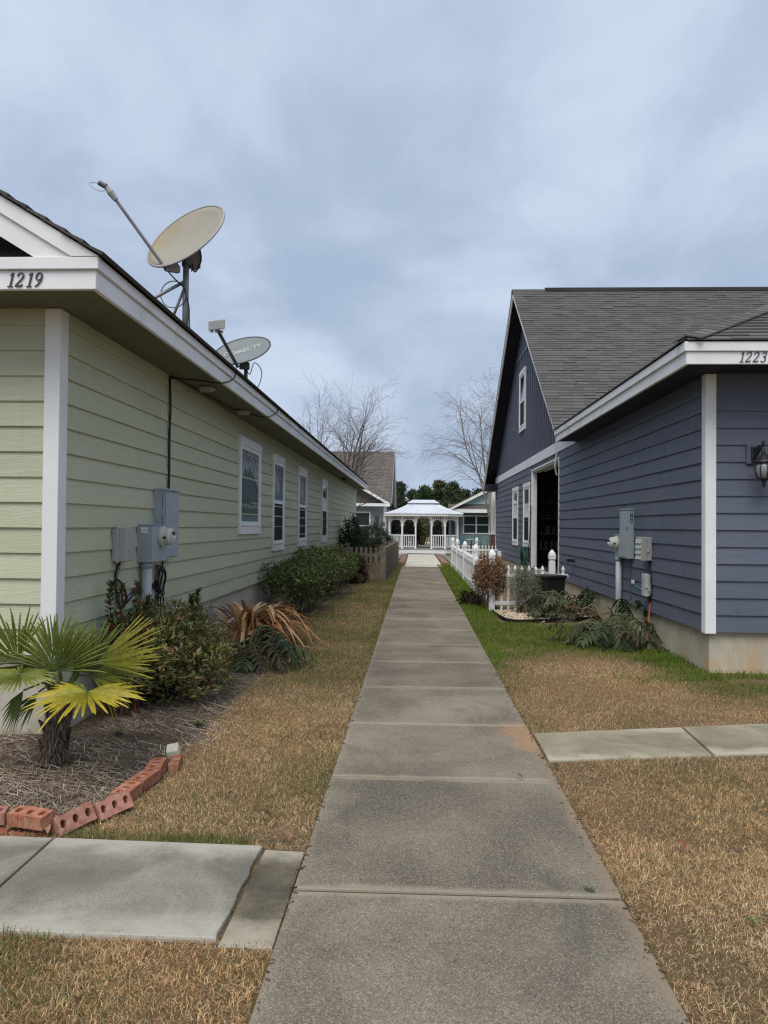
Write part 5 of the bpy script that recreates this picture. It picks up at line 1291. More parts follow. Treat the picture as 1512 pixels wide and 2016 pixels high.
for i in range(1100):
    z = random.uniform(-0.02, 0.46); a = random.uniform(0, 2*math.pi); r = 0.062 if z < .4 else 0.048; tv = random.uniform(.5, 1.9)
    b.col = (0.105*tv, 0.085*tv, 0.068*tv); c = Vector((PB.x - .03 + z*0.11 + r*math.cos(a), PB.y + r*math.sin(a), z)); o_ = Vector((math.cos(a), math.sin(a), 0)); L = random.uniform(.03, .08)
    s = Vector((-math.sin(a), math.cos(a), 0)); w = random.uniform(.0015, .006)
    e = c + o_*random.uniform(.004, .03) + Vector((0, 0, random.choice((1, -1, -1))*L)) + s*random.uniform(-.03, .03)
    b.poly([c - s*w, c + s*w, e + s*w*.3, e - s*w*.3])
b.build('trunk_fibre', M['dry'], palm)
for i in range(26):
    z = 0.02 + i*0.017; a = i*2.4; r = 0.062; o_ = Vector((math.cos(a), math.sin(a), 0)); c = Vector((PB.x - .03 + z*0.11, PB.y, z)) + o_*r*.85
    tv = random.uniform(.7, 1.3); b = MB(col=(0.085*tv, 0.062*tv, 0.048*tv)); e = c + o_*random.uniform(.02, .05) + Vector((0, 0, random.uniform(.04, .09)))
    b.tube([c, c.lerp(e, .6), e], [0.022, 0.014, 0.004], 5); b.build('leaf_base', M['bark'], palm)
DG, MG, YG, YL, LG = (0.070, 0.105, 0.020), (0.13, 0.165, 0.030), (0.27, 0.28, 0.04), (0.52, 0.41, 0.03), (0.18, 0.205, 0.036)
crown = Vector((PB.x+.03, PB.y, 0.47))
#        hub                     axis                 normal               R    spread  n  inner tip  droop
FRONDS = [
 ((-2.09, 4.44, 0.575), (0.10, 0.10, 0.95), (0.05, -0.95, 0.20), 0.335, R(78), 32, DG, LG, 0.02),     # big green fan in the middle
 ((-1.875, 4.47, 0.625), (0.90, 0.00, 0.40), (-0.25, -0.70, 0.60), 0.43, R(36), 26, LG, (0.36, 0.33, 0.045), 0.03),   # yellow-green to the right
 ((-1.83, 4.26, 0.505), (0.12, -0.98, -0.11), (0.02, -0.15, 0.98), 0.325, R(154), 42, (0.25, 0.26, 0.028), YL, 0.10),    # yellow, lowest, facing the walk
 ((-2.25, 4.32, 0.585), (-0.15, -0.97, -0.15), (0.02, -0.20, 0.97), 0.22, R(165), 40, MG, YG, 0.14),       # left, seen from above
 ((-2.36, 4.50, 0.62), (-0.55, -0.10, 0.75), (0.15, -0.90, 0.30), 0.36, R(60), 26, MG, LG, 0.10),        # upper left
 ((-2.20, 4.62, 0.58), (-0.45, 0.35, 0.75), (0.2, -0.85, 0.4), 0.36, R(70), 26, DG, MG, 0.05),
 ((-2.02, 4.66, 0.56), (0.30, 0.50, 0.75), (-0.1, -0.85, 0.45), 0.36, R(75), 28, DG, MG, 0.05),
 ((-1.91, 4.50, 0.545), (0.96, 0.0, 0.14), (-0.1, -0.62, 0.75), 0.32, R(55), 26, MG, YG, 0.12),           # right, below the big yellow-green one
 ((-2.30, 4.46, 0.46), (-0.45, -0.10, -0.85), (-0.6, -0.7, 0.3), 0.22, R(38), 12, DG, DG, 0.10),           # hanging, left
 ((-2.19, 4.42, 0.46), (-0.60, -0.10, -0.75), (-0.5, -0.8, 0.3), 0.20, R(30), 9, DG, DG, 0.10),
 ((-2.00, 4.72, 0.50), (0.40, 0.80, 0.25), (0, -0.2, 1), 0.34, R(70), 26, DG, MG, 0.15),
 ((-2.30, 4.70, 0.50), (-0.70, 0.60, 0.20), (0, -0.2, 1), 0.34, R(70), 26, DG, MG, 0.15),
]
for hub, ax, nr, Rad, sp, n, ca, cb, dr_ in FRONDS:
    b = MB(col=ca); fan(b, hub, ax, nr, Rad, sp, n, ca, cb, droop=dr_); fr = b.build('frond', M['leaf'], palm)
    b = MB(col=(0.10, 0.15, 0.035)); h = Vector(hub); mid = crown.lerp(h, 0.5) + Vector((0, 0, 0.04)); b.tube([crown - Vector((0, 0, .06)), mid, h], [0.012, 0.008, 0.006], 6); b.build('petiole', M['leaf'], fr)
b = MB(col=(0.12, 0.17, 0.04))     # unopened young leaf
fan(b, (-2.02, 4.50, 0.50), (0.30, -0.1, 0.95), (0, -1, 0.1), 0.22, R(14), 7, MG, LG, droop=0.02); b.build('young_frond', M['leaf'], palm)

# ------------------------------------------------------------------ shrubs by the left wall
AZ = [(0.145, 0.16, 0.045, 4), (0.095, 0.12, 0.038, 2.5), (0.23, 0.185, 0.07, 2.8), (0.27, 0.145, 0.07, 1.8), (0.20, 0.225, 0.06, 2.4), (0.34, 0.26, 0.14, 0.8), (0.38, 0.05, 0.03, 0.12)]
offwall = lambda P: P[:, 0] > XL + 0.05
shrub('azalea', 'broad azalea with olive and bronze leaves behind the palm', 'shrub', (-1.95, 6.45, 0),
      [((-2.05, 6.10, 0.34), (0.36, 0.50, 0.34)), ((-2.0, 6.75, 0.34), (0.36, 0.50, 0.32)), ((-2.1, 6.4, 0.46), (0.30, 0.6, 0.32)), ((-1.80, 6.4, 0.22), (0.26, 0.50, 0.24))], 1500, 9, 0.050, 0.018, AZ, M['leaf'], (0.07, 0.05, 0.04), keep=offwall, n_stem=60, shell=.45, lumps=7)
t = shrub('leggy_shrub', 'leggy red tinged shrub with upright stems against the green wall', 'shrub', (-2.25, 5.85, 0),
      [((-2.22, 5.75, 0.50), (0.16, 0.25, 0.24)), ((-2.20, 6.0, 0.55), (0.14, 0.2, 0.2))], 190, 9, 0.055, 0.019, [(0.08, 0.11, 0.03, 3), (0.22, 0.06, 0.04, 2.4), (0.09, 0.12, 0.03, 1.5), (0.24, 0.08, 0.05, 0.8)], M['leaf'], (0.16, 0.07, 0.05), keep=offwall, n_stem=16)
for k, (x, y, z, lean) in enumerate(((-2.29, 5.72, 0.99, 0.03), (-2.22, 5.74, 0.97, 0.0), (-2.17, 5.95, 0.99, 0.02), (-2.14, 6.1, 0.86, .03), (-1.98, 6.95, 0.84, 0.0), (-1.93, 6.6, 0.82, .02))):
    b = MB(col=(0.15, 0.07, 0.05)); p0 = Vector((x - lean, y, 0.3)); p1 = Vector((x, y, z)); b.tube([p0, p0.lerp(p1, .6) + Vector((.01, 0, 0)), p1], [0.006, 0.005, 0.003], 5); b.build('stem', M['bark'], t)
    pos, d, cc = [], [], []
    for q in range(70):
        f = random.random()**0.7; p = p0.lerp(p1, 0.45 + 0.55*f); a = random.uniform(0, 6.28); pos.append(p); d.append((math.cos(a), math.sin(a), 0.2 + 1.0*f))
        cc.append(random.choice([(0.06, 0.09, 0.025), (0.10, 0.135, 0.035), (0.2, 0.06, 0.04) if k in (1, 2) else (0.05, 0.08, 0.02)]))
    v, f, c = leaf_cloud(pos, d, np.tile([0, 0, 1.0], (70, 1)) + rng.normal(0, .3, (70, 3)), rng.uniform(.045, .075, 70), rng.uniform(.015, .022, 70), cc, .2, .15)
    np_mesh('leaves', v, f, c, M['leaf'], t, BASE[t.name])
HO = [(0.095, 0.13, 0.036, 4), (0.06, 0.09, 0.028, 3), (0.15, 0.19, 0.055, 3), (0.23, 0.26, 0.10, 1.5), (0.16, 0.12, 0.06, 0.6)]
shrub('hedge_shrub', 'rounded green shrub below the second window, nearest of the hedge', 'shrub', (-1.95, 12.9, 0), [((-1.98, 12.6, 0.42), (0.48, 1.0, 0.40)), ((-1.9, 13.4, 0.50), (0.52, 0.9, 0.42)), ((-2.05, 12.2, 0.55), (0.33, 0.5, 0.28))], 1500, 8, 0.050, 0.022, HO, M['gloss_leaf'], (0.11, 0.10, 0.08), 'hedge shrubs along the green wall', keep=offwall, n_stem=60, shell=.5, lumps=8)
shrub('hedge_shrub', 'green hedge shrub below the third window', 'shrub', (-1.9, 15.6, 0), [((-1.92, 15.4, 0.48), (0.52, 1.1, 0.48)), ((-1.85, 16.4, 0.42), (0.50, 0.9, 0.42))], 1200, 8, 0.052, 0.023, HO, M['gloss_leaf'], (0.11, 0.10, 0.08), 'hedge shrubs along the green wall', keep=offwall, n_stem=40, shell=.5, lumps=8)
shrub('hedge_shrub', 'green hedge shrub nearest the wooden fence', 'shrub', (-1.85, 18.4, 0), [((-1.88, 18.2, 0.45), (0.50, 1.0, 0.46)), ((-1.8, 19.0, 0.40), (0.42, 0.7, 0.40))], 900, 8, 0.055, 0.025, HO + [(0.13, 0.10, 0.07, 2)], M['gloss_leaf'], (0.11, 0.10, 0.08), 'hedge shrubs along the green wall', keep=offwall, n_stem=40, shell=.5, lumps=8)
shrub('dead_shrub', 'dead brown shrub drooping in front of the wooden fence', 'shrub', (-1.52, 19.55, 0), [((-1.52, 19.5, 0.36), (0.26, 0.3, 0.36)), ((-1.50, 19.4, 0.14), (0.28, 0.3, 0.18))], 330, 7, 0.085, 0.03, [(0.12, 0.065, 0.035, 2), (0.05, 0.032, 0.025, 3), (0.20, 0.12, 0.06, 1), (0.02, 0.018, 0.015, 2)], M['dry'], (0.06, 0.04, 0.03), up=-0.8, droop=0.5)
shrub('tall_shrub', 'tall dark green shrub at the far corner of the green house', 'shrub', (-2.1, 24.6, 0), [((-2.05, 24.4, 0.65), (0.45, 0.8, 0.65)), ((-2.0, 24.4, 1.25), (0.26, 0.4, 0.42)), ((-1.65, 25.2, 0.62), (0.45, 0.7, 0.52))], 1100, 7, 0.08, 0.035, [(0.035, 0.055, 0.022, 4), (0.025, 0.04, 0.018, 3), (0.06, 0.085, 0.03, 1.5), (0.16, 0.10, 0.06, .35)], M['gloss_leaf'], (0.07, 0.05, 0.04), shell=.4, keep=offwall, lumps=5)
shrub('round_evergreen', 'low dark evergreen bush behind the wooden fence', 'shrub', (-1.7, 33.0, -0.06), [((-1.75, 33.0, 0.75), (0.75, 0.8, 0.75))], 1100, 8, 0.10, 0.022, [(0.030, 0.062, 0.020, 4), (0.022, 0.045, 0.016, 3), (0.06, 0.10, 0.03, 1.2)], M['leaf'], (0.07, 0.05, 0.04), shell=.6)
# dry twigs at the hedge's near end
t = thing('dry_twigs', (-2.0, 11.1, 0), 'bare grey twigs between the brown dead plant and the hedge', 'twigs')
for k in range(130):
    p = Vector((random.gauss(-2.0, .12), random.gauss(11.1, .35), -.02)); e = p + Vector((random.gauss(0, .13), random.gauss(0, .15), random.uniform(.12, .42))); tv = random.uniform(.6, 1.3); b = MB(col=(0.21*tv, 0.15*tv, 0.11*tv))
    b.tube([p, p.lerp(e, .5) + Vector((random.gauss(0, .03), random.gauss(0, .03), 0)), e], [0.005, 0.004, 0.002], 3); b.build('twig', M['dry'], t)

# ------------------------------------------------------------------ dead strap-leaved plant
t = thing('dead_plant', (-1.98, 9.5, 0), 'dead tan brown plant with long drooping strap leaves by the green wall', 'plant')
TAN = [(0.42, 0.20, 0.08), (0.54, 0.31, 0.14), (0.34, 0.155, 0.065), (0.60, 0.42, 0.24), (0.25, 0.12, 0.06)]
def strap(parent, root, heading, L, lift, droop, w, col):
    d = Vector((math.cos(heading), math.sin(heading), 0)); pts = []; ws = []
    for i in range(9):
        s = i/8; pts.append(root + d*L*(s - 0.12*s*s) + Vector((0, 0, L*(lift*s - droop*s*s*s)))); ws.append(w*(0.35 + 1.3*s*(1-s)*2) if s < 1 else 0.001)
        pts[-1].z = max(pts[-1].z, 0.005 + 0.02*random.random())
    b = MB(col=col); ribbon(b, pts, ws, Vector((0, 0, 1)) + d*0.2, 0.45)
    for i in range(len(b.vc)): tv = random.uniform(.85, 1.15); b.vc[i] = tuple(q*tv for q in b.vc[i])
    b.build('leaf', M['dry'], parent)
for k in range(95):
    h = random.gauss(-0.3, 0.9); L = random.uniform(.5, 1.0)
    strap(t, Vector((-2.0 + random.uniform(-.08, .14), 9.5 + random.uniform(-.25, .25), random.uniform(.05, .30))), h, L, random.uniform(.25, .62), random.uniform(.45, .85), random.uniform(.014, .027), random.choice(TAN))
for k in range(24):
    h = random.uniform(0, 6.28); L = random.uniform(.40, .62)
    strap(t, Vector((-2.06 + random.uniform(-.07, .12), 9.2 + random.uniform(-.35, .3), random.uniform(.05, .22))), h, L*.85, random.uniform(0.8, 1.3), random.uniform(.2, .6), random.uniform(.02, .036), random.choice(TAN))

# ------------------------------------------------------------------ split-leaf philodendrons
def philo_leaf(parent, root, heading, reach, top, L, tilt, cols, w=1.0):
    """petiole rising from root, then a deeply lobed blade hanging from its end"""
    d = Vector((math.cos(heading), math.sin(heading), 0)); s = Vector((-d.y, d.x, 0))
    knee = root + d*reach + Vector((0, 0, top)); pet = bez(root, root + Vector((0, 0, top*.8)), knee - d*reach*.4 + Vector((0, 0, .05)), knee, 8)
    col = random.choice(cols); b = MB(col=col)
    bd = (d*math.cos(tilt) + Vector((0, 0, -math.sin(tilt)))); nrm = (d*math.sin(tilt) + Vector((0, 0, math.cos(tilt))))
    mid = lambda u: knee + bd*L*u + Vector((0, 0, -0.18*L*u*u)); 
    rib = [mid(i/8) for i in range(9)]; ribbon(b, rib, [0.035*L*w*(1.2-u/8) for u in range(9)], nrm, 0.25)
    for k in range(7):
        u = 0.03 + 0.135*k; ln = L*(0.46 - 0.30*abs(u-.30))*w*random.uniform(.65, 1.25); fw = math.radians(98 - 70*u + random.uniform(-16, 16))
        for sg in (-1, 1):
            dd = (bd*math.cos(fw) + s*sg*math.sin(fw)); pts = []; ws = []
            sag = random.uniform(.15, 1.1)
            for i in range(5):
                f = i/4; pts.append(mid(u) + dd*ln*f + Vector((0, 0, -sag*ln*f*f)) + nrm*0.05*ln*math.sin(f*3)); ws.append(L*0.030*w*(0.7 + 1.1*math.sin(math.pi*(.12 + .75*f))) if i < 4 else 0.003)
            tv = random.uniform(.8, 1.2); b.col = tuple(q*tv for q in col)
            for p in pts: p.z = max(p.z, 0.01)
            ribbon(b, pts, ws, nrm, 0.35)
    lf = b.build('leaf', M['gloss_leaf'], parent)
    b = MB(col=(0.16, 0.17, 0.08)); b.tube(pet, [0.011]*5 + [0.008]*4, 5); b.build('petiole', M['leaf'], lf, smooth=True)
PH = [(0.040, 0.060, 0.022), (0.055, 0.078, 0.028), (0.026, 0.042, 0.018), (0.075, 0.095, 0.04), (0.12, 0.13, 0.07), (0.06, 0.05, 0.028)]
def philo(base, n, label, hdg, spread, Lr, topr, group='wilted split leaf plants', reach=(.15, .38)):
    t = thing('philodendron', base, label, 'plant', group)
    for k in range(n):
        h = hdg + spread*(2*(k + random.random()*.6)/n - 1); philo_leaf(t, Vector(base) + Vector((random.uniform(-.06, .06), random.uniform(-.06, .06), -.03)), h, random.uniform(*reach), random.uniform(*topr), random.uniform(*Lr), random.uniform(.1, 1.45), PH, random.uniform(.75, 1.05))
    return t
philo((-1.72, 7.95, 0.0), 24, 'wilted dark green split leaf plant in front of the dead brown plant', -0.5, 2.3, (.28, .40), (.12, .42))
t = philo((2.22, 12.45, 0.0), 22, 'wilted split leaf plant in the gravel bed before the brown planter', -1.5, 2.4, (.28, .42), (.18, .48))
t = philo((2.42, 9.75, 0.0), 28, 'large collapsed split leaf plant on the grass by the blue wall', -1.9, 2.2, (.26, .42), (.08, .45), reach=(.15, .58))
philo_leaf(t, Vector((2.62, 9.9, 0)), 0.2, .22, .52, .30, .75, PH[:2]); philo_leaf(t, Vector((2.5, 9.7, 0)), 0.9, .15, .55, .30, .9, PH[:2])
for k in range(9):
    a = random.uniform(2.2, 4.6); b = MB(col=random.choice([(0.25, 0.21, 0.12), (0.16, 0.09, 0.05), (0.20, 0.19, 0.10)])); p = Vector((2.42 + random.uniform(-.1, .15), 9.72, 0.0)); e = p + Vector((math.cos(a)*random.uniform(.25, .65), math.sin(a)*random.uniform(.1, .3), random.uniform(.06, .5)))
    b.tube(bez(p, p + Vector((0, 0, .25)), e + Vector((.1, 0, .12)), e, 6), 0.010, 5); b.build('stalk', M['leaf'], t)

# ------------------------------------------------------------------ grass
def in_slab(x, y):
    j_ = .018*nz(x*9, y*9, 1.0)
    if WALK_X0 - .004 + j_*.7 < x < WALK_X1 + .004 + j_*.7 and y < 27.5: return True
    if -4.1 < x < -0.47 and 2.70 - 0.03*(x+.7) + j_ < y < 3.475 - 0.031*(x+.7) + j_: return True
    if 0.82 < x < 4.3 and 4.86 + 0.172*(x-.84) + j_ < y < 5.485 + 0.221*(x-.84) + j_: return True
    return False
def green_at(x, y):
    n1, n2 = nz(x*0.9, y*0.9, 1.3), nz(x*2.7, y*2.7, 4.1)
    if x < 0:
        g = 0.17 + 0.36*sstep(5.0, 10, y) + 0.20*sstep(12, 22, y) + 0.33*n1 + 0.22*n2
        if y < 2.7: g = 0.10 + 0.45*n1 + 0.2*n2 + 0.35*sstep(-1.0, -1.6, x)
        if 3.45 < y < 3.60 and -1.65 < x < -.75: g += 0.55 + 0.5*n2
        g += 0.25*sstep(-0.62, -0.5, x)*sstep(6, 10, y)
    else:
        g = 0.05 + 0.22*n1 + 0.14*n2
        if y > 5.4:
            yy = y - 0.22*(x-.84)
            g = -0.05 + 0.95*sstep(6.5, 9.6, yy) + 0.8*sstep(2.0, 2.9, x)*sstep(6.0, 7.2, y - 0.25*(x-2.4)) + 0.30*n1 + 0.22*n2 + 0.25*sstep(1.1, .85, x)
            g -= 0.75*math.exp(-((x-1.75)/.5)**2 - ((y-7.9)/.7)**2)
            g += 0.6*sstep(12, 14, y)
    return min(1, max(0, g))
def grass():
    regions = [  # x0, x1, y0, y1, density, blade scale
        (-2.2, -0.46, 1.7, 2.74, 15000, 1.0), (0.80, 3.2, 1.7, 3.6, 13000, 1.0), (0.80, 3.6, 3.6, 5.6, 9000, 1.1),
        (-2.0, -0.46, 3.44, 5.2, 13000, 1.0), (-1.5, -0.46, 5.2, 7.5, 8500, 1.15), (-1.8, -0.46, 7.5, 11, 4800, 1.4), (-1.85, -0.46, 11, 20.6, 2200, 1.9), (-0.95, -0.46, 20.6, 28.5, 1300, 2.4),
        (0.80, 4.0, 5.4, 7.4, 7000, 1.15), (0.80, 2.99, 7.4, 9.5, 5200, 1.3), (0.80, 2.99, 9.5, 12.2, 4000, 1.5), (0.80, 1.45, 12.2, 20, 3200, 1.9), (0.80, 1.35, 20, 29, 1800, 2.4)]
    VV, CC, F4, F3 = [], [], [], []; o = 0
    for x0, x1, y0, y1, dens, sc in regions:
        n = int((x1-x0)*(y1-y0)*dens*1.9); xs = rng.uniform(x0, x1, n); ys = rng.uniform(y0, y1, n)
        for x, y in zip(xs, ys):
            if abs(x) > 0.56*y + 1.2: continue
            if in_slab(x, y): continue
            if x < 0 and 3.5 < y < 20.4:
                e = bed_x(y) + 0.09*nz(x*3, y*3)
                if x < e - (0.0 if random.random() < .93 else .15): continue
            if x > 0:
                if y > 11.75 - 0.25*(x-1.3) and x > 1.30 and y < 13.4: continue
                if y > 7.93 and x > 2.985: continue
                if y > 7.93 and x > 2.92 and random.random() < .5: continue
            g = green_at(x, y)
            bald = nz(x*1.7 + 9, y*1.7, 2.2) + .5*nz(x*5, y*5, 3.3)
            if bald > 0.30 and random.random() < .6: continue
            clump = 1 + .45*nz(x*6, y*6, 5.5) + .35*nz(x*1.4, y*1.4, 8.8)
            isg = random.random() < g
            if isg:
                lush = sstep(.45, .9, g)*(1 if x > 0 else .4)
                c = lerp((0.17, 0.185, 0.065), (0.15, 0.215, 0.028), lush*random.uniform(.5, 1)); c = lerp(c, (0.30, 0.27, 0.13), random.uniform(0, .4)*(1-lush))
                L = random.uniform(.020, .042)*(1 + .8*lush); w = 0.0014
            else:
                u = nz(x*1.3, y*1.3, 7.7)*.5 + .5; c = lerp((0.62, 0.375, 0.165), (0.70, 0.53, 0.32), min(1, max(0, u + random.uniform(-.4, .4))))
                if random.random() < .16: c = (0.62, 0.52, 0.35)
                if random.random() < .14: c = (0.30, 0.175, 0.09)
                if x > 0 and 5.5 < y < 9: c = lerp(c, (0.44, 0.29, 0.165), .35)
                L = random.uniform(.010, .036); w = 0.00125
            tv = random.uniform(.55, 1.32); c = (c[0]*tv, c[1]*tv, c[2]*tv)
            L *= (0.85 + .15*sc)*clump; w *= sc; pale = 1 + .22*nz(x*.8, y*.8, 3.1) + .12*nz(x*3.5, y*3.5, 6.4); c = (c[0]*pale, c[1]*pale, c[2]*pale)
            a = random.uniform(0, 6.2832); s = (math.cos(a), math.sin(a)); a2 = random.uniform(0, 6.2832); ln = random.uniform(.5, 1.25) * (0.65 if isg else 1.0); d = (math.cos(a2)*ln, math.sin(a2)*ln)
            zb = -0.022 + (gz(y) if y > 27.5 else 0)
            h = L*(1.0 - .62*ln) if ln < 1.2 else L*.25
            lf = random.random()*.012
            VV += [(x - s[0]*w, y - s[1]*w, zb), (x + s[0]*w, y + s[1]*w, zb), (x + d[0]*L*.35 + s[0]*w*.9, y + d[1]*L*.35 + s[1]*w*.9, zb + h*.75 + lf), (x + d[0]*L*.35 - s[0]*w*.9, y + d[1]*L*.35 - s[1]*w*.9, zb + h*.75 + lf), (x + d[0]*L, y + d[1]*L, zb + h*(1.0 if ln < .8 else .75) + lf)]
            c2 = (c[0]*1.12, c[1]*1.12, c[2]*1.15)
            if random.random() < .62:
                del VV[-5:]; VV += [(x - s[0]*w, y - s[1]*w, zb + lf*.6), (x + s[0]*w, y + s[1]*w, zb + lf*.6), (x + d[0]*L*1.1, y + d[1]*L*1.1, zb + h*.8 + lf)]
                CC += [c, c, c2]; F3.append((o, o+1, o+2)); o += 3; continue
            CC += [c, c, c, c, c2]; F4.append((o, o+1, o+2, o+3)); F3.append((o+3, o+2, o+4)); o += 5
    ob = np_mesh('lawn_grass', VV, [np.array(F4), np.array(F3)], CC, M['grass']); tag(ob, 'short dormant tan lawn grass with green patches beside the walk', 'grass', kind='stuff')
    print('blades', len(F4))
grass()
# taller fresh tufts against the right foundation and fence
b = MB(col=(0.1, 0.2, 0.03))
for cx, cy, n, hh, sx, sy in ((2.75, 8.6, 260, .11, .16, .12), (2.3, 7.55, 200, .07, .22, .10), (3.2, 7.72, 420, .09, .35, .08), (2.8, 7.6, 160, .08, .15, .1), (1.12, 13.0, 260, .13, .14, .45), (1.15, 15.5, 420, .14, .12, 1.3), (1.15, 19, 420, .15, .1, 1.8), (1.15, 23.5, 420, .15, .1, 2.0), (-0.95, 7.2, 60, .05, .1, .1)):
    for k in range(n):
        x, y = random.gauss(cx, sx), random.gauss(cy, sy)
        if (y > 7.9 and x > 2.97) or in_slab(x, y) or (x > 1.34 and y > 13): continue
        L = hh*random.uniform(.5, 1.2); a = random.uniform(0, 6.28); w = 0.0018*(1 + y*.05); tv = random.uniform(.7, 1.3); b.col = (0.125*tv, 0.20*tv, 0.026*tv)
        s = Vector((math.cos(a), math.sin(a), 0)); d = Vector((random.gauss(0, .35), random.gauss(0, .35), 1)); p = Vector((x, y, -.02)); m_ = p + d*L*.55; e = p + Vector((d.x*1.7, d.y*1.7, .85))*L
        i0 = [b.vert(p - s*w), b.vert(p + s*w), b.vert(m_ + s*w*.8), b.vert(m_ - s*w*.8), b.vert(e)]; b.face(i0[0], i0[1], i0[2], i0[3]); b.face(i0[3], i0[2], i0[4])
tag(b.build('fresh_grass', M['grass']), 'taller bright green grass tufts by the blue house and the white fence', 'grass', kind='stuff')
# fallen leaves and crumbs along the walk
def fallen(x, y, L, col, label):
    b = MB(col=col); a = random.uniform(0, 6.28); d = Vector((math.cos(a), math.sin(a), random.uniform(0, .3))); pts = [Vector((x, y, 0.012)) + d*L*f + Vector((0, 0, .02*math.sin(f*3))) for f in (0, .25, .5, .75, 1)]
    ribbon(b, pts, [0.002, L*.25, L*.3, L*.18, .001], Vector((0, 0, 1)), .5); tag(b.build('fallen_leaf', M['dry']), label, 'leaf', 'fallen leaves on the lawn')
for x, y, L, c, lab in ((-0.98, 4.08, .06, (0.30, 0.19, 0.13), 'curled tan fallen leaf in the middle of the near left lawn'), (-0.70, 3.78, .065, (0.10, 0.055, 0.035), 'dark brown fallen leaf on the left lawn near the walk'), (-0.56, 3.50, .07, (0.22, 0.13, 0.09), 'fallen leaf at the corner of the dark concrete strip'),
                        (1.22, 3.52, .06, (0.26, 0.11, 0.06), 'reddish fallen leaf on the right lawn'), (0.62, 4.45, .03, (0.08, 0.05, 0.03), 'tiny dark leaf on the concrete walk'), (-1.69, 3.52, .05, (0.45, 0.30, 0.18), 'tan fallen leaf below the tilted pink bricks'), (-1.0, 2.3, .04, (0.10, 0.05, 0.03), 'dark fallen leaf on the lawn at the bottom left')):
    fallen(x, y, L, c, lab)
b = MB(col=(0.2, 0.15, 0.1))
for k in range(550):
    y = random.uniform(2.0, 9)**1.0; sd_ = random.random() < .7; x = (WALK_X1 - abs(random.gauss(0, .025)) + .012) if sd_ else (WALK_X0 + abs(random.gauss(0, .012)) - .008)
    r = random.uniform(.001, .0034); tv = random.uniform(.3, 1.2); b.col = random.choice([(0.14*tv, 0.10*tv, 0.07*tv), (0.25*tv, 0.17*tv, 0.10*tv), (0.10*tv, 0.075*tv, 0.05*tv)])
    a = random.uniform(0, 3.1); u = Vector((math.cos(a), math.sin(a), 0)); v_ = Vector((-u.y, u.x, 0)); L = random.choice((1, 1, 3, 5))
    b.obox((x, y, 0.004), u*r*L, v_*r*.7, Vector((0, 0, r*.5)))
tag(b.build('soil_crumbs', M['dry']), 'soil crumbs and dry bits along the edges of the walk', 'debris', kind='stuff')
# small weeds in the joints
for k, (x, y, n, lab) in enumerate(((0.70, 3.12, 18, 'small weed in the walk joint at the right edge'), (0.86, 4.72, 22, 'weed at the walk edge below the tan side walk'), (2.05, 3.9, 26, 'low clover patch on the right lawn'), (1.25, 2.9, 16, 'small weed on the right lawn near the walk'), (-1.55, 5.5, 40, 'low green weed in the straw bed before the azalea'), (-2.0, 5.15, 60, 'leafy green weed at the foot of the palm'))):
    pos = np.stack([rng.normal(x, .006, n), rng.normal(y, .006, n), rng.uniform(-.004, .012 + .03*(n > 50), n)], 1); d = np.stack([rng.normal(0, 1, n), rng.normal(0, 1, n), rng.uniform(.2, 1, n)], 1)
    v, f, c = leaf_cloud(pos, d, np.tile([0, 0, 1.], (n, 1)), rng.uniform(.010, .032, n)*(1 + (n > 30)*.8), rng.uniform(.006, .010, n)*(1 + (n > 30)*.7), pick([(0.11, 0.15, 0.04), (0.15, 0.19, 0.07), (0.09, 0.12, 0.04)], n), .1)
    tag(np_mesh('weed', v, f, c, M['leaf']), lab, 'weed', 'weeds')

# ================================================================== white picket fence on the right
FX, FY = 1.325, 13.38
def picket_mesh(h, w, mat, style):
    b = MB()
    if style == 'vinyl':
        b.box(-w/2, w/2, -w/2, w/2, 0, h-0.075); b.hexa([(-w*.68, -w*.68, h-.075), (w*.68, -w*.68, h-.075), (w*.68, w*.68, h-.075), (-w*.68, w*.68, h-.075)], [(-w*.68, -w*.68, h-.055), (w*.68, -w*.68, h-.055), (w*.68, w*.68, h-.055), (-w*.68, w*.68, h-.055)])
        b.hexa([(-w*.6, -w*.6, h-.054), (w*.6, -w*.6, h-.054), (w*.6, w*.6, h-.054), (-w*.6, w*.6, h-.054)], [(-.004, -.004, h), (.004, -.004, h), (.004, .004, h), (-.004, .004, h)])
    else:
        t = 0.010; pr = [(-w/2, 0), (w/2, 0), (w/2, h-.13), (w*.30, h-.105), (w*.52, h-.055), (w*.30, h-.02), (0, h), (-w*.30, h-.02), (-w*.52, h-.055), (-w*.30, h-.105), (-w/2, h-.13)]
        b.hexa([(x, -t, z) for x, z in pr], [(x, t, z) for x, z in pr]); 
    o = b.build('picket', mat, origin=(0, 0, 0)); me = o.data; bpy.data.objects.remove(o); return me
def post_mesh(h, w, mat):
    b = MB(); b.box(-w/2, w/2, -w/2, w/2, -0.1, h-.20); b.box(-w*.42, w*.42, -w*.42, w*.42, h-.20, h-.165); b.box(-w*.58, w*.58, -w*.58, w*.58, h-.165, h-.135)
    w2 = w*.55; prev = None
    for (r, z) in ((1.0, h-.134), (1.05, h-.10), (.8, h-.055), (.4, h-.02), (.06, h)):
        ring = [b.vert((sx*w2*r, sy*w2*r, z)) for sx, sy in ((-1, -1), (1, -1), (1, 1), (-1, 1))]
        if prev:
            for k in range(4): b.face(prev[k], prev[(k+1) % 4], ring[(k+1) % 4], ring[k])
        prev = ring
    b.face(*prev); o = b.build('post', mat, origin=(0, 0, 0)); me = o.data; bpy.data.objects.remove(o); return me
PK = picket_mesh(0.78, 0.040, M['vinyl'], 'vinyl'); PO = post_mesh(1.06, 0.10, M['vinyl'])
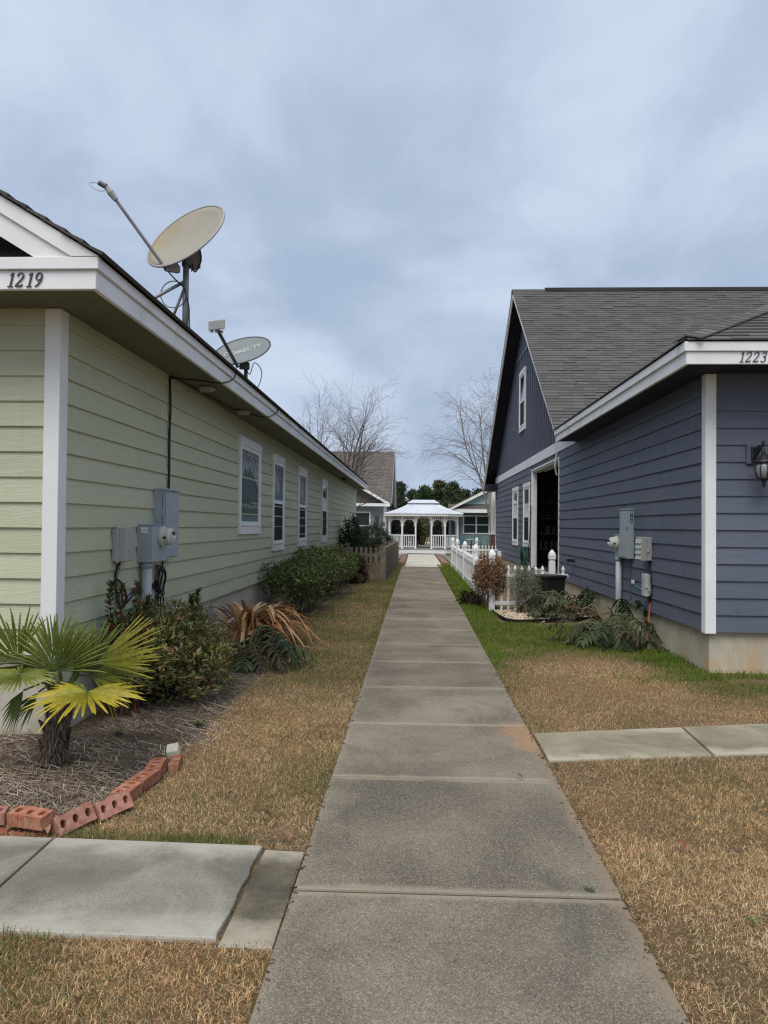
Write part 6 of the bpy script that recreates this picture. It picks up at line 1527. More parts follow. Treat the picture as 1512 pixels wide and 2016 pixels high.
def white_run(name, p0, p1, label, posts, skip=(), pick_gap=0.117):
    p0, p1 = Vector((*p0, 0)), Vector((*p1, 0)); L = (p1-p0).length; d = (p1-p0)/L; s = Vector((-d.y, d.x, 0)); t = thing(name, (p0.x, p0.y, gz(p0.y)), label, 'fence', 'white picket fence runs')
    for u in posts: q = p0 + d*u; inst('post', PO, t, (q.x, q.y, gz(q.y)))
    for z0, z1 in ((0.10, 0.165), (0.575, 0.64)):
        b = MB(); m_ = (p0+p1)/2; b.obox((m_.x, m_.y, (z0+z1)/2 + gz(m_.y)), d*L/2, s*0.030, Vector((0, 0, (z1-z0)/2))); b.build('rail', M['vinyl'], t)
    u = pick_gap
    while u < L - 0.05:
        if all(abs(u - q) > 0.075 for q in posts):
            q = p0 + d*u; inst('picket', PK, t, (q.x, q.y, gz(q.y) + 0.0))
        u += pick_gap
    return t
white_run('picket_fence', (FX+.05, FY), (2.63, FY), 'short white picket fence from the vine covered post towards the blue wall', [0.0-.05, 0.98])
white_run('picket_fence', (FX, FY+.06), (FX, 27.35), 'long white picket fence running along the walk to the gazebo', [3.6, 7.2, 10.8, 13.9], pick_gap=0.088)
white_run('picket_fence', (FX, 27.45), (2.93, 27.45), 'far white picket fence across the back of the side yard', [0.0, 0.85])

# brown planter, gravel bed and plants at the corner of the white fence
t = thing('planter', (2.62, 14.05, 0), 'dark brown tapered square planter behind the short picket fence', 'planter')
b = MB(); c = Vector((2.24, 13.02, 0)); r0, r1 = 0.165, 0.20
# turned so that one corner faces the walk
def rot4(r, z, a=R(28)): return [(c.x + r*math.sqrt(2)*math.cos(a + math.pi/4 + k*math.pi/2), c.y + r*math.sqrt(2)*math.sin(a + math.pi/4 + k*math.pi/2), z) for k in range(4)]
t.location = (c.x, c.y, 0); BASE[t.name] = Vector((c.x, c.y, 0))
b.hexa(rot4(r0, -0.02), rot4(r1, 0.60)); b.build('body', M['brown_resin'], t, bevel=0.008)
b = MB(); b.hexa(rot4(r1+.02, 0.602), rot4(r1+.02, 0.645)); b.build('rim', M['brown_resin'], t, bevel=0.006)
for k in range(4):
    A, Bq = [Vector(p) for p in rot4(r0, 0)], [Vector(p) for p in rot4(r1, 0.6)]
    for f in (0.25, 0.5, 0.75):
        b = MB(); lo = A[k].lerp(A[(k+1) % 4], f); hi = Bq[k].lerp(Bq[(k+1) % 4], f); b.tube([lo, hi], 0.006, 4); b.build('groove_rib', M['brown_resin'], t)
GB = [(1.31, 13.22), (1.33, 12.55), (1.40, 11.95), (1.55, 11.72), (1.95, 11.85), (2.35, 12.05), (2.93, 12.30), (2.93, 13.3), (1.4, 13.3)]
b = MB(); b.poly([(x, y, -0.012) for x, y in GB]); tag(b.build('gravel_bed', M['mulch']), kind='structure')
def inside(x, y, P):
    c_ = False; j = len(P)-1
    for i in range(len(P)):
        if (P[i][1] > y) != (P[j][1] > y) and x < (P[j][0]-P[i][0])*(y-P[i][1])/(P[j][1]-P[i][1]) + P[i][0]: c_ = not c_
        j = i
    return c_
b = MB(col=(1, 1, 1))
for k in range(5200):
    x, y = random.uniform(1.3, 2.93), random.uniform(11.7, 13.3)
    if not inside(x, y, GB) or (x > 2.1 and random.random() < .5): continue
    r = random.uniform(.012, .028); col = random.choice([(0.55, 0.43, 0.30), (0.62, 0.53, 0.41), (0.48, 0.34, 0.21), (0.66, 0.60, 0.50), (0.40, 0.27, 0.17)]); tv = random.uniform(.8, 1.15); b.col = tuple(q*tv for q in col)
    a = random.uniform(0, 3.1); e = Vector((math.cos(a), math.sin(a), 0)); f = Vector((-e.y, e.x, random.uniform(-.4, .4))); z = random.uniform(-.008, .022); cc = Vector((x, y, z)); u3 = Vector((random.uniform(-.2, .2), random.uniform(-.2, .2), .65))
    vs6 = [b.vert(cc + q*r) for q in (e, f, -e, -f, u3, -u3)]
    for i, j in ((0, 1), (1, 2), (2, 3), (3, 0)): b.face(vs6[i], vs6[j], vs6[4]); b.face(vs6[j], vs6[i], vs6[5])
tag(b.build('gravel', M['pebble'], smooth=True), 'tan and cream pebbles in the bed by the white fence', 'gravel', kind='stuff')
b = MB(); pts = spline([(x, y, 0.012) for x, y in [(1.31, 13.1), (1.33, 12.55), (1.40, 11.95), (1.55, 11.72), (1.95, 11.85), (2.35, 12.05), (2.9, 12.28)]], 5)
for p, q in zip(pts[:-1], pts[1:]):
    d = (q-p).normalized(); b.obox((p+q)/2, d*(q-p).length/2, Vector((-d.y, d.x, 0))*0.006, Vector((0, 0, .035)))
tag(b.build('bed_edging', M['edging']), 'black plastic edging strip curving round the pebble bed', 'edging')
def twig_ball(name, label, base, ctr, rad, n, col, r, leaves, lcols, LL, LW, wild, cat='shrub', up=0.3, mat='dry'):
    t = thing(name, base, label, cat); b = MB(col=col)
    for k in range(n):
        u = Vector(unit(1)[0]); p = Vector(ctr) + Vector((u.x*rad[0], u.y*rad[1], u.z*rad[2]))*random.uniform(.15, .7)
        pts = [p]; d = Vector(unit(1)[0])
        for q in range(5):
            d = (d + Vector(rng.normal(0, wild, 3)) + Vector((0, 0, up*.3))).normalized(); nx = pts[-1] + d*rad[0]*random.uniform(.2, .36)
            e = Vector(((nx.x-ctr[0])/rad[0], (nx.y-ctr[1])/rad[1], (nx.z-ctr[2])/rad[2]))
            if e.length > 1.05: d = (d - e.normalized()*1.3).normalized(); nx = pts[-1] + d*rad[0]*.2
            pts.append(nx)
        tv = random.uniform(.6, 1.35); b.col = tuple(q*tv for q in col); b.tube(pts, r*random.uniform(.6, 1.3), 3, cap=False)
    for k in range(9):
        p = Vector(base) + Vector((random.gauss(0, .03), random.gauss(0, .03), -.05)); e = Vector(ctr) + Vector((random.gauss(0, rad[0]*.4), random.gauss(0, rad[1]*.4), random.uniform(-.3, .3)*rad[2]))
        b.tube([p, p.lerp(e, .5) + Vector((random.gauss(0, .03), random.gauss(0, .03), 0)), e], [r*2.2, r*1.8, r*1.2], 4)
    b.build('stems', M['dry'], t)
    N = leaves; u = unit(N); pos = np.array(ctr) + u*np.array(rad)*(rng.random((N, 1))**.45)*np.array([1 + .3*nz(*(q*3)) for q in u])[:, None]; d = unit(N) + np.array([0, 0, up])
    v, f, c = leaf_cloud(pos, d, unit(N), LL*rng.uniform(.5, 1.3, N), LW*rng.uniform(.6, 1.3, N), pick(lcols, N), .4); np_mesh('foliage', v, f, c, M[mat], t, base); return t
twig_ball('dry_vine', 'brown dried vine heaped over the corner post of the white fence', (1.30, 13.42, 0), (1.30, 13.45, 0.58), (0.33, 0.36, 0.40), 620, (0.25, 0.15, 0.085), 0.0045, 1500, [(0.24, 0.13, 0.07, 3), (0.32, 0.20, 0.12, 2), (0.14, 0.08, 0.05, 2), (0.36, 0.26, 0.19, .8), (0.20, 0.11, 0.12, .4)], .045, .022, .55, 'vine')
twig_ball('silver_shrub', 'wispy grey green shrub in front of the short picket fence', (1.83, 12.95, 0), (1.83, 12.95, 0.42), (0.32, 0.28, 0.42), 330, (0.22, 0.22, 0.17), 0.003, 2600, [(0.20, 0.23, 0.17, 3), (0.28, 0.31, 0.25, 2), (0.13, 0.16, 0.11, 2)], .035, .008, .35, up=0.9)
shrub('weedy_shrub', 'low green weed against the foundation behind the gravel bed', 'shrub', (2.80, 12.7, 0), [((2.80, 12.7, 0.22), (0.12, 0.25, 0.2))], 60, 7, 0.06, 0.03, [(0.05, 0.09, 0.03), (0.03, 0.06, 0.02)], M['leaf'], (0.06, 0.05, 0.03), n_stem=10)
shrub('dead_clump', 'blackened dead clump on the grass between walk and white fence', 'plant', (1.05, 14.3, 0), [((1.03, 14.3, 0.10), (0.20, 0.35, 0.14))], 150, 6, 0.07, 0.02, [(0.02, 0.014, 0.012, 3), (0.05, 0.03, 0.022, 2), (0.035, 0.03, 0.02, 1)], M['dry'], (0.03, 0.02, 0.015), n_stem=14, droop=.5)

# ================================================================== weathered wooden fence on the left
WK = picket_mesh(0.90, 0.088, M['grey_wood'], 'gothic')
def wood_run(p0, p1, label, n_posts, inner, h=0.9):
    p0, p1 = Vector((*p0, 0)), Vector((*p1, 0)); L = (p1-p0).length; d = (p1-p0)/L; s = Vector((-d.y, d.x, 0))*inner; a = math.atan2(d.y, d.x); t = thing('wooden_fence', (p0.x, p0.y, gz(p0.y)), label, 'fence', 'weathered wooden fence runs')
    for z in (0.20, 0.66):
        m_ = (p0+p1)/2 + s*0.032; b = MB(); b.obox((m_.x, m_.y, z + gz(m_.y)), d*L/2, s*0.019, Vector((0, 0, .042))); b.build('rail', M['grey_wood'], t)
    for k in range(n_posts):
        q = p0 + d*(L*k/(n_posts-1) if n_posts > 1 else 0) + s*0.10; b = MB(); b.obox((q.x, q.y, .40 + gz(q.y)), d*.044, s*.044, Vector((0, 0, .46))); b.build('post', M['grey_wood'], t)
    u = 0.05
    while u < L:
        q = p0 + d*u; o = inst('picket', WK, t, (q.x, q.y, gz(q.y) - .02 + random.uniform(-.012, .012)), rotz=a); o.rotation_euler.y = random.uniform(-.012, .012); u += 0.128
    return t
wood_run((-2.38, 20.55), (-0.93, 20.50), 'front run of the weathered grey wooden picket fence by the green house', 2, 1)
wood_run((-0.80, 20.52), (-0.66, 30.4), 'side run of the weathered wooden fence along the walk', 5, 1)
wood_run((-2.38, 30.5), (-0.70, 30.45), 'far run of the weathered wooden fence, behind the front run', 2, -1)
b = MB(); b.box(-0.86, -0.78, 20.46, 20.54, -.1, 0.86); tag(b.build('fence_post', M['grey_wood'], bevel=.004), 'corner post of the weathered wooden fence', 'post')

# ================================================================== gazebo
G0 = 44.9; GX = 0.47; GD = 0.11
gaz = thing('gazebo', (GX, G0+1.7, -0.2), 'white oblong gazebo with curved metal roof at the end of the walk', 'gazebo')
hw, cut, dep = 2.03, 0.78, 3.4
plan = [(GX-hw+cut, G0), (GX+hw-cut, G0), (GX+hw, G0+cut), (GX+hw, G0+dep-cut), (GX+hw-cut, G0+dep), (GX-hw+cut, G0+dep), (GX-hw, G0+dep-cut), (GX-hw, G0+cut)]
ctr = Vector((GX, G0+dep/2, 0))
def grow(p, g): v = Vector((p[0], p[1], 0)) - ctr; return (ctr.x + v.x*(1 + g/hw), ctr.y + v.y*(1 + g/(dep/2)))
b = MB(); pl_ = [grow(p, .12) for p in plan]; b.hexa([(x, y, -.16) for x, y in pl_], [(x, y, GD-.02) for x, y in pl_]); b.build('deck_fascia', M['gazebo_white'], gaz)
b = MB(); pl_ = [grow(p, .16) for p in plan]; b.hexa([(x, y, GD-.019) for x, y in pl_], [(x, y, GD) for x, y in pl_]); b.build('deck', M['slab_pale'], gaz)
b = MB(); pl_ = [grow(p, -.1) for p in plan]; b.hexa([(x, y, -.3) for x, y in pl_], [(x, y, -.17) for x, y in pl_]); b.build('skirt', M['dark_grey'], gaz)
posts = []
bay = (plan[1][0]-plan[0][0])
f1, f2 = plan[0][0] + bay*0.315, plan[0][0] + bay*0.685
front = [(f1, G0), (f2, G0)]; backp = [(f1, G0+dep), (f2, G0+dep)]
allp = plan + front + backp
ZB, ZT = GD, 2.04
for x, y in allp:
    b = MB(); b.box(x-.045, x+.045, y-.045, y+.045, ZB, ZT); b.box(x-.058, x+.058, y-.058, y+.058, ZB, ZB+.06); b.build('post', M['gazebo_white'], gaz)
segs = [(plan[0], front[0], 1), (front[0], front[1], 0), (front[1], plan[1], 1), (plan[1], plan[2], 1), (plan[2], plan[3], 1), (plan[3], plan[4], 1), (plan[4], backp[1], 1), (backp[1], backp[0], 0), (backp[0], plan[5], 1), (plan[5], plan[6], 1), (plan[6], plan[7], 1), (plan[7], plan[0], 1)]
for A, B_, rail in segs:
    A3, B3 = Vector((*A, 0)), Vector((*B_, 0)); d = (B3-A3); L = d.length; d /= L; s = Vector((-d.y, d.x, 0)); m_ = (A3+B3)/2
    def bar(z0, z1, th, name): b = MB(); b.obox((m_.x, m_.y, (z0+z1)/2), d*(L/2-.046), s*th, Vector((0, 0, (z1-z0)/2))); b.build(name, M['gazebo_white'], gaz)
    if rail:
        bar(0.86, 0.92, .035, 'hand_rail'); bar(0.19, 0.24, .025, 'bottom_rail'); k = int(L/0.115)
        for i in range(1, k):
            q = A3 + d*(L*i/k); b = MB(); b.box(q.x-.019, q.x+.019, q.y-.019, q.y+.019, .24, .86); b.build('baluster', M['gazebo_white'], gaz)
        bar(1.80, 1.835, .02, 'frieze_rail')
    bar(1.99, 2.04, .03, 'top_plate')
    k = int(L/0.10)
    for i in range(1, k):
        q = A3 + d*(L*i/k)
        if rail or i < 2 or i > k-2:
            b = MB(); b.box(q.x-.016, q.x+.016, q.y-.016, q.y+.016, 1.835, 1.99); b.build('spindle', M['gazebo_white'], gaz)
    zt = 1.80 if rail else 1.99
    for sg, Q in ((1, A3), (-1, B3)):
        w_ = min(L*.30, .25); prf = [(0.04, zt), (w_, zt), (w_*.92, zt-.05), (w_*.66, zt-.07), (w_*.62, zt-.12), (w_*.40, zt-.16), (w_*.36, zt-.23), (.10, zt-.29), (.09, zt-.36), (.04, zt-.40)]
        b = MB(); b.prism([Q + d*sg*u + Vector((0, 0, z)) - s*.012 for u, z in prf], s*.024); b.build('bracket', M['gazebo_white'], gaz)
# scalloped fascia
for i in range(8):
    A, B_ = Vector((*grow(plan[i], .30), 0)), Vector((*grow(plan[(i+1) % 8], .30), 0)); d = (B_-A); L = d.length; d /= L; s = Vector((-d.y, d.x, 0)); k = max(3, int(L/0.15)); pts = [A + Vector((0, 0, 2.155))]
    top = [(0, 2.155), (L, 2.155)]; low = []
    for j in range(k):
        for q in range(5): low.append((L*(j + q/5)/k, 2.04 - 0.035*math.sin(math.pi*q/5)))
    low.append((L, 2.04)); b = MB()
    for (u0, z0), (u1, z1) in zip(low[:-1], low[1:]):
        b.prism([A + d*u0 + Vector((0, 0, z0)), A + d*u1 + Vector((0, 0, z1)), A + d*u1 + Vector((0, 0, 2.155)), A + d*u0 + Vector((0, 0, 2.155))], s*.02)
    b.build('scalloped_fascia', M['gazebo_white'], gaz)
# bell-curved metal roof with raised seams, and a small upper tier
def oct_at(f, z): return [Vector((ctr.x + (p[0]-ctr.x)*f[0], ctr.y + (p[1]-ctr.y)*f[1], z)) for p in plan]
levels = [((1.165, 1.20), 2.155), ((0.98, 0.98), 2.26), ((0.78, 0.76), 2.40), ((0.60, 0.56), 2.56), ((0.43, 0.38), 2.735)]
b = MB(); rings = [[b.vert(p) for p in oct_at(f, z)] for f, z in levels]
for r0_, r1_ in zip(rings[:-1], rings[1:]):
    for k in range(8): b.face(r0_[k], r0_[(k+1) % 8], r1_[(k+1) % 8], r1_[k])
b.face(*rings[-1]); rf = b.build('roof', M['metal_roof'], gaz)
b = MB(); pl_ = oct_at((1.165, 1.20), 2.150); b.poly(list(reversed(pl_))); b.build('ceiling', M['gazebo_white'], gaz)
for k in range(8):
    n = 9 if k in (0, 4) else (8 if k in (2, 6) else 3)
    for i in range(n):
        f = i/n; b = MB(); pts = [oct_at(ff, z)[k].lerp(oct_at(ff, z)[(k+1) % 8], f) + Vector((0, 0, .012)) for ff, z in levels]; b.tube(pts, 0.014 if i else 0.022, 4); b.build('roof_seam', M['metal_roof'], rf)
b = MB(); r0_ = oct_at((0.40, 0.35), 2.70); b.hexa(r0_, [p + Vector((0, 0, .11)) for p in r0_]); b.build('cupola_wall', M['gazebo_white'], gaz)
b = MB(); lv = [((0.47, 0.43), 2.80), ((0.47, 0.43), 2.83), ((0.34, 0.16), 2.99), ((0.33, 0.02), 3.02)]; rings = [[b.vert(p) for p in oct_at(f, z)] for f, z in lv]
for r0_, r1_ in zip(rings[:-1], rings[1:]):
    for k in range(8): b.face(r0_[k], r0_[(k+1) % 8], r1_[(k+1) % 8], r1_[k])
b.face(*rings[-1]); b.face(*reversed(rings[0])); b.build('upper_roof', M['metal_roof'], gaz)

# ================================================================== houses behind
def far_window(house, x0, x1, z0, z1, y, n=1):
    """window in a wall that faces the camera (-Y)"""
    b = MB(); c_ = .09; b.box(x0, x0+c_, y-.05, y-.001, z0, z1); b.box(x1-c_, x1, y-.05, y-.001, z0, z1); b.box(x0+c_, x1-c_, y-.05, y-.001, z1-c_, z1); b.box(x0+c_, x1-c_, y-.06, y-.001, z0, z0+c_)
    w = b.build('window', M['white'], house); a, e = x0+c_, x1-c_; W_ = (e-a)/n
    for k in range(n):
        if k: b = MB(); b.box(a+W_*k-.05, a+W_*k+.05, y-.045, y-.001, z0+c_, z1-c_); b.build('mullion', M['white'], w)
        l, r = a + W_*k + (.05 if k else 0), a + W_*(k+1) - (.05 if k < n-1 else 0); m_ = (z0+z1)/2
        b = MB(); b.box(l, r, y-.04, y-.001, m_-.03, m_+.03); b.build('meeting_rail', M['white'], w)
        for za, zb in ((z0+c_, m_-.03), (m_+.03, z1-c_)): b = MB(); b.box(l, r, y-.02, y-.001, za, zb); b.build('pane', M['far_glass'], w)
def far_planks(wall, mat, x0, x1, y, z0, z1, lap=0.18):
    z = z0
    while z < z1 - .02:
        b = MB(); h = min(lap + .015, z1 - z); b.prism([(x0, y, z), (x0, y-.03, z), (x0, y-.008, z+h), (x0, y, z+h)], (x1-x0, 0, 0)); b.build('plank', mat, wall); z += lap
FL = thing('grey_house', (-5, 47, -0.2), 'grey blue house with steep brown roof behind the wooden fence', 'house')
FY0 = 47.0
b = MB(); b.box(-13, -1.85, FY0+.6, 60, -.3, 2.75); w_ = b.build('wall', M['far_grey'], FL); far_planks(w_, M['far_grey'], -9.5, -1.86, FY0+.6, 0.1, 2.7)
b = MB(); b.box(-1.99, -1.80, FY0+.52, FY0+.565, 0, 2.62); b.build('corner_board', M['white'], FL)
b = MB(); b.box(-9.5, -1.56, FY0, FY0+.06, 2.62, 2.80); b.build('fascia_board', M['white'], FL)
b = MB(); b.box(-9.5, -1.60, FY0+.061, FY0+.7, 2.63, 2.65); b.build('soffit', M['white'], FL)
# low front gable, shadow put into wall colour, its rake falling to the right
b = MB(); b.prism([(-7.6, FY0+.5, 2.80), (-1.9, FY0+.5, 2.80), (-4.75, FY0+.5, 4.45)], (0, .1, 0)); b.build('gable_wall', M['far_roof'], FL)
b = MB(); b.prism([(-1.50, FY0-.02, 2.80), (-4.75, FY0-.02, 4.68), (-4.75, FY0-.02, 4.48), (-1.85, FY0-.02, 2.80)], (0, .06, 0)); b.build('rake_board', M['white'], FL)
b = MB(); b.prism([(-8.0, FY0-.02, 2.80), (-7.65, FY0-.02, 2.80), (-4.752, FY0-.02, 4.48), (-4.752, FY0-.02, 4.68)], (0, .06, 0)); b.build('rake_board', M['white'], FL)
b = MB(); b.prism([(-1.45, FY0-.04, 2.81), (-4.75, FY0-.04, 4.72), (-4.75, FY0-.04, 4.685), (-1.50, FY0-.04, 2.803)], (0, 6, 0)); b.prism([(-8.05, FY0-.04, 2.81), (-8.0, FY0-.04, 2.803), (-4.752, FY0-.04, 4.685), (-4.752, FY0-.04, 4.72)], (0, 6, 0)); b.build('porch_roof', M['far_roof'], FL)
b = MB(); b.prism([(-15, FY0+.6, 2.75), (-15, 53.5, 6.60), (-15, 60.4, 2.75)], (13.5, 0, 0)); b.build('roof', M['far_roof'], FL)
b = MB(); b.prism([(-1.5, FY0+.5, 2.62), (-1.5, FY0+.5, 2.80), (-1.5, 53.5, 6.66), (-1.5, 53.5, 6.45)], (.03, 0, 0)); b.build('rake_board', M['far_grey'], FL)
b = MB(); b.prism([(-1.498, 53.502, 6.45), (-1.498, 53.502, 6.66), (-1.498, 60.5, 2.80), (-1.498, 60.5, 2.62)], (.03, 0, 0)); b.build('rake_board', M['white'], FL)
b = MB(); b.tube([(-1.44, FY0+6.5, 2.7), (-1.44, FY0+6.5, 6.3)], 0.03, 6); b.build('flue_pipe', M['white'], FL)
far_window(FL, -3.95, -2.78, 0.55, 2.30, FY0+.568)
b = MB(); b.box(-2.52, -2.28, FY0+.53, FY0+.568, 0.8, 2.05); b.build('shutter', M['far_roof'], FL)
FR = thing('teal_house', (6, 51, -0.2), 'teal gabled house with a porch window seen beyond the white fence', 'house')
RY = 52.0
b = MB(); b.box(2.55, 10, RY+1.2, 62, -.3, 2.55); w_ = b.build('wall', M['far_green'], FR); far_planks(w_, M['far_green'], 2.55, 6.4, RY+1.2, 0, 2.5)
b = MB(); b.box(2.45, 3.02, RY+1.10, RY+1.165, -.2, 2.32); b.build('dark_panel', M['far_navy'], FR)
b = MB(); b.box(2.10, 9.4, RY, RY+.08, 2.36, 2.62); b.build('porch_beam', M['white'], FR)
b = MB(); b.box(2.70, 2.90, RY+.05, RY+.20, -.2, 2.355); b.build('porch_post', M['white'], FR)
b = MB(); b.prism([(2.6, RY+.3, 2.60), (8.9, RY+.3, 2.60), (5.75, RY+.3, 4.38)], (0, .1, 0)); gw = b.build('gable_wall', M['far_teal'], FR)
for k in range(8):
    z = 2.95 + k*.17; x0 = 2.6 + (z-2.6)/.565 + .1
    if 2*5.75 - x0 > x0 + .2: b = MB(); b.prism([(x0, RY+.30, z), (x0, RY+.265, z), (x0, RY+.29, z+.18), (x0, RY+.30, z+.18)], (2*(5.75-x0), 0, 0)); b.build('plank', M['far_teal'], gw)
b = MB(); b.prism([(2.2, RY-.02, 2.621), (2.2, RY+.32, 2.95), (2.2, RY+.32, 2.90), (2.2, RY+.02, 2.60)], (7.1, 0, 0)); b.build('skirt_roof', M['far_roof'], FR)
S2 = 0.505
for sg in (1, -1):
    fx = (lambda x: x) if sg > 0 else (lambda x: 11.5 - x)
    b = MB(); b.prism([(fx(2.02), RY-.12, 2.55), (fx(5.75), RY-.12, 2.55+3.73*S2), (fx(5.75), RY-.12, 2.34+3.73*S2), (fx(2.40), RY-.12, 2.55)], (0, .08, 0)); b.build('rake_board', M['white'], FR)
    b = MB(); b.prism([(fx(1.95), RY-.14, 2.56), (fx(5.75), RY-.14, 2.60+3.80*S2), (fx(5.75), RY-.14, 2.555+3.80*S2), (fx(2.05), RY-.14, 2.55)], (0, 11, 0)); b.build('roof', M['far_roof'], FR)
far_window(FR, 3.25, 5.10, 0.90, 2.20, RY+1.168, 2)
def patio_chair(x, y, rz, label):
    t = thing('patio_chair', (x, y, -.15), label, 'chair', 'patio chairs on the far porch'); c_, s_ = math.cos(rz), math.sin(rz)
    def bx(nm, x0, x1, y0, y1, z0, z1, m_='teal_chair'):
        b = MB(); cx, cy = (x0+x1)/2, (y0+y1)/2; b.obox((x + cx*c_ - cy*s_, y + cx*s_ + cy*c_, (z0+z1)/2 - .15), Vector((c_, s_, 0))*(x1-x0)/2, Vector((-s_, c_, 0))*(y1-y0)/2, Vector((0, 0, (z1-z0)/2))); b.build(nm, M[m_], t)
    bx('seat', -.25, .25, -.25, .25, .42, .46); bx('backrest', -.25, .25, .25, .29, .46, 1.02)
    for sx in (-1, 1):
        for sy in (-1, 1): bx('leg', sx*.24-.02, sx*.24+.02, sy*.24-.02, sy*.24+.02, 0, .42, 'dark_grey')
        bx('armrest', sx*.27-.025, sx*.27+.025, -.25, .27, .62, .65, 'dark_grey')
patio_chair(3.25, 50.4, 0.5, 'teal patio chair on the left side of the far porch'); patio_chair(4.05, 50.6, 3.3, 'teal patio chair in the middle of the far porch, back turned'); patio_chair(4.85, 50.5, -.4, 'teal patio chair on the right side of the far porch')
t = thing('patio_table', (3.7, 51.1, -.15), 'pale table behind the patio chairs on the far porch', 'table')
b = MB(); b.lathe((3.7, 51.1, -.15), [(.03, 0), (.03, .70)], 8); b.build('leg', M['dark_grey'], t); b = MB(); b.lathe((3.7, 51.1, .55), [(.55, 0), (.55, .04)], 20); b.build('tabletop', M['far_teal'], t)

# ================================================================== trees
def bare_tree(name, label, base, height, lean, r0, spread, droop, seed, col, nlimb=7, depth=4, wide=1.0):
    rr = random.Random(seed); t = thing(name, base, label, 'tree'); trunk = MB(col=col); crown = MB(col=col)
    def tint(): tv = rr.uniform(.75, 1.25); return tuple(q*tv for q in col)
    def grow_(p, d, L, r, lv):
        pts = [p]; rs = [r]; n = 5 if lv < 2 else 4; dd = d.copy()
        for i in range(n):
            dd = (dd + Vector((rr.gauss(0, .10), rr.gauss(0, .10), rr.gauss(0, .06))) + Vector((0, 0, (0.10 if lv < 2 else -droop)*(.5 + i*.35)))).normalized()
            pts.append(pts[-1] + dd*L/n); rs.append(max(.0028, r*(1 - .75*(i+1)/n)))
        m_ = trunk if lv == 0 else crown; m_.col = tint(); m_.tube(pts, rs, 7 if lv == 0 else (5 if lv == 1 else 3), cap=False)
        if lv >= depth: return
        nc = {0: 0, 1: 8, 2: 7, 3: 5}.get(lv, 4)
        for k in range(nc):
            f = .22 + .78*(k + rr.random())/nc; i = min(n-1, int(f*n)); q = pts[i].lerp(pts[i+1], f*n - i) if f < 1 else pts[-1]
            ax = (pts[i+1]-pts[i]).normalized(); sd_ = ax.cross(Vector((rr.gauss(0, 1), rr.gauss(0, 1), rr.gauss(0, 1)))).normalized(); an = rr.uniform(.45, .95)*spread
            grow_(q, (ax*math.cos(an) + sd_*math.sin(an)).normalized(), L*rr.uniform(.38, .62), max(.0028, rs[i]*.55), lv+1)
    base = Vector(base); top = base + Vector((lean[0], lean[1], height*.40)); pts = [base + Vector((0, 0, -.1)), base.lerp(top, .5) + Vector((rr.gauss(0, .05), 0, 0)), top]
    trunk.col = tint(); trunk.tube(pts, [r0*1.25, r0, r0*.8], 9); fork = top
    for k in range(nlimb):
        a = 2*math.pi*k/nlimb + rr.uniform(-.3, .3); el = rr.uniform(.75, 1.25) if k else 1.45; f = rr.uniform(.35, 1.0) if k > 2 else 1.0; d = Vector((math.cos(a)*math.cos(el)*wide, math.sin(a)*math.cos(el)*wide, math.sin(el))).normalized()
        grow_(base.lerp(top, f), d, height*rr.uniform(.46, .64), r0*.62, 1)
    trunk.build('trunk', M['bark'], t, smooth=True); crown.build('branches', M['bark'], t); return t
bare_tree('bare_tree', 'bare spreading tree behind the green house, in front of the grey house', (-3.3, 36.3, -0.1), 7.2, (0.0, 0, 0), 0.12, 0.95, 0.02, 21, (0.185, 0.16, 0.15), 9, 4, 1.1)
bare_tree('bare_tree', 'bare tree with fine drooping twigs behind the blue house', (3.85, 36.5, -0.1), 7.8, (-0.35, 0, 0), 0.095, 0.85, 0.12, 12, (0.20, 0.175, 0.155), 8, 4, .9)
def pine(base, h, w, label, cols, n=5200):
    t = thing('pine_tree', base, label, 'tree', 'pines beyond the gazebo'); b = MB(col=(0.07, 0.05, 0.04)); b.tube([base, (base[0], base[1], base[2]+h*.55), (base[0], base[1], base[2]+h*.97)], [.22, .15, .03], 6); b.build('trunk', M['bark'], t)
    # whorled boughs, each a clump of needle tufts
    pos, cc, dirs = [], [], []
    for k in range(80):
        f = random.random()**.9; z = h*(.06 + .92*f); rad = w*(1 - f)**.62*random.uniform(.3, 1.1) + .2; a = random.uniform(0, 6.28); c_ = np.array([base[0] + rad*math.cos(a)*.7, base[1] + rad*math.sin(a)*.7, base[2] + z])
        m_ = int(n/80); o_ = rng.normal(0, 1, (m_, 3))*np.array([.70, .70, .42])*(.45 + .9*(1-f)); pos.append(c_ + o_); base_c = np.array(random.choice(cols))*random.uniform(.75, 1.25); cc.append(np.tile(base_c, (m_, 1))*rng.uniform(.75, 1.25, (m_, 1)))
        dirs.append(unit(m_)*.8 + np.array([math.cos(a)*.5, math.sin(a)*.5, .55]))
    pos = np.concatenate(pos); cc = np.concatenate(cc); d = np.concatenate(dirs); N = len(pos)
    v, f, c = leaf_cloud(pos, d, unit(N), rng.uniform(.35, .75, N), rng.uniform(.12, .26, N), cc, .2); np_mesh('crown', v, f, c, M['leaf'], t, base)
PCOL = [(0.055, 0.090, 0.046), (0.070, 0.104, 0.048), (0.044, 0.075, 0.042), (0.098, 0.115, 0.052)]
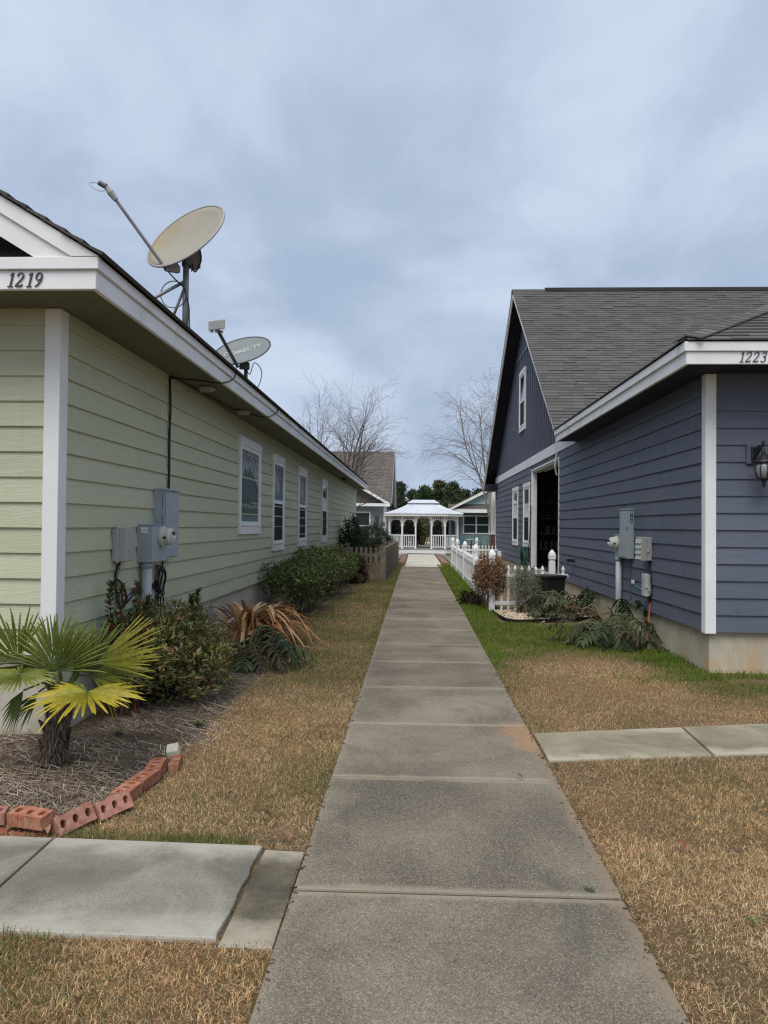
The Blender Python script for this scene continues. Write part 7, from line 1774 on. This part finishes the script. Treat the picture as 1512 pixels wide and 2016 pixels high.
pines = [(-3.0, 138, 9.4, 2.4, 'leftmost of the pines beyond the gazebo, beside the grey house roof'), (-0.4, 142, 8.2, 2.2, 'shorter dark pine just right of the leftmost pine'), (1.7, 136, 8.6, 2.3, 'dark pine above the left half of the gazebo roof'), (4.3, 138, 9.6, 2.8, 'broad olive green pine above the gazebo roof, tallest'), (6.6, 136, 9.3, 2.7, 'tall pine right of the gazebo roof top'), (9.2, 144, 8.3, 2.2, 'shorter pine left of the teal house roof'), (11.6, 140, 8.2, 2.4, 'pine just above the teal house gable'),
         (-7, 145, 9.0, 2.5, 'pine mostly hidden behind the grey house roof'), (15.5, 142, 8.8, 2.5, 'pine mostly hidden behind the teal house'), (20, 146, 9.2, 2.6, 'pine hidden behind the bare tree by the blue house')]
for x, y, h, w, lab in pines: pine((x, y, -.3), h, w, lab, PCOL if 'olive' not in lab else [(0.085, 0.105, 0.038), (0.068, 0.088, 0.034)])
shrub('brush', 'brown winter brush at the foot of the pines', 'shrub', (0, 120, -.3), [((-4, 120, 1.6), (3, 2, 2.0)), ((0.5, 121, 1.4), (3, 2, 1.8)), ((5, 120, 1.8), (3, 2, 2.4)), ((10, 121, 1.5), (3.5, 2, 2.2))], 900, 6, 0.55, 0.13, [(0.10, 0.08, 0.05, 3), (0.06, 0.07, 0.03, 2), (0.14, 0.10, 0.07, 1)], M['dry'], (0.10, 0.08, 0.06), n_stem=60, stem_r=.03, shell=.3)
DK = [(0.03, 0.046, 0.024, 3), (0.042, 0.066, 0.03, 2), (0.022, 0.035, 0.018, 2)]
shrub('evergreen_screen', 'dark evergreen seen through the left gazebo bays', 'shrub', (-1.2, 60, -.2), [((-1.2, 60, 1.1), (1.3, .9, 1.25))], 800, 8, .16, .06, DK, M['gloss_leaf'], (0.05, 0.04, 0.03), 'evergreens behind the gazebo', shell=.5)
shrub('evergreen_screen', 'dark evergreen just left of the gazebo doorway', 'shrub', (0.0, 61, -.2), [((0.02, 61, 1.0), (0.42, .7, 1.15))], 450, 8, .15, .06, DK, M['gloss_leaf'], (0.05, 0.04, 0.03), 'evergreens behind the gazebo', shell=.5)
shrub('evergreen_screen', 'dark evergreen seen through the right gazebo bays', 'shrub', (2.1, 60, -.2), [((2.05, 60, 1.0), (0.75, .9, 1.1))], 650, 8, .16, .06, DK, M['gloss_leaf'], (0.05, 0.04, 0.03), 'evergreens behind the gazebo', shell=.5)
shrub('olive_tree', 'loose olive brown tree seen through the gazebo doorway', 'tree', (0.62, 66, -.2), [((0.65, 66, 1.7), (0.95, .9, 1.35)), ((0.5, 66, 0.8), (0.6, .6, .6))], 520, 7, .14, .05, [(0.17, 0.16, 0.07, 3), (0.12, 0.13, 0.055, 2), (0.22, 0.175, 0.085, 1.5)], M['leaf'], (0.10, 0.08, 0.06), n_stem=30, stem_r=.015, shell=.25)
# lane beyond the gazebo
b = MB(); b.box(-40, 40, 74, 79, -.25, -.215); tag(b.build('road', M['slab_cream']), kind='structure')
b = MB(); b.box(-.1, 1.15, 48.6, 74, -.235, -.205); tag(b.build('path', M['walk']), kind='structure')
